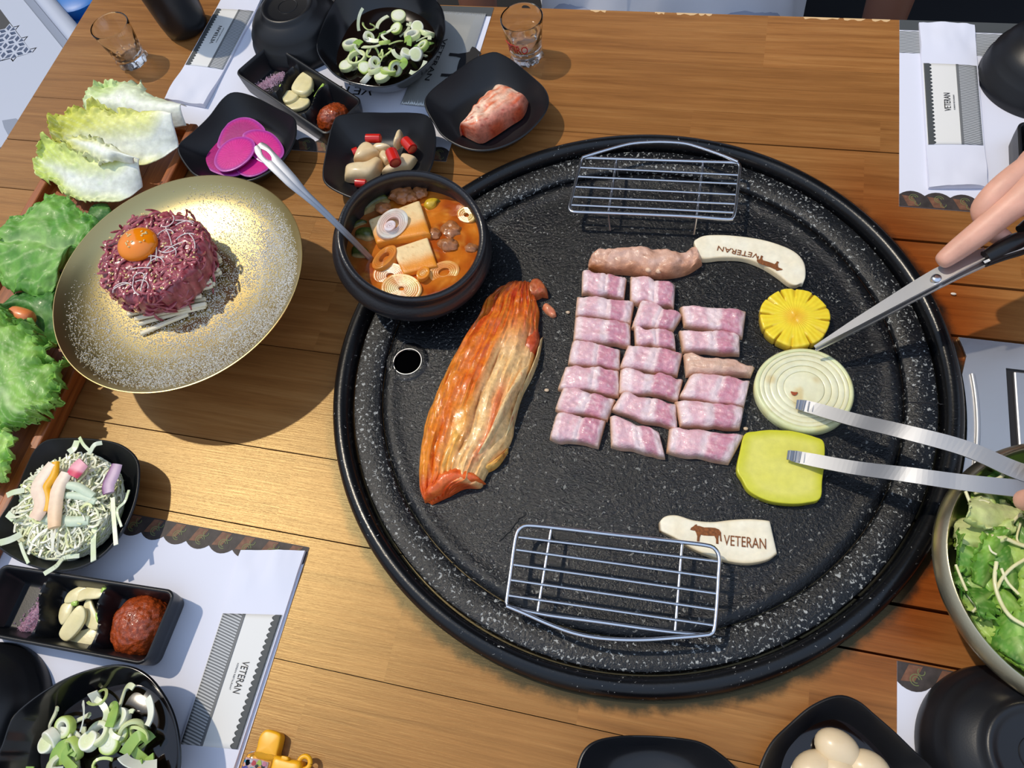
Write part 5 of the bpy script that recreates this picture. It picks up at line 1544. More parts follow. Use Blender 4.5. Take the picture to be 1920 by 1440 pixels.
SC2 = [(1, 210, 1394), (0, 145, 1400), (1, 172, 1392), (0, 225, 1378), (0, 128, 1362), (0, 230, 1350), (1, 95, 1395), (2, 130, 1325), (2, 185, 1312), (2, 175, 1338), (2, 152, 1345), (2, 245, 1322), (2, 275, 1345), (2, 250, 1345), (2, 265, 1380), (2, 140, 1340), (3, 120, 1372), (3, 200, 1362), (3, 260, 1412),
       (3, 282, 1404), (3, 150, 1422), (3, 140, 1440), (3, 85, 1432), (3, 245, 1425), (2, 110, 1418), (2, 90, 1438), (2, 190, 1425), (2, 215, 1420), (2, 170, 1440), (0, 120, 1440), (2, 240, 1362), (2, 160, 1365), (2, 285, 1390), (0, 250, 1372), (2, 200, 1440), (1, 105, 1380), (2, 232, 1440), (3, 270, 1440), (0, 190, 1378), (2, 118, 1350), (2, 100, 1368), (2, 222, 1335),
       (3, 165, 1470), (2, 205, 1475), (0, 130, 1480), (2, 250, 1470)]
heap(SC2, 190, 1410, 130, 110, 0.019, 0.010, 'in the bowl below the three-part sauce dish', 'near bowl scallion ', 1.3)

# ================================================================== cabbage salad
def sal_pt():
    while True:
        x, y = rng.uniform(10, 245), rng.uniform(825, 1062)
        d = math.hypot((x - 126) / 104, (y - 945) / 108)
        if d < 1: return x, y, d
SCN = at(124, 946, .024)[:2]
SRAD = 0.050
def strand(g_list, cols):
    x, y, d = sal_pt()
    z = 0.012 + 0.026 * (1 - d ** 2.2) * rng.uniform(.55, 1.0)
    c = at(x, y, z)
    L = rng.uniform(0.016, 0.040)
    a, k2 = rng.uniform(0, 6.28), rng.normal(0, 75)
    p = []
    q = c.copy()
    n_ = 9
    for i in range(n_):
        if math.hypot(q[0] - SCN[0], q[1] - SCN[1]) > SRAD:
            q[:2] = SCN + (q[:2] - SCN) * SRAD / math.hypot(q[0] - SCN[0], q[1] - SCN[1])
        p.append(q.copy())
        q = q + np.array([math.cos(a), math.sin(a), rng.normal(0, .18)]) * L / n_
        q[2] = min(max(q[2], 0.007), 0.042)
        a += k2 * L / n_
    g = ribbon(p, rng.uniform(0.0010, 0.0024), 0.0008, (rng.normal(0, .22), rng.normal(0, .22), 1))
    t = rng.uniform()
    cc = mixc(rgb((246, 242, 218)), rgb((224, 230, 160)), t ** 2) if rng.uniform() > .35 else rgb((250, 246, 228))
    cc2 = mixc(cc, rgb((202, 216, 130)), rng.uniform(0, .4))
    cols.append((g[0], g[1], np.array([mixc(cc, cc2, i // 4 / n_) for i in range(len(g[0]))])))
L_ = []
mound = slab([np.array([SCN[0] + .047 * math.cos(t), SCN[1] + .047 * math.sin(t), 0]) for t in np.linspace(0, 2 * PI, 40, endpoint=False)], .004, .013, .006, 8, .019, lambda f, t, w_, top: mixc(rgb((226, 230, 196)), rgb((200, 216, 150)), .5 + .5 * nz(w_, 120)), lambda f, t, w_: np.array([0, 0, .003 * nz(w_, 90)]))
L_.append(mound)
for _ in range(1300): strand(None, L_)
mesh('shredded_cabbage', join(*L_), M['veg_cut'], label='mound of shredded pale green cabbage in the square dish by the tray', cat='salad', kind='stuff', smooth=False, loc=at(128, 945, 0.004))
q8 = lambda l, h: P([(a / 4.96, 800 + b / 4.96) + tuple(r) for a, b, *r in l], h)
def salad_strip(name, pts, w_, th, colfn, label, cat, up=(0, 0, 1)):
    p = cr(q8(pts, 0.041), 26)
    ww = np.full(26, w_) * (0.75 + 0.25 * np.sin(np.linspace(0.3, PI - .3, 26)))
    g = tube(p, ww / 2, 12, th / w_)
    a = np.array([colfn(i // 12 / 25, (i % 12) / 12) for i in range(len(g[0]))])
    mesh(name, (g[0], g[1], a), M['food_soft'], label=label, cat=cat)
PEACH, PALE = rgb((240, 208, 182)), rgb((244, 226, 206))
salad_strip('fruit_strip', [(500, 350), (440, 430), (360, 560), (390, 660), (380, 760), (320, 860)], 0.016, 0.006, lambda u, v: mixc(PALE, PEACH, u), 'wide pale fruit strip with a wavy edge on the cabbage salad', 'fruit')
salad_strip('yellow_pepper_strip', [(520, 330, .041), (500, 450, .041), (430, 570, .041), (450, 680, .041), (430, 790, .041)], 0.009, 0.005, lambda u, v: rgb((246, 178, 24)), 'orange-yellow pepper strip beside the wavy fruit strip', 'pepper')
salad_strip('fruit_strip', [(620, 430), (550, 560), (520, 680), (510, 800), (505, 940)], 0.0145, 0.006, lambda u, v: mixc(PALE, rgb((238, 200, 158)), u), 'straight pale peach fruit strip in the middle of the cabbage salad', 'fruit')
salad_strip('radish_strip', [(780, 330), (720, 390), (670, 460)], 0.016, 0.005, lambda u, v: mixc(rgb((240, 170, 182)), rgb((216, 66, 98)), sm(.4, .7, u + .4 * (v - .5))), 'pink and white radish strip on the cabbage salad', 'radish')
salad_strip('purple_cabbage_strip', [(1090, 350, .034), (1050, 450, .034), (1010, 540, .034), (1010, 620, .034)], 0.013, 0.004, lambda u, v: mixc(rgb((196, 168, 190)), rgb((122, 62, 118)), sm(.5, .9, abs(v - .5) * 2)), 'purple cabbage strip on the cabbage salad', 'cabbage')
CUC = lambda u, v: mixc(rgb((208, 222, 196)), rgb((78, 138, 58)), sm(.82, .95, v))
salad_strip('cucumber_strip', [(610, 540, .040), (720, 560, .039), (820, 620, .037), (870, 650, .036)], 0.0085, 0.004, CUC, 'upper green-edged cucumber strip on the cabbage salad', 'cucumber')
salad_strip('cucumber_strip', [(590, 640, .038), (700, 640, .037), (800, 660, .036), (890, 700, .035)], 0.0075, 0.004, CUC, 'middle green-edged cucumber strip on the cabbage salad', 'cucumber')
salad_strip('cucumber_strip', [(400, 840, .037), (520, 860, .037), (660, 880, .036), (830, 870, .034)], 0.010, 0.004, CUC, 'lowest cucumber strip across the cabbage salad', 'cucumber')
for i, (pts, w_) in enumerate([([(740, 100, .034), (780, 170, .036), (840, 230, .035)], .003), ([(950, 150, .035), (880, 170, .037), (830, 250, .035)], .004), ([(720, 130, .034), (690, 200, .035), (640, 240, .036)], .006), ([(1050, 660, .034), (1060, 850, .034), (1080, 1100, .034)], .004),
                               ([(880, 930, .03), (870, 1060, .03), (870, 1250, .035)], .005), ([(1200, 590, .034), (1160, 700, .036), (1090, 780, .034), (1130, 930, .034)], .0022), ([(0, 1080, .035), (100, 1050, .033), (200, 1000, .030)], .006), ([(410, 1370, .036), (520, 1300, .034), (600, 1220, .028), (740, 1200, .026)], .004),
                               ([(65, 640, .035), (130, 610, .035), (230, 590, .034)], .005), ([(70, 810, .033), (130, 860, .033)], .006), ([(265, 1270, .032), (220, 1170, .032), (190, 1080, .030)], .003)]):
    p = cr(q8(pts, 0.034), 16)
    g = ribbon(p, w_, 0.0009, (0.1, -0.2, 1))
    mesh('cabbage_shred', tinted(g, lambda q: mixc(rgb((236, 238, 222)), rgb((206, 222, 160)), 0.5 + 0.5 * nz(q, 90))), M['veg_cut'], smooth=False,
         label='loose cabbage shred hanging over the edge of the salad mound', cat='cabbage', group='loose cabbage shreds')

# ================================================================== gold plate with raw beef
PC = np.array([-0.4830, 0.3357])
DZ = -0.0105
KP = 1.019
PRO = [(r * KP, z + DZ) for r, z in [(0.0, 0.0620), (0.045, 0.0622), (0.075, 0.0647), (0.099, 0.0702), (0.114, 0.0775), (0.1222, 0.0858)]]
plate = thing('gold_plate', (PC[0], PC[1], 0), 'wide brushed gold footed plate of raw beef dusted with white flakes', 'plate')
fullp = [(r * KP, z + DZ) for r, z in [(0.004, 0.0598), (0.045, 0.0600), (0.075, 0.0625), (0.0995, 0.0682), (0.115, 0.0757), (0.1229, 0.0846), (0.1235, 0.0856), (0.1233, 0.0862), (0.1226, 0.0863)]] + [(r, z) for r, z in cr([(r, z, 0) for r, z in PRO[::-1]], 24)[:, :2]][:-1] + [(0.004, 0.062 + DZ)]
mesh('plate_body', lathe(PC[0], PC[1], fullp, 128), M['brass'], plate)
mesh('pedestal', lathe(PC[0], PC[1], [(0.004, 0.0006), (0.046, 0.0006), (0.047, 0.003), (0.038, 0.010), (0.026, 0.024), (0.026, 0.034), (0.034, 0.043), (0.052, 0.0503), (0.004, 0.0500)], 64), M['brass'], plate)
def plate_z(x, y):
    r = math.hypot(x - PC[0], y - PC[1])
    return np.interp(r, [a for a, _ in PRO], [b for _, b in PRO])
def dust():
    while True:
        a, r = rng.uniform(0, 2 * PI), 0.123 * math.sqrt(rng.uniform())
        x, y = PC[0] + r * math.cos(a), PC[1] + r * math.sin(a)
        dx, dy = x - PC[0], y - PC[1]
        d = 0.16 + 0.75 * sm(-0.02, 0.06, dx * .9 - dy * .25) + 0.35 * math.exp(-((dx + .05) ** 2 + (dy + .07) ** 2) / .0018)
        d *= sm(-0.105, -0.06, dx * .8 - dy * .55)
        d *= 0.35 + 1.1 * (0.5 + 0.5 * nz((x, y, 0), 28)) ** 1.2
        d *= sm(0.121, 0.113, r) * (1 - 0.9 * math.exp(-((dx - .058) ** 2 + (dy + .002) ** 2) / .0004))
        if rng.uniform() < d: return np.array([x, y, plate_z(x, y) + 0.0003])
grains('white_flakes', 26000, dust, 0.00060, lambda: rgb((244, 242, 236)), M['salt'], 'white flakes dusted over the gold plate', 'flakes', loc=(PC[0], PC[1], 0.062))

MC = np.array([-0.5075, 0.3485])
pear = [(752, 808, 1170, 735, .068), (765, 862, 1235, 770, .066), (808, 890, 1240, 800, .069), (832, 920, 1235, 815, .066), (845, 980, 1130, 860, .0655), (790, 830, 1210, 750, .072), (1010, 770, 1275, 690, .073), (1100, 745, 1270, 660, .076), (1180, 690, 1290, 680, .071), (1190, 660, 1330, 610, .069),
        (1200, 640, 1300, 585, .074), (1225, 560, 1325, 615, .070), (1230, 520, 1310, 600, .074), (1235, 470, 1325, 550, .068), (1240, 430, 1322, 535, .073), (1225, 410, 1290, 500, .077), (1180, 380, 1265, 470, .075), (1200, 360, 1250, 440, .070), (1060, 765, 1200, 700, .079), (870, 850, 1120, 770, .075), (760, 800, 960, 780, .073),
        (1150, 720, 1250, 620, .078)]
PEAR = vcol('pear_flesh', 0.35, 0.04, 300, sss=0.2, coat=0.15)
for i, (x0, y0, x1, y1, h) in enumerate(pear):
    a, b_ = at(x0 / 3.2, 320 + y0 / 3.2, h + DZ), at(x1 / 3.2, 320 + y1 / 3.2, h + DZ)
    a[2] = max(a[2], plate_z(a[0], a[1]) + .002); b_[2] = max(b_[2], plate_z(b_[0], b_[1]) + .002)
    m_ = (a + b_) / 2 + [0, 0, .0006]
    g = ribbon(cr([a, m_, b_], 6), 0.0042, 0.0032, (rng.normal(0, .3), rng.normal(0, .3), 1))
    o = mesh('pear_stick', tinted(g, lambda w_: mixc(rgb((242, 236, 216)), rgb((228, 214, 176)), 0.5 + 0.5 * nz(w_, 90))), PEAR, smooth=False,
             label='cream pear stick under the raw beef mound', cat='pear', group='pear sticks under the raw beef')
    bevel(o, 0.0006, 1)
for i in range(10):
    y = MC[1] - 0.036 + i * 0.008
    hw = math.sqrt(max(1e-5, 0.043 ** 2 - (y - MC[1]) ** 2))
    put('pear_stick', bpy.data.objects['pear_stick'], (MC[0], y, 0.0560), (0, 0, 0.0), (1, 1, 1)) if False else mesh('pear_stick', tinted(ribbon([[MC[0] - hw, y, 0.0567], [MC[0], y, 0.0569], [MC[0] + hw, y, 0.0567]], 0.006, 0.0066), lambda w_: rgb((238, 230, 206))), PEAR, smooth=False, label='cream pear stick under the raw beef mound', cat='pear', group='pear sticks under the raw beef')

BEEF = vcol('raw_beef', 0.22, 0.22, 300, bump=(300, 0.4, 4.0), coat=0.5, sss=0.1)
beef = thing('raw_beef_mound', (MC[0], MC[1], 0.0595), 'round mound of chopped dark red raw beef on the gold plate', 'beef')
def bcol(w_):
    n1 = 0.5 + 0.5 * nz(w_, 160); n2 = 0.5 + 0.5 * nz(w_, 420, 3)
    c = mixc(rgb((128, 44, 56)), rgb((178, 88, 98)), sm(.3, .75, n1))
    return mixc(c, rgb((214, 160, 160)), sm(.68, .85, n2) * .6)
RB = 0.0535
prof_b = [(0.90, 0.0), (0.97, 0.002), (1.0, 0.008), (1.01, 0.018), (0.99, 0.026), (0.95, 0.0305), (0.88, 0.0325)] + [(0.82 - i * 0.082, 0.0332 + .0008 * (i > 4)) for i in range(10)]
V, F, K = [], [], []
nb = 150
for i, (f, z) in enumerate(prof_b):
    for j in range(nb):
        a = 2 * PI * j / nb
        d = np.array([math.cos(a), math.sin(a), 0])
        w_ = np.array([MC[0], MC[1], 0.0600 + z]) + d * RB * f
        n3 = nz(w_, 90) * .0022 + nz(w_, 260, 2) * .0014 + nz(w_, 33, 5) * .002
        if f > .85: w_ = w_ + d * n3 * 1.2
        if z > .024: w_ = w_ + np.array([0, 0, n3])
        V.append(w_); K.append(bcol(w_))
for i in range(len(prof_b) - 1):
    for j in range(nb):
        F.append((i * nb + j, i * nb + (j + 1) % nb, (i + 1) * nb + (j + 1) % nb, (i + 1) * nb + j))
F += [tuple(range(nb))[::-1], tuple((len(prof_b) - 1) * nb + j for j in range(nb))]
mesh('beef_body', (np.array(V), F, np.array(K)), BEEF, beef)
L_ = []
for i in range(420):
    a, s = rng.uniform(0, 2 * PI), rng.uniform()
    if s < 0.68:
        r = RB * .95 * math.sqrt(rng.uniform()); z = 0.0600 + 0.0338
        base = np.array([MC[0] + r * math.cos(a), MC[1] + r * math.sin(a), z]); t1 = np.array([1, 0, 0]); t2 = np.array([0, 1, 0]); nn = np.array([0, 0, 1.0])
    else:
        z = 0.0600 + rng.uniform(0.004, 0.029)
        nn = np.array([math.cos(a), math.sin(a), 0])
        base = np.array([MC[0], MC[1], z]) + nn * RB * 1.0; t1 = np.array([-nn[1], nn[0], 0]); t2 = np.array([0, 0, 1.0])
    ang, kk, Lh = rng.uniform(0, 6.28), rng.normal(0, 60), rng.uniform(.008, .02)
    p, q = [], base.copy()
    for j in range(6):
        p.append(q + nn * 0.0012 * math.sin(PI * j / 5)); q = q + (t1 * math.cos(ang) + t2 * math.sin(ang)) * Lh / 6; ang += kk * Lh / 6
        rr_ = q[:2] - MC
        if np.hypot(*rr_) > RB * 1.0: q[:2] = MC + rr_ / np.hypot(*rr_) * RB * 1.0
    L_.append(tinted(tube(p, [.0006, .0014, .0016, .0016, .0014, .0006], 6, 0.7), lambda w_: mixc(bcol(w_), rgb((196, 104, 112)), .25)))
mesh('beef_shreds', join(*L_), BEEF, beef, kind='stuff')
L_ = []
for i in range(22):
    a, r = rng.uniform(-1.9, 1.5), RB * rng.uniform(.25, .98)
    q = np.array([MC[0] + r * math.cos(a), MC[1] + r * math.sin(a), 0.0600 + 0.0362 - .004 * sm(.8, 1, r / RB)])
    ang, kk = rng.uniform(0, 6.28), rng.normal(0, 70)
    p = []
    for j in range(9):
        p.append(q.copy()); q = q + np.array([math.cos(ang), math.sin(ang), 0]) * .0026; ang += kk * .0026
        rr_ = np.hypot(*(q[:2] - MC)); q[2] = 0.0600 + 0.0362 - max(0, rr_ - RB * .93) * 1.2
    L_.append(tube(p, 0.00055, 5))
mesh('garnish_threads', join(*L_), plain('white_radish_thread', (232, 218, 214), 0.3, sss=.2), label='fine white threads scattered on the raw beef', cat='garnish', kind='stuff', loc=(MC[0], MC[1], 0.105))
yk = at(259, 459, 0.0970)
mesh('egg_yolk', ball(yk + [0, 0, 0.0005], (0.0200, 0.0190, 0.0105), 40, 26), plain('egg_yolk_orange', (246, 140, 10), 0.12, coat=0.6, sss=0.3), label='round orange egg yolk on top of the raw beef', cat='egg yolk')
L_ = []
def seed_at(q, nrm=(0, 0, 1)):
    g = ball((0, 0, 0), (0.0015, 0.0009, 0.0006), 7, 5)
    M_ = Matrix.Rotation(rng.uniform(0, 6.28), 4, 'Z') @ Matrix.Rotation(rng.normal(0, .3), 4, 'Y'); M_.translation = Vector(q)
    L_.append(tinted(xform(g, M_), lambda w_: rgb((232, 204, 140))))
for i in range(120):
    a, r = rng.uniform(0, 2 * PI), RB * math.sqrt(rng.uniform()) * .93
    q = np.array([MC[0] + r * math.cos(a), MC[1] + r * math.sin(a), 0.0600 + 0.0352])
    if np.hypot(*(q[:2] - yk[:2])) > .021: seed_at(q)
for i in range(16):
    a, r = rng.uniform(0, 2 * PI), 0.011 * math.sqrt(rng.uniform())
    x, y = .003 + r * math.cos(a), .001 + r * math.sin(a)
    seed_at(yk + [x, y, 0.0005 + 0.0105 * math.sqrt(max(0, 1 - (x / .02) ** 2 - (y / .019) ** 2)) + .0003])
mesh('sesame_seeds', join(*L_), M['food_soft'], label='toasted sesame seeds sprinkled over beef and yolk', cat='sesame', kind='stuff', loc=(MC[0], MC[1], 0.106))

# ================================================================== stew pot, standing askew on the griddle rim
pn = np.array([0.252, -0.085, 1.0]); pn /= np.linalg.norm(pn)
KQ = 1.0355
prc = np.array([-0.2526 * KQ, 0.3975 * KQ, 0.0765])
pu = np.cross([0, 1, 0], pn); pu /= np.linalg.norm(pu); pv = np.cross(pn, pu)
pb = prc - pn * 0.062 * KQ
def potp(prof, n=96):
    a = np.linspace(0, 2 * PI, n, endpoint=False)
    return loft([pb + pn * t * KQ + r * KQ * (np.cos(a)[:, None] * pu + np.sin(a)[:, None] * pv) for r, t in prof])
M['pot'] = plain('black_stoneware', (34, 33, 36), 0.30, bump=(500, 0.25, 4.0), coat=0.2)
pot = thing('stew_pot', pb, 'black stoneware pot of bubbling bean paste stew tipped on the griddle rim', 'pot')
mesh('pot_body', potp([(.002, 0), (.044, 0), (.056, .005), (.067, .016), (.0735, .028), (.0755, .035), (.0745, .041), (.0700, .0452), (.0676, .0475), (.0672, .0510), (.0685, .0550), (.0690, .0590), (.0680, .0615), (.0660, .0622), (.0635, .0612), (.0618, .0575), (.0630, .045), (.0645, .030), (.0610, .016), (.045, .010), (.002, .009)]), M['pot'], pot)
SL = 0.0545
soup = [(644, 489), (667, 522), (711, 549), (750, 557), (784, 557), (844, 536), (889, 491), (902, 442), (896, 407), (867, 373), (822, 356), (778, 351), (722, 364), (667, 404), (646, 445)]
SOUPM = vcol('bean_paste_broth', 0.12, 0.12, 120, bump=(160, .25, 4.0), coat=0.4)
def soc(f, t, w_, top):
    n1 = 0.5 + 0.5 * nz(w_, 45); n2 = 0.5 + 0.5 * nz(w_, 130, 2)
    c = mixc(rgb((202, 112, 30)), rgb((166, 74, 18)), sm(.35, .7, n1))
    c = mixc(c, rgb((222, 146, 58)), sm(.55, .8, n2) * .7)
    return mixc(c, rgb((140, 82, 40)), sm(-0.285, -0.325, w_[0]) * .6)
sp_ = P(soup, SL); sc_ = sp_.mean(0); sp_[:, :2] = sc_[:2] + (sp_[:, :2] - sc_[:2]) * 1.015
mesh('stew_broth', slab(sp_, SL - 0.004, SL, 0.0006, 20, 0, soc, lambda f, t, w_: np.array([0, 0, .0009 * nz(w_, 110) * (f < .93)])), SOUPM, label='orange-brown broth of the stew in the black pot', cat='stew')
q45 = lambda l, h: P([(600 + a / 4.5, 300 + b / 4.5) for a, b in l], h)
TOFU = vcol('tofu', 0.35, 0.06, 200, bump=(700, .2, 3.0), sss=.2)
def tof(up, lo, z0, h, label, flip=1):
    def cf(u, v, w_):
        c = mixc(rgb((244, 214, 160)), rgb((232, 146, 44)), sm(.35, .8, v + .25 * nz(w_, 80)))
        return mixc(c, rgb((196, 128, 60)), sm(.7, .85, .5 + .5 * nz(w_, 500)) * .5)
    mesh('tofu_block', pad(q45(up, z0 + h), q45(lo, z0 + h), z0, h, 26, 22, 14, cf, None, False), TOFU, label=label, cat='tofu', group='tofu blocks in the stew')
tof([(402, 500), (835, 330)], [(470, 700), (930, 615)], SL - .004, 0.013, 'tofu block under the white leek ring in the stew')
tof([(605, 745), (905, 645)], [(700, 960), (990, 890)], SL - .004, 0.010, 'orange-stained tofu block in the middle of the stew')
def leek(c, ax, r, ri, h, tilt, ca, cb, label):
    """Oval slices of leek: shells one inside another."""
    cen = q45([c], h)[0]
    t = thing('leek_slice', cen, label, 'leek', 'leek slices in the stew')
    def shell(ro, rin, z0, z1, cc):
        a = np.linspace(0, 2 * PI, 36, endpoint=False)
        rg_ = [np.stack([q * np.cos(a), q * .72 * np.sin(a), np.full(36, z)], 1) for q, z in ((ro, z0), (ro, z1 - .0002), (ro - .0002, z1), (rin + .0002, z1), (rin, z1 - .0002), (rin, z0))]
        g = loft(rg_ + [rg_[0]], False, False)
        M_ = Matrix.Rotation(ax, 4, 'Z') @ Matrix.Rotation(tilt, 4, 'X'); M_.translation = Vector(cen)
        g = xform(g, M_)
        mesh('layer', tinted(g, lambda w_: mixc(cc, rgb((226, 126, 44)), (.7 if z1 < .1 and h < .06 else .3) * sm(.2, .7, .5 + .5 * nz(w_, 110)))), M['veg_cut'], t)
    k2 = 0
    q = r
    while q > ri + .0012:
        st_ = .0036 if k2 == 0 else .0021
        shell(q, max(ri, q - st_ + .00005), -0.006, 0.0024 - .00006 * k2, mixc(ca, cb, k2 / 4)); q -= st_; k2 += 1
leek((610, 540), 1.05, 0.0175, 0.0075, 0.0685, 0.5, rgb((240, 234, 218)), rgb((240, 214, 206)), 'white oval leek ring with pink edge on the upper tofu block')
leek((590, 560), 1.0, 0.0062, 0.0, 0.0705, 0.4, rgb((246, 232, 232)), rgb((246, 240, 244)), 'small white leek core inside the oval ring')
leek((550, 830), 1.2, 0.0155, 0.0065, SL + .003, -0.3, rgb((214, 140, 58)), rgb((190, 104, 40)), 'brown-orange leek ring at the tip of the spoon')
leek((600, 985), -0.15, 0.0185, 0.004, SL - .0004, 0.22, rgb((238, 178, 120)), rgb((240, 214, 180)), 'orange-edged leek slice below the tofu')
leek((690, 1090), -0.1, 0.0205, 0.003, SL - .0002, 0.16, rgb((240, 208, 130)), rgb((240, 220, 160)), 'yellowish leek slice nearest the pot rim')
leek((1050, 950), 0.45, 0.0150, 0.0055, SL - .0008, 0.25, rgb((228, 178, 92)), rgb((222, 150, 60)), 'tilted leek ring beside the lower tofu block')
leek((870, 960), 1.2, 0.0075, 0.0, SL + .005, 0.2, rgb((236, 150, 40)), rgb((246, 226, 170)), 'small shiny leek heart at the foot of the tofu')
leek((1240, 470), -0.4, 0.0105, 0.003, SL + .001, 0.3, rgb((206, 176, 96)), rgb((222, 200, 130)), 'olive leek piece by the inner wall of the pot')
def zuc(up, lo, z0, h, label):
    def cf(u, v, w_):
        c = mixc(rgb((92, 100, 36)), rgb((54, 62, 22)), .5 + .5 * nz(w_, 480))
        return mixc(c, rgb((196, 170, 116)), sm(.82, .95, v))
    mesh('zucchini_piece', pad(q45(up, z0 + h * .6), q45(lo, z0 + h * .2), z0, h, 24, 14, 2.6, cf), M['food_wet'], label=label, cat='zucchini', group='zucchini pieces in the stew')
zuc([(350, 410), (390, 350), (470, 300), (540, 285), (590, 330)], [(370, 470), (440, 440), (520, 400), (580, 370), (600, 345)], SL - .003, 0.013, 'dark green zucchini piece beside the minced beef')
zuc([(285, 600), (340, 570), (410, 560), (465, 570)], [(300, 660), (370, 685), (420, 690), (468, 670)], SL - .003, 0.010, 'green zucchini piece between tofu and spoon')
zuc([(260, 740), (300, 710), (360, 720), (410, 750)], [(265, 820), (320, 835), (380, 835), (420, 820)], SL - .003, 0.008, 'dark zucchini piece under the spoon shaft')
zuc([(265, 560), (300, 520), (350, 500), (400, 510)], [(280, 590), (330, 570), (380, 550), (402, 540)], SL - .003, 0.006, 'brown mushroom-like zucchini end near the pot wall')
mesh('yellow_zucchini', pad(q45([(860, 360), (900, 310), (960, 300), (1020, 320)], SL + .005), q45([(880, 400), (920, 420), (970, 400), (990, 360)], SL), SL - .003, 0.008, 20, 12, 2.6, lambda u, v, w_: mixc(rgb((206, 168, 40)), rgb((110, 110, 30)), sm(.75, .95, u))), M['food_wet'], label='glossy yellow zucchini chunk at the far side of the stew', cat='zucchini')
def mince(c, r, h, label, n_=1):
    cen = q45([c], h)[0]
    g = ball(cen, (r, r * .8, r * .5), 26, 16, disp=lambda w_: .35 * nz(w_, 190) + .2 * nz(w_, 420), col=lambda w_: mixc(rgb((128, 80, 50)), rgb((190, 122, 70)), .5 + .5 * nz(w_, 240)))
    mesh('minced_beef', g, M['food_wet'], label=label, cat='beef', group='minced beef lumps in the stew')
mince((690, 285), 0.0135, SL + .005, 'large grey-brown minced beef lump by the far wall of the pot')
mince((840, 275), 0.0085, SL + .004, 'minced beef lump next to the yellow zucchini')
mince((530, 405), 0.0085, SL + .0085, 'orange minced beef lump on the zucchini piece')
mince((765, 310), 0.0075, SL + .006, 'small minced beef lump behind the upper tofu block')
mince((965, 625), 0.0075, SL + .001, 'grey minced beef bit by the tofu corner')
mince((1080, 715), 0.0095, SL + .001, 'minced beef lump floating in the open broth')
mince((1280, 740), 0.006, SL + .0005, 'tiny minced beef bit near the griddle side of the pot')
mince((1110, 600), 0.012, SL - .002, 'sunken minced beef lump under the broth surface')

# spoon standing in the stew
sp = cr([at(484, 272, .138), at(500, 291, .136), at(530, 322, .130), at(563, 356, .122), at(600, 390, .111), at(645, 434, .090), at(693, 483, .0555), at(712, 503, .042)], 60)
spoon = thing('spoon', sp[-1], 'steel spoon with a long pierced handle standing in the stew', 'spoon')
tt = np.linspace(0, 1, 60)
hw = np.interp(tt, [0, .03, .07, .15, .30, .40, .5, .62, 1], [.0045, .0068, .0074, .0072, .0062, .0042, .0033, .0030, .0028])
tv = np.gradient(sp, axis=0); tv /= np.linalg.norm(tv, axis=1)[:, None]
sv = np.cross(tv, [0.25, -0.3, 1]); sv /= np.linalg.norm(sv, axis=1)[:, None]
uv_ = np.cross(sv, tv)
Vs, Fs = [], []
hl = np.where((tt > .045) & (tt < .135), .0027 * np.sqrt(np.clip(1 - ((tt - .09) / .045) ** 2, 0, 1)), 0)
for side in (1, -1):
    b0 = len(Vs)
    for i in range(60):
        for f, z in ((0, -.0006), (0, .0006), (.55, .0011), (1, .0004), (1, -.0004)):
            inn = hl[i]
            Vs.append(sp[i] + sv[i] * side * (inn + (hw[i] - inn) * f) + uv_[i] * z)
    for i in range(59):
        for j in range(5):
            j2 = (j + 1) % 5
            if j == 0 and hl[i] == 0 and hl[i + 1] == 0: continue
            Fs.append((b0 + i * 5 + j, b0 + i * 5 + j2, b0 + (i + 1) * 5 + j2, b0 + (i + 1) * 5 + j))
    Fs.append(tuple(b0 + j for j in range(5))); Fs.append(tuple(b0 + 59 * 5 + j for j in range(5)))
mesh('handle', (np.array(Vs), Fs), M['tong_steel'], spoon)
bc = sp[-1] + np.array([0.017, -0.010, -0.009])
mesh('spoon_bowl', tinted(ball(bc, (0.023, 0.016, 0.005), 24, 12), lambda w_: rgb((200, 200, 200))), M['steel'], spoon)
# ================================================================== wooden tray
tray = thing('wooden_tray', (-0.675, 0.325, 0.0006), 'reddish brown wooden tray holding cabbage leaves and green lettuce', 'tray')
tx0, tx1, ty0, ty1 = -0.759, -0.592, 0.035, 0.578
for i in range(4):
    a = tx0 + 0.010 + i * (tx1 - tx0 - 0.02) / 4
    o = mesh('base_board', box(a + .0002, a + (tx1 - tx0 - 0.02) / 4 - .0002, ty0 + 0.01, ty1 - 0.01, 0.0008, 0.0085), M['tray'], tray, smooth=False)
for nm, b_ in (('side_rail', (tx0, tx0 + 0.011, ty0, ty1)), ('side_rail', (tx1 - 0.011, tx1, ty0, ty1)), ('end_rail', (tx0 + 0.011, tx1 - 0.011, ty0, ty0 + 0.011)), ('end_rail', (tx0 + 0.011, tx1 - 0.011, ty1 - 0.011, ty1))):
    o = mesh(nm, box(*b_, 0.0006, 0.021), M['tray'], tray, smooth=False)
    bevel(o, 0.0022, 3)

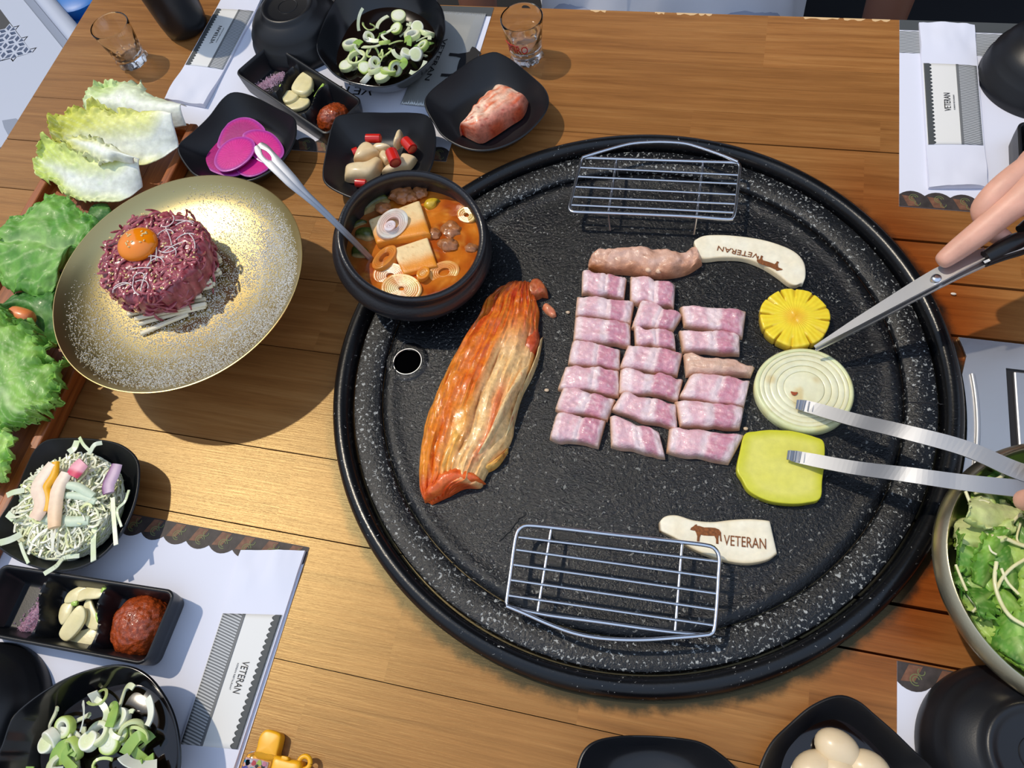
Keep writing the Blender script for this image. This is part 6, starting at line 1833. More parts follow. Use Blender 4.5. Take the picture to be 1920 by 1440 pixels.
# ================================================================== leaves
def leaf(name, A, B, zfn, cfn, label, ruf=0.006, rf=9.0, nu=70, nv=40, edge=0.25, seed=0.0, jag=0.0, th=0.0009, group='leaves on the wooden tray', cat='leaf', mid=None, both=True, clamp=None):
    """A thin leaf between edge curves A and B (world points); u runs along, v across."""
    A, B = cr(A, 200), cr(B, 200)
    def fn(u, v):
        x = u * 199; i0 = min(int(x), 198)
        a = A[i0] + (A[i0 + 1] - A[i0]) * (x - i0); b = B[i0] + (B[i0 + 1] - B[i0]) * (x - i0)
        q = a * (1 - v) + b * v
        ev = min(v, 1 - v) if both else v
        calm = sm(.08, .55, u) if name == 'napa_cabbage_leaf' else 1.0
        k2 = sm(edge, 0.0, ev) * calm
        k3 = sm(0.18, 0.0, 1 - u)
        kk = max(k2, k3)
        w_ = np.array([q[0], q[1], q[2] + zfn(u, v)])
        n1 = nz(w_, rf * 12, seed); n2 = nz(w_, rf * 30, seed + 4); n3 = nz(w_, rf * 28, seed + 9)
        w_[2] += ruf * kk * (1.2 * n1 + 0.7 * n2) + (0.0028 * nz(w_, 62, seed) + 0.0010 * nz(w_, 180, seed)) * (.3 + .7 * calm)
        out = (b - a) / (np.linalg.norm(b - a) + 1e-9) * (1 if v > .5 else -1)
        w_ += out * jag * k2 ** 2 * (n3 + .6 * nz(w_, rf * 75, seed + 2))
        if clamp is not None:
            d = w_[:2] - clamp[:2]
            r = np.hypot(*d)
            lim = clamp[2]
            if r > lim:
                w_[:2] = clamp[:2] + d / r * lim
                w_[2] += min(.008, (r - lim) * .5)
        return w_, cfn(u, v, w_)
    g = grid(nu, nv, fn)
    g[0][:, 2] = np.maximum(g[0][:, 2], 0.0015)
    return sheet(name, g, M['leafy'], thick=th, label=label, cat=cat, group=group)

def veins(u, v, n_, mid=.5, sl=1.2):
    """1 on the midrib and side veins."""
    m_ = math.exp(-((v - mid) / (0.03 + 0.05 * (1 - u))) ** 2)
    s = abs(v - mid)
    ph = (u - s * sl) * n_
    k2 = abs(ph - round(ph))
    return max(m_, 0.75 * math.exp(-(k2 / 0.09) ** 2) * (1 - sm(.35, .5, s)))

q533 = lambda l, h: P([(40 + a / 5.33, 130 + b / 5.33) + tuple(r) for a, b, *r in l], h)
q257 = lambda l, h: P([(a / 2.57, 340 + b / 2.57) + tuple(r) for a, b, *r in l], h)

# napa cabbage, u from the white stem to the leafy tip
def napa(c_tip, c_mid, ribv, seed):
    def cf(u, v, w_):
        rib = math.exp(-((v - ribv) / (0.34 * (1 - u * .75))) ** 2)
        c = mixc(c_mid, c_tip, sm(.3, .9, u + .15 * nz(w_, 60)))
        c = mixc(c, rgb((242, 245, 232)), min(1, rib * 1.05 * (1 - sm(.55, 1.0, u)) + sm(.2, .02, u) * .9))
        vn = veins(u, v, 9, ribv, .9)
        c = mixc(c, rgb((240, 244, 222)), vn * .42)
        return mixc(c, rgb((176, 206, 110)), sm(.66, .84, .5 + .5 * nz(w_, 130, seed)) * .22)
    return cf
leaf('napa_cabbage_leaf', q533([(1650, 365), (1500, 325), (1390, 285), (1290, 250), (1245, 225), (1210, 150), (1140, 112), (1050, 125), (985, 155), (930, 145), (860, 165), (780, 168), (710, 235), (655, 295)], .036),
     q533([(1650, 560), (1520, 585), (1400, 590), (1280, 580), (1150, 560), (1020, 545), (900, 535), (800, 540), (720, 560), (660, 530), (645, 480), (638, 400)], .028),
     lambda u, v: 0.014 * math.sin(PI * v) * (1 - .3 * u), napa(rgb((206, 226, 150)), rgb((226, 234, 196)), .62, 1.0), 'whitish napa cabbage leaf at the far end of the tray', 0.011, 8, seed=1.0, jag=.004)
leaf('napa_cabbage_leaf', q533([(1600, 580), (1500, 560), (1380, 560), (1280, 555), (1150, 545), (1040, 535), (920, 505), (800, 500), (650, 530), (560, 545), (480, 575), (390, 595), (345, 620)], .036),
     q533([(1560, 760), (1420, 860), (1300, 925), (1180, 945), (1050, 950), (940, 930), (850, 950), (740, 930), (640, 890), (540, 850), (430, 775), (340, 735), (300, 700)], .034),
     lambda u, v: 0.010 + 0.012 * math.cos(PI * v), napa(rgb((214, 214, 84)), rgb((228, 228, 130)), .66, 4.0), 'yellow napa cabbage leaf in the middle of the cabbage leaves', 0.011, 10, seed=4.0, jag=.004)
leaf('napa_cabbage_leaf', q533([(1180, 900), (1080, 860), (1010, 830), (930, 770), (850, 745), (760, 690), (680, 700), (600, 680), (520, 680), (440, 690)], .058),
     q533([(1130, 940), (1040, 930), (960, 920), (850, 955), (760, 925), (660, 890), (560, 850), (500, 810), (440, 760)], .050),
     lambda u, v: 0.006 * math.sin(PI * v), napa(rgb((226, 226, 130)), rgb((240, 240, 200)), .5, 6.0), 'pale curled edge of cabbage leaf folded over the yellow one', 0.010, 14, nu=60, nv=24, seed=6.0, jag=.005)
leaf('napa_cabbage_leaf', q533([(1250, 1000), (1150, 965), (1040, 950), (950, 950), (840, 960), (700, 905), (600, 900), (500, 860), (420, 810), (330, 770), (280, 810), (240, 850)], .034),
     q533([(1230, 1200), (1120, 1290), (1000, 1345), (870, 1350), (750, 1350), (640, 1345), (550, 1320), (440, 1255), (390, 1180), (300, 1135), (210, 1105), (160, 1030), (200, 960)], .022),
     lambda u, v: 0.010 + 0.006 * math.cos(PI * v), napa(rgb((206, 222, 110)), rgb((222, 230, 150)), .62, 8.0), 'yellow-green napa cabbage leaf lowest of the cabbage, white stem by the gold plate', 0.008, 9, seed=8.0, jag=.003)

G1, G2, GD, GV = rgb((118, 172, 72)), rgb((88, 148, 52)), rgb((56, 104, 42)), rgb((186, 212, 146))
def green_leaf(ca, cb, cv, n_, mid, seed, amt=.5):
    def cf(u, v, w_):
        c = mixc(ca, cb, sm(.3, .7, .5 + .5 * nz(w_, 55, seed)))
        c = mixc(c, cv, veins(u, v, n_, mid) * amt)
        return mixc(c, cv, sm(.75, .9, .5 + .5 * nz(w_, 160, seed + 1)) * .2)
    return cf
GDARK = green_leaf(rgb((70, 128, 48)), rgb((50, 104, 38)), rgb((130, 172, 96)), 7, .5, 3.0, .5)
leaf('green_leaf', q257([(400, 190), (440, 135), (500, 105), (535, 130)], .016), q257([(420, 250), (490, 230), (540, 190), (545, 150)], .014), lambda u, v: .006 * math.sin(PI * v), GDARK, 'dark green leaf tip between the cabbage and the gold plate', .003, 9, 30, 20, seed=2.0, jag=.002)
leaf('green_leaf', q257([(265, 520), (210, 535), (150, 545), (95, 552), (30, 602)], .022), q257([(300, 800), (240, 780), (205, 740), (185, 670), (60, 640), (20, 615)], .014), lambda u, v: .008 * math.sin(PI * v), GDARK, 'dark veined leaf lying behind the carrot stick', .003, 9, 44, 30, seed=3.0, jag=.002)
leaf('mustard_leaf', q257([(420, 330), (450, 260), (475, 190), (440, 165), (385, 140), (345, 90), (310, 62), (260, 64), (205, 88), (150, 150), (95, 170), (45, 190), (38, 240), (10, 290)], .040),
     q257([(400, 360), (330, 380), (300, 430), (275, 485), (265, 530), (215, 545), (170, 562), (120, 540), (70, 535), (20, 500), (-20, 440), (-30, 370), (-10, 310)], .022),
     lambda u, v: .012 * math.sin(PI * v) - .004 * math.exp(-((v - .52) / .05) ** 2), green_leaf(G1, G2, GV, 6, .5, 5.0), 'broad bright green mustard leaf with jagged edge beside the gold plate', .006, 8, 90, 56, seed=5.0, jag=.0035)
leaf('lettuce_leaf', q257([(-60, 590), (0, 612), (40, 620), (75, 665), (110, 695), (165, 678), (190, 730), (235, 765), (275, 800), (245, 845), (270, 870), (310, 850), (332, 885), (305, 935), (305, 990), (270, 1035), (305, 1055), (260, 1090), (235, 1085), (235, 1130)], .044),
     q257([(-160, 640), (-150, 760), (-150, 900), (-140, 1020), (-120, 1120), (-60, 1190), (0, 1215), (60, 1205), (110, 1190), (160, 1180), (200, 1165), (228, 1145)], .030),
     lambda u, v: .016 * math.sin(PI * v), green_leaf(rgb((140, 186, 82)), rgb((104, 158, 58)), rgb((206, 224, 166)), 10, .62, 7.0, .55), 'frilly light green lettuce leaf in front of the carrot stick', .013, 12, 110, 64, seed=7.0, jag=.005)
leaf('lettuce_leaf', q257([(-120, 1150), (-30, 1190), (40, 1195), (75, 1240), (60, 1300), (45, 1370), (42, 1420), (10, 1450)], .036), q257([(-200, 1200), (-180, 1320), (-140, 1420), (-80, 1470), (-20, 1480), (0, 1470)], .024), lambda u, v: .012 * math.sin(PI * v),
     green_leaf(rgb((176, 214, 110)), rgb((140, 196, 80)), rgb((220, 236, 180)), 8, .5, 9.0), 'pale crumpled lettuce leaf at the near end of the tray', .010, 12, 50, 36, seed=9.0, jag=.004)
leaf('green_leaf', q257([(330, 420), (200, 470), (60, 560), (-60, 640)], .012), q257([(300, 700), (220, 760), (100, 800), (-40, 800)], .010), lambda u, v: .004 * math.sin(PI * v), GDARK, 'dark leaf lying flat under the lettuce and mustard leaf', .002, 9, 30, 22, seed=10.0)
p0, p1 = at(22, 588, .032), at(62, 600, .030)
mesh('carrot_stick', tinted(tube(cr([p0, (p0 + p1) / 2 + [0, 0, .001], p1 - (p1 - p0) * .06, p1], 10), [.006, .0088, .0092, .0092, .0093, .0093, .0092, .009, .008, .005], 14), lambda w_: mixc(rgb((238, 128, 62)), rgb((246, 152, 92)), .5 + .5 * nz(w_, 160))), M['veg_cut'], label='blunt orange carrot stick between the leaves on the tray', cat='carrot')

# ================================================================== metal bowl of green salad
BC = np.array([0.3046, 0.1921])
bowl = thing('metal_bowl', (BC[0], BC[1], 0.0006), 'pale gold metal bowl of green salad beside the burner panel', 'bowl')
mesh('bowl_body', lathe(BC[0], BC[1], [(.004, .0006), (.040, .0006), (.050, .004), (.068, .018), (.086, .038), (.0985, .0455), (.1018, .0480), (.1028, .0500), (.1022, .0520), (.0972, .0612), (.0960, .0618), (.0950, .0610), (.0935, .0560), (.082, .038), (.064, .020), (.048, .0075), (.004, .0060)], 112), M['bowl_metal'], bowl)
sq = lambda l, h: P([(1740 + a / 2.88, 800 + b / 2.88) + tuple(r) for a, b, *r in l], h)
SLG = [rgb((92, 144, 46)), rgb((122, 168, 58)), rgb((160, 190, 82)), rgb((60, 114, 36))]
def salad_leaf(c, r, ang, k2, label, h=.052, pale=False, jag=.006):
    cen = sq([c], h)[0]
    rx = r * rng.uniform(.85, 1.15)
    d1 = np.array([math.cos(ang), math.sin(ang), rng.normal(0, .25)]); d2 = np.array([-math.sin(ang), math.cos(ang), rng.normal(0, .35)])
    A = [cen + d1 * rx * s + d2 * r * .62 * math.sqrt(max(.06, 1 - s * s * .8)) for s in np.linspace(-1, 1, 8)]
    B = [cen + d1 * rx * s - d2 * r * .62 * math.sqrt(max(.06, 1 - s * s * .8)) for s in np.linspace(-1, 1, 8)]
    ca, cb = (rgb((206, 212, 150)), rgb((184, 200, 120))) if pale else (SLG[k2 % 4], SLG[(k2 + 1) % 4])
    leaf('salad_leaf', A, B, lambda u, v: .006 * math.sin(PI * v), green_leaf(ca, cb, rgb((206, 224, 140)), 4, .5, k2 * 1.7, .35), label, .007, 14, 26, 20, seed=k2 * 2.3, jag=jag, clamp=np.array([BC[0], BC[1], .0895]), group='green salad leaves in the metal bowl')
salad_leaf((330, 470), .0225, .2, 20, 'large pale yellow-green folded leaf at the rim of the metal bowl', .062, True, .001)
salad_leaf((250, 570), .0215, .4, 21, 'pale leaf half under the folded one in the metal bowl', .056, True, .001)
SPOT = [(205, 690, 'dark green leaf against the bowl wall below the pale folded leaf'), (270, 740, 'bright green leaf beside the dark one in the salad'), (255, 840, 'ruffled green leaf halfway down the bowl wall'), (310, 920, 'glossy green leaf above the gap by the bowl wall'),
        (345, 720, 'light green leaf inside the looped sprout'), (440, 640, 'yellowish green leaf under the upper sprout'), (495, 700, 'green leaf at the frame side of the upper sprout'), (430, 760, 'pale green leaf crossed by two sprouts'),
        (450, 900, 'broad light leaf with red flakes enclosed by the sprout loop'), (480, 1000, 'green leaf under the lower end of the sprout loop'), (370, 1080, 'leaf with a red flake near the near wall of the bowl'), (440, 1130, 'curly leaf lowest along the near wall'),
        (490, 1210, 'curly leaf at the bottom of the visible salad'), (500, 870, 'bright leaf tip in the centre of the salad'), (340, 380, 'long green leaf stalk beside the finger'), (500, 560, 'green leaf under the fingertip'),
        (580, 760, 'leaf in the hidden middle of the bowl'), (600, 980, 'leaf in the far half of the bowl'), (590, 560, 'leaf beyond the fingers in the bowl'), (570, 1140, 'leaf near the hidden wall of the bowl')]
for i, (x, y, lb) in enumerate(SPOT):
    salad_leaf((x, y), rng.uniform(.019, .025), rng.uniform(0, 3.1), i, lb, .050 + rng.uniform(-.004, .008))
for i in range(16):
    t, r = -1.25 + i * .165 * 1.0, (.030, .060, .078)[i % 3]
    c3 = BC + r * np.array([math.cos(t), math.sin(t)])
    for k_ in (0,):
        cz = np.array([c3[0], c3[1], .052])
        d = RM.T @ (cz - np.array([0, 0, H]))
        px, py = 960 + FPX * d[0] / -d[2], 720 - FPX * d[1] / -d[2]
        if px > 1925:
            salad_leaf(((px - 1740) * 2.88, (py - 800) * 2.88), .024, t * 3, 30 + i, 'green leaf in the far half of the salad, beyond the tongs hand', .052)
mesh('salad_bed', slab([np.array([BC[0] + .076 * math.cos(t), BC[1] + .076 * math.sin(t), 0]) for t in np.linspace(0, 2 * PI, 40, endpoint=False)], .030, .040, .006, 8, .004, lambda f, t, w_, top: mixc(rgb((50, 92, 28)), rgb((100, 150, 44)), .5 + .5 * nz(w_, 60)),
     lambda f, t, w_: np.array([0, 0, .006 * nz(w_, 60)])), M['leafy'], label='dense bed of chopped green salad filling the metal bowl', cat='salad', kind='stuff')
SPR = [([(370, 730), (360, 830), (385, 930), (440, 1020), (525, 1075)], .0034), ([(525, 715), (455, 760), (400, 820), (370, 880)], .003), ([(340, 590), (420, 605), (480, 630), (540, 650)], .0038), ([(395, 765), (430, 840), (490, 905)], .0026), ([(150, 745), (180, 820), (225, 920), (262, 970), (240, 1000)], .0024),
       ([(250, 358), (305, 343)], .003), ([(203, 350), (215, 380), (228, 412)], .003), ([(300, 290), (380, 280), (440, 235), (525, 228)], .0034), ([(240, 412), (290, 398), (330, 410)], .002), ([(310, 345), (350, 420), (370, 540)], .006), ([(430, 555), (470, 500), (500, 470)], .0028), ([(440, 290), (500, 270), (540, 260)], .004), ([(500, 520), (480, 600), (500, 640)], .002), ([(320, 620), (340, 670), (370, 690)], .002)]
for i, (pts, w_) in enumerate(SPR):
    p = cr(sq(pts, .066 if i not in (4, 9) else .060), 22)
    ca = rgb((236, 232, 196)) if i not in (9,) else rgb((130, 176, 60))
    mesh('sprout', tinted(tube(p, w_ * .42, 8), lambda q: mixc(ca, rgb((214, 206, 140)), .5 + .5 * nz(q, 100))), M['veg_cut'],
         label=['cream sprout curving in a long loop over the salad', 'cream sprout crossing into the top of the loop', 'thick cream sprout lying over the middle leaves', 'short sprout crossing behind the loop', 'thin sprout along the bowl wall', 'short sprout tip near the rim of the metal bowl', 'sprout root end sticking up by the pale leaf', 'sprout reaching under the tongs', 'thin sprout behind the pale folded leaf', 'green stalk beside the pale folded leaf', 'sprout rising to the fingertip', 'yellowish sprout beside the fingers', 'thin sprout under the fingertip', 'thin sprout below the pale folded leaf'][i],
         cat='sprout', group='sprouts in the green salad')
L_ = []
for i in range(46):
    a, r = rng.uniform(0, 6.28), .085 * math.sqrt(rng.uniform())
    q = np.array([BC[0] + r * math.cos(a), BC[1] + r * math.sin(a), .062])
    L_.append(ball(q, (.0018 * rng.uniform(.5, 1.3), .0011, .0007), 7, 5))
mesh('chilli_flakes', join(*L_), plain('chilli_flake_red', (168, 40, 24), .4), label='red chilli flakes scattered over the green salad', cat='chilli', kind='stuff', loc=(BC[0], BC[1], .06))

# ================================================================== scissors and tongs
sc = thing('kitchen_scissors', at(1757, 520, .082), 'kitchen scissors with black handles held over the pineapple', 'scissors')
def blade(name, pts, w0, w1, off):
    p = cr(pts, 24)
    w_ = np.interp(np.linspace(0, 1, 24), [0, .25, .62, .75, 1], [w1 * .25, w1, w0, w0 * 1.1, w0 * .75])
    g = ribbon(p + off, w_, .0016, (-.25, .2, .95))
    return mesh(name, g, M['steel'], sc, smooth=False)
bl0 = blade('blade', [at(1527, 652, .030), at(1640, 586, .056), at(1757, 519, .083), at(1850, 474, .097)], .0145, .0085, np.array([0, 0, .0012]))
blade('blade', [at(1530, 656, .028), at(1645, 592, .054), at(1760, 527, .081), at(1850, 488, .093)], .0125, .0075, np.array([0, 0, -.0010]))
pv_ = at(1757, 521, .0865)
mesh('pivot_screw', lathe(pv_[0], pv_[1], [(.0002, pv_[2] - .004), (.0042, pv_[2] - .004), (.0042, pv_[2] - .0004), (.0034, pv_[2] + .0006), (.0002, pv_[2] + .0008)], 24), M['wire'], bl0)
h1 = cr([at(1843, 490, .094), at(1880, 476, .097), at(1925, 461, .100), at(1990, 432, .102), at(2070, 395, .102), at(2110, 340, .102), at(2080, 300, .102), at(2020, 330, .102), at(1960, 390, .102), at(1915, 432, .101)], 50)
h2 = cr([at(1848, 483, .100), at(1890, 462, .103), at(1930, 452, .103), at(1990, 480, .100), at(2070, 500, .098), at(2140, 480, .096), at(2130, 440, .096), at(2060, 425, .098), at(1990, 430, .100), at(1930, 436, .102)], 50)
hdl = mesh('handle', tube(h1, np.interp(np.linspace(0, 1, 50), [0, .1, .3, 1], [.0055, .0062, .0055, .005]), 12, .85), M['black_plastic'], sc)
mesh('handle', tube(h2, np.interp(np.linspace(0, 1, 50), [0, .1, .3, 1], [.006, .0085, .0065, .005]), 12, .85), M['black_plastic'], sc)
strip = cr([at(1845, 492, .1010), at(1880, 477, .1042), at(1925, 463, .1068)], 12)
mesh('handle_inlay', ribbon(strip, .0022, .0006), M['steel'], hdl, smooth=False)

tg = thing('tongs', at(1700, 850, .060), 'long steel tongs reaching over the onion and squash slices', 'tongs')
ta = cr([at(1493, 758, .021), at(1520, 764, .022), at(1600, 787, .036), at(1700, 811, .057), at(1810, 841, .067), at(1915, 885, .074), at(2010, 905, .079), at(2070, 908, .082)], 60)
tb = cr([at(1476, 853, .018), at(1510, 860, .019), at(1600, 877, .034), at(1700, 890, .056), at(1800, 904, .065), at(1890, 914, .071), at(2010, 925, .077), at(2070, 918, .081)], 60)
tw = np.interp(np.linspace(0, 1, 60), [0, .03, .1, .5, 1], [.008, .0105, .0115, .0125, .014])
arm_a = mesh('arm', ribbon(ta, tw, .0013, (0, -.12, 1)), M['tong_steel'], tg, smooth=False)
arm_b = mesh('arm', ribbon(tb, tw, .0013, (0, -.05, 1)), M['tong_steel'], tg, smooth=False)
for tip, arm_o in ((ta, arm_a), (tb, arm_b)):
    d = tip[3] - tip[0]; d /= np.linalg.norm(d); s = np.array([-d[1], d[0], 0])
    for k2 in range(6):
        c = tip[0] + d * (.002 + .004 * k2)
        mesh('tip_ridge', tube([c - s * .0045 + [0, 0, .001], c + s * .0045 + [0, 0, .001]], .0006, 6), M['steel'], arm_o)
mesh('spring_bend', tube(cr([ta[-1], ta[-1] + [.02, .000, .003], (ta[-1] + tb[-1]) / 2 + [.032, 0, .002], tb[-1] + [.02, 0, .002], tb[-1]], 16), .006, 10, .25), M['steel'], tg)

# ================================================================== people
def skin_body(name, nodes, edges, mat, parent, root=0, lvl=2, loc=None):
    """One continuous skin grown over a skeleton: nodes are (point, radius)."""
    org = LOC[parent.name]
    me = bpy.data.meshes.new(name)
    me.from_pydata([tuple(np.asarray(n_[0], float) - org) for n_ in nodes], edges, [])
    me.materials.append(mat)
    o = link(name, me, org, parent)
    md = o.modifiers.new('skin', 'SKIN')
    md.use_smooth_shade = True
    sl_ = me.skin_vertices[0].data
    for i, n_ in enumerate(nodes):
        r = n_[1]
        sl_[i].radius = (r, r) if np.isscalar(r) else r
        sl_[i].use_root = (i == root)
    ss = o.modifiers.new('smooth', 'SUBSURF')
    ss.levels = ss.render_levels = lvl
    return o

srv = thing('person', (0.95, 0.33, -TZ), 'person in black reaching in with scissors in one hand and tongs in the other', 'person')
nodes, edges = [], []
def nd(p, r, frm=None):
    nodes.append((np.asarray(p, float), r))
    if frm is not None: edges.append((frm, len(nodes) - 1))
    return len(nodes) - 1
pel = nd((0.98, .33, -.02), (.13, .11))
che = nd((0.97, .33, .28), (.15, .115), pel)
nek = nd((0.94, .33, .47), .055, che)
hed = nd((0.92, .33, .58), (.078, .09), nek)
top_ = nd((0.915, .33, .68), (.06, .07), hed)
# legs
for s in (-1, 1):
    hp = nd((0.98, .33 + s * .09, -.10), .085, pel)
    kn = nd((0.97, .33 + s * .10, -.42), .058, hp)
    an = nd((1.0, .33 + s * .10, -.68), .04, kn)
    nd((0.90, .33 + s * .11, -.715), .03, an)
# arm to the scissors
sh = nd((0.95, .51, .40), .058, che)
el = nd((0.66, .66, .20), .042, sh)
wr = nd(at(2110, 235, .150), .026, el)
pa = nd(at(2010, 300, .142), (.030, .017), wr)
k1 = nd(at(1915, 372, .128), .0128, pa)
i1 = nd(at(1874, 405, .120), .0112, k1)
i2 = nd(at(1838, 436, .112), .0110, i1)
i3 = nd(at(1795, 468, .1015), .0098, i2)
i4 = nd(at(1758, 496, .0945), .0070, i3)
m0 = nd(at(1945, 300, .136), .0115, pa)
m1 = nd(at(1880, 350, .128), .0112, m0)
m2 = nd(at(1838, 394, .116), .0108, m1)
m3 = nd(at(1862, 436, .101), .0086, m2)
m4 = nd(at(1895, 455, .098), .0066, m3)
r0 = nd(at(1985, 262, .138), .0112, pa)
r1 = nd(at(1930, 300, .130), .0098, r0)
r2 = nd(at(1905, 352, .112), .0092, r1)
r3 = nd(at(1945, 400, .100), .0078, r2)
p0_ = nd(at(2035, 225, .136), .0105, pa)
p1_ = nd(at(1985, 255, .126), .0088, p0_)
p2_ = nd(at(1975, 310, .112), .0080, p1_)
t0 = nd(at(2055, 370, .136), .0150, wr)
t1 = nd(at(2010, 440, .122), .0115, t0)
t2 = nd(at(1960, 470, .116), .0100, t1)
t3 = nd(at(1925, 482, .113), .0070, t2)
# arm to the tongs
sh2 = nd((0.95, .15, .40), .058, che)
el2 = nd((0.72, .05, .17), .042, sh2)
wr2 = nd(at(2150, 935, .130), .026, el2)
pa2 = nd(at(2060, 940, .120), (.030, .018), wr2)
for (x0, y0, h0), (x1, y1, h1_), (x2, y2, h2_), r in [((2000, 915, .118), (1955, 935, .106), (1907, 940, .084), .0095), ((2010, 960, .116), (1970, 985, .102), (1932, 985, .082), .0092), ((2025, 1000, .112), (1990, 1020, .098), (1955, 1015, .082), .0086), ((2045, 1030, .108), (2015, 1050, .096), (1985, 1045, .084), .0076)]:
    a0 = nd(at(x0, y0, h0), r * 1.15, pa2); a1 = nd(at(x1, y1, h1_), r, a0); nd(at(x2, y2, h2_), r * .82, a1)
b0 = nd(at(2095, 880, .124), .0145, wr2); b1 = nd(at(2010, 850, .110), .0112, b0); b2 = nd(at(1955, 848, .098), .0098, b1); nd(at(1925, 858, .088), .0072, b2)
skin_body('body', nodes, edges, M['skin'], srv, pel)
shirt_n, shirt_e = [], []
def sn(p, r, frm=None):
    shirt_n.append((np.asarray(p, float), r))
    if frm is not None: shirt_e.append((frm, len(shirt_n) - 1))
    return len(shirt_n) - 1
a0 = sn((0.98, .33, -.06), (.150, .130)); a1 = sn((0.97, .33, .28), (.168, .132), a0); a2 = sn((0.95, .33, .42), (.085, .085), a1)
b0 = sn((0.95, .51, .40), .070, a1); sn((0.80, .585, .30), .060, b0)
c0_ = sn((0.95, .15, .40), .070, a1); sn((0.83, .10, .285), .060, c0_)
skin_body('black_shirt', shirt_n, shirt_e, M['cloth_black'], srv, 0)
for s in (-1, 1):
    mesh('trouser_leg', tube([(0.98, .33 + s * .085, -.03), (0.975, .33 + s * .098, -.42), (1.0, .33 + s * .10, -.69)], [.105, .072, .058], 20), M['cloth_black'], srv)
mesh('hair', ball((0.935, .33, .665), (.092, .088, .082), 24, 16, disp=lambda w_: .04 * nz(w_, 40)), plain('black_hair', (20, 17, 16), .5), srv)
for s in (-1, 1):
    mesh('eye', ball((0.838, .33 + s * .032, .60), (.008, .013, .008), 12, 8), plain('eye_white', (235, 232, 228), .2) if s < 0 else bpy.data.materials['eye_white'], srv)
    mesh('ear', ball((0.925, .33 + s * .084, .585), (.018, .008, .028), 12, 8), M['skin'], srv)
mesh('nose', ball((0.826, .33, .573), (.018, .012, .02), 12, 8), M['skin'], srv)
mesh('mouth', ball((0.838, .33, .535), (.008, .022, .006), 12, 8), plain('lips', (170, 92, 84), .4), srv)

# the guest sitting behind the far edge
gs = thing('person', (-0.09, 1.12, -TZ), 'seated person in a pale grey shirt behind the far edge of the table', 'person')
nodes, edges = [], []
pel = nd((-.09, 1.16, -.24), (.15, .12))
che = nd((-.09, 1.17, .10), (.16, .11), pel)
nek = nd((-.09, 1.16, .30), .052, che)
hed = nd((-.09, 1.12, .41), (.075, .088), nek)
nd((-.09, 1.13, .50), (.06, .068), hed)
for s in (-1, 1):
    h_ = nd((-.09 + s * .10, 1.06, -.26), .082, pel)
    k_ = nd((-.09 + s * .13, .74, -.24), .058, h_)
    n_a = nd((-.09 + s * .13, .76, -.62), .042, k_)
    nd((-.09 + s * .13, .66, -.70), .034, n_a)
sR = nd((.11, 1.15, .22), .056, che); eR = nd((.235, 1.10, -.06), .042, sR); wR = nd((.215, .99, -.22), .028, eR); hR = nd((.16, .94, -.235), (.034, .018), wR)
for k2 in range(5):
    f = nd((.135 - .004 * k2, .93 - .018 * (k2 - 2), -.236), .010, hR); nd((.10 - .004 * k2, .925 - .017 * (k2 - 2), -.238), .0085, f)
sL = nd((-.29, 1.15, .22), .056, che); eL = nd((-.40, 1.10, -.06), .042, sL); wL = nd((-.37, .99, -.22), .028, eL); hL = nd((-.31, .94, -.235), (.034, .018), wL)
for k2 in range(5):
    f = nd((-.285 + .004 * k2, .93 - .018 * (k2 - 2), -.236), .010, hL); nd((-.25 + .004 * k2, .925 - .017 * (k2 - 2), -.238), .0085, f)
skin_body('body', nodes, edges, M['skin_dark'], gs, pel)
ang = np.linspace(0, 2 * PI, 72, endpoint=False)
def sr(z, rx, ry, yc):
    fold = 1 + .025 * np.sin(ang * 9 + z * 30) + .018 * np.sin(ang * 17 - z * 22)
    return np.stack([-.09 + rx * np.cos(ang) * fold, yc + ry * np.sin(ang) * fold, np.full(72, z)], 1)
mesh('shirt', loft([sr(-.27, .21, .165, 1.14), sr(-.22, .215, .17, 1.14), sr(-.16, .205, .155, 1.145), sr(-.08, .195, .14, 1.15), sr(.02, .19, .132, 1.16), sr(.12, .20, .13, 1.165), sr(.20, .215, .115, 1.165), sr(.26, .15, .09, 1.165), sr(.29, .075, .07, 1.16)]), M['shirt'], gs)
for s in (-1, 1):
    mesh('sleeve', tube([(-.09 + s * .18, 1.155, .225), (-.09 + s * .25, 1.135, .10), (-.09 + s * .295, 1.12, .02)], [.078, .068, .064], 20), M['shirt'], gs)
    mesh('trouser_leg', tube([(-.09 + s * .09, 1.12, -.255), (-.09 + s * .12, .92, -.25), (-.09 + s * .135, .735, -.245), (-.09 + s * .135, .745, -.35), (-.09 + s * .135, .765, -.66)], [.105, .090, .076, .072, .058], 22), M['trousers'], gs)
mesh('hair', ball((-.09, 1.145, .485), (.088, .096, .08), 24, 16, disp=lambda w_: .05 * nz(w_, 40)), bpy.data.materials['black_hair'], gs)
for s in (-1, 1):
    mesh('eye', ball((-.09 + s * .03, 1.043, .425), (.013, .008, .008), 12, 8), bpy.data.materials['eye_white'], gs)
    mesh('ear', ball((-.09 + s * .082, 1.125, .41), (.008, .018, .028), 12, 8), M['skin_dark'], gs)
mesh('nose', ball((-.09, 1.03, .40), (.012, .018, .02), 12, 8), M['skin_dark'], gs)
mesh('mouth', ball((-.09, 1.043, .365), (.022, .008, .006), 12, 8), bpy.data.materials['lips'], gs)

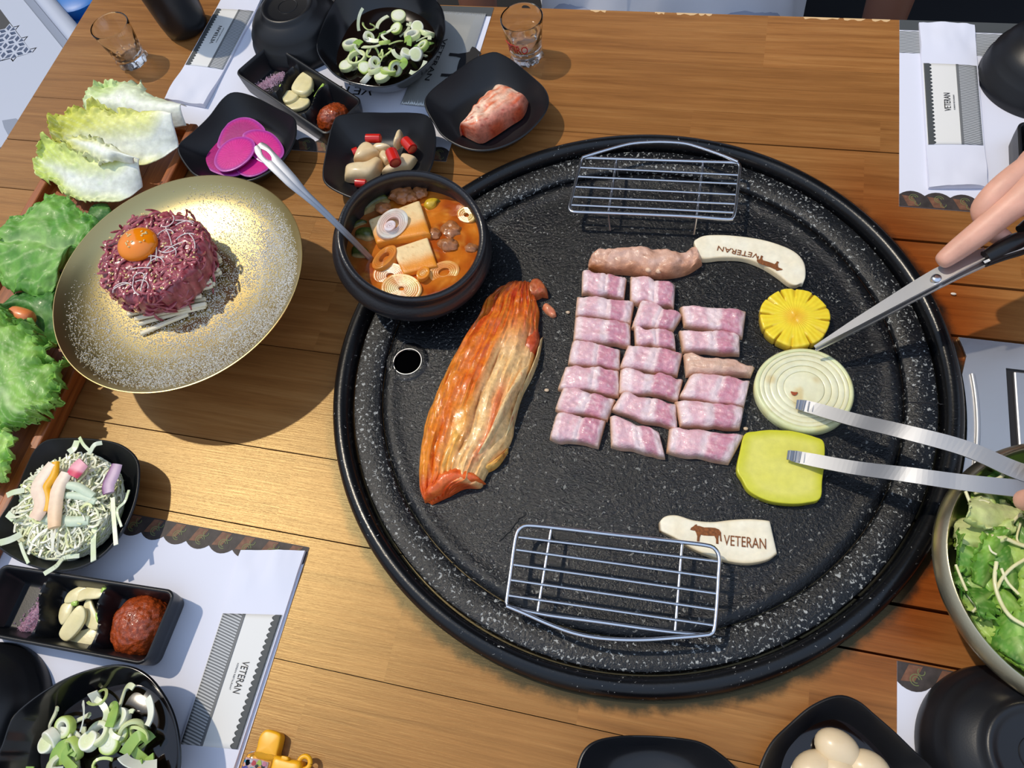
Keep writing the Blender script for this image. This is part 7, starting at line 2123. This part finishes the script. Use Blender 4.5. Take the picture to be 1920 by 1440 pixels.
# ================================================================== yellow keyring case
toy = thing('yellow_case', at(505, 1440, 0), 'small yellow plastic case with clear window and ring at the near edge', 'keyring case')
def rbox(px, z0, z1, r, name, mat):
    o = mesh(name, slab(P(px, z1), z0, z1, r, 3, 0, n=48), mat, toy)
    return o
tab = [(486, 1380), (497, 1368), (512, 1370), (525, 1377), (524, 1392), (519, 1413), (517, 1428), (478, 1420), (481, 1400)]
mesh('flap', slab(cr(P(tab, .011), 40, True), .0006, .011, .002, 4, .0006, n=60), M['yellow_plastic'], toy)
bd = [(512, 1418), (530, 1420), (545, 1424), (562, 1429), (560, 1450), (552, 1490), (540, 1520), (505, 1515), (500, 1480), (505, 1445)]
mesh('body', slab(P(bd, .0155), .0006, .0155, .003, 4, .0004, n=60), M['yellow_plastic'], toy)
hg = [(528, 1417), (540, 1420), (538, 1426), (528, 1424)]
mesh('clasp', slab(P(hg, .017), .012, .0172, .0008, 2, 0, n=24), M['yellow_plastic'], toy)
cs = [(452, 1432), (462, 1412), (475, 1408), (495, 1413), (513, 1419), (507, 1450), (498, 1490), (490, 1515), (440, 1505), (443, 1470)]
mesh('inner_tray', slab(P([(458, 1434), (464, 1418), (490, 1418), (508, 1424), (500, 1455), (492, 1500), (446, 1498), (450, 1465)], .010), .0008, .009, .001, 3, 0, n=48), M['yellow_plastic'], toy)
mesh('picture_card', slab(P([(457, 1438), (462, 1421), (485, 1423), (505, 1429), (499, 1455), (491, 1495), (448, 1492), (452, 1465)], .0105), .0088, .0098, .0003, 2, 0, n=48, smoothed=False) if False else prism(P([(460, 1436), (464, 1421), (485, 1424), (504, 1430), (498, 1455), (490, 1495), (449, 1490), (453, 1462)], .010), .009, .0100), plain('picture_ground', (222, 190, 200), .5), toy, smooth=False)
cols_ = [(70, 170, 220), (230, 232, 240), (210, 74, 84), (190, 214, 84), (40, 44, 52), (90, 90, 180), (240, 150, 60), (40, 44, 52), (220, 140, 170), (96, 190, 210)]
for i, (x, y, r) in enumerate([(466, 1430, 5), (472, 1427, 3), (477, 1431, 4.5), (487, 1431, 5), (483, 1437, 3.5), (462, 1440, 4), (488, 1443, 5), (494, 1438, 3.5), (497, 1433, 4), (473, 1445, 6)]):
    c = at(x, y, .0102)
    rr = r * .00042
    mesh('picture_spot', flatpoly(np.array([c + [rr * math.cos(t) * (1 + .25 * math.sin(3 * t + i)), rr * math.sin(t), 0] for t in np.linspace(0, 2 * PI, 14, endpoint=False)]), .0100 + .00008 * i, .0002), plain('picture_%d' % i, cols_[i], .5), toy, smooth=False)
mesh('clear_window', slab(P(cs, .0165), .0102, .0165, .004, 5, .0006, n=64), M['clear_plastic'], toy)
rc_ = at(571, 1430, .010)
mesh('ring_loop', tube([rc_ + [.0046 * math.cos(t), .0046 * math.sin(t), 0] for t in np.linspace(0, 2 * PI, 25)], .0019, 10, cap=False), M['yellow_plastic'], toy)

# crumb on the toasted boards
for i, (x, y) in enumerate([(1787, 552)]):
    c = at(x, y, .0005)
    mesh('rice_grain', ball(c + [0, 0, .001], (.0026, .0013, .0010), 10, 6), plain('rice_white', (232, 222, 206), .4) if i == 0 else bpy.data.materials['rice_white'],
         label=['white crumb on the scorched boards near the scissors', 'pale crumb on the table below the gold plate'][i], cat='crumb')
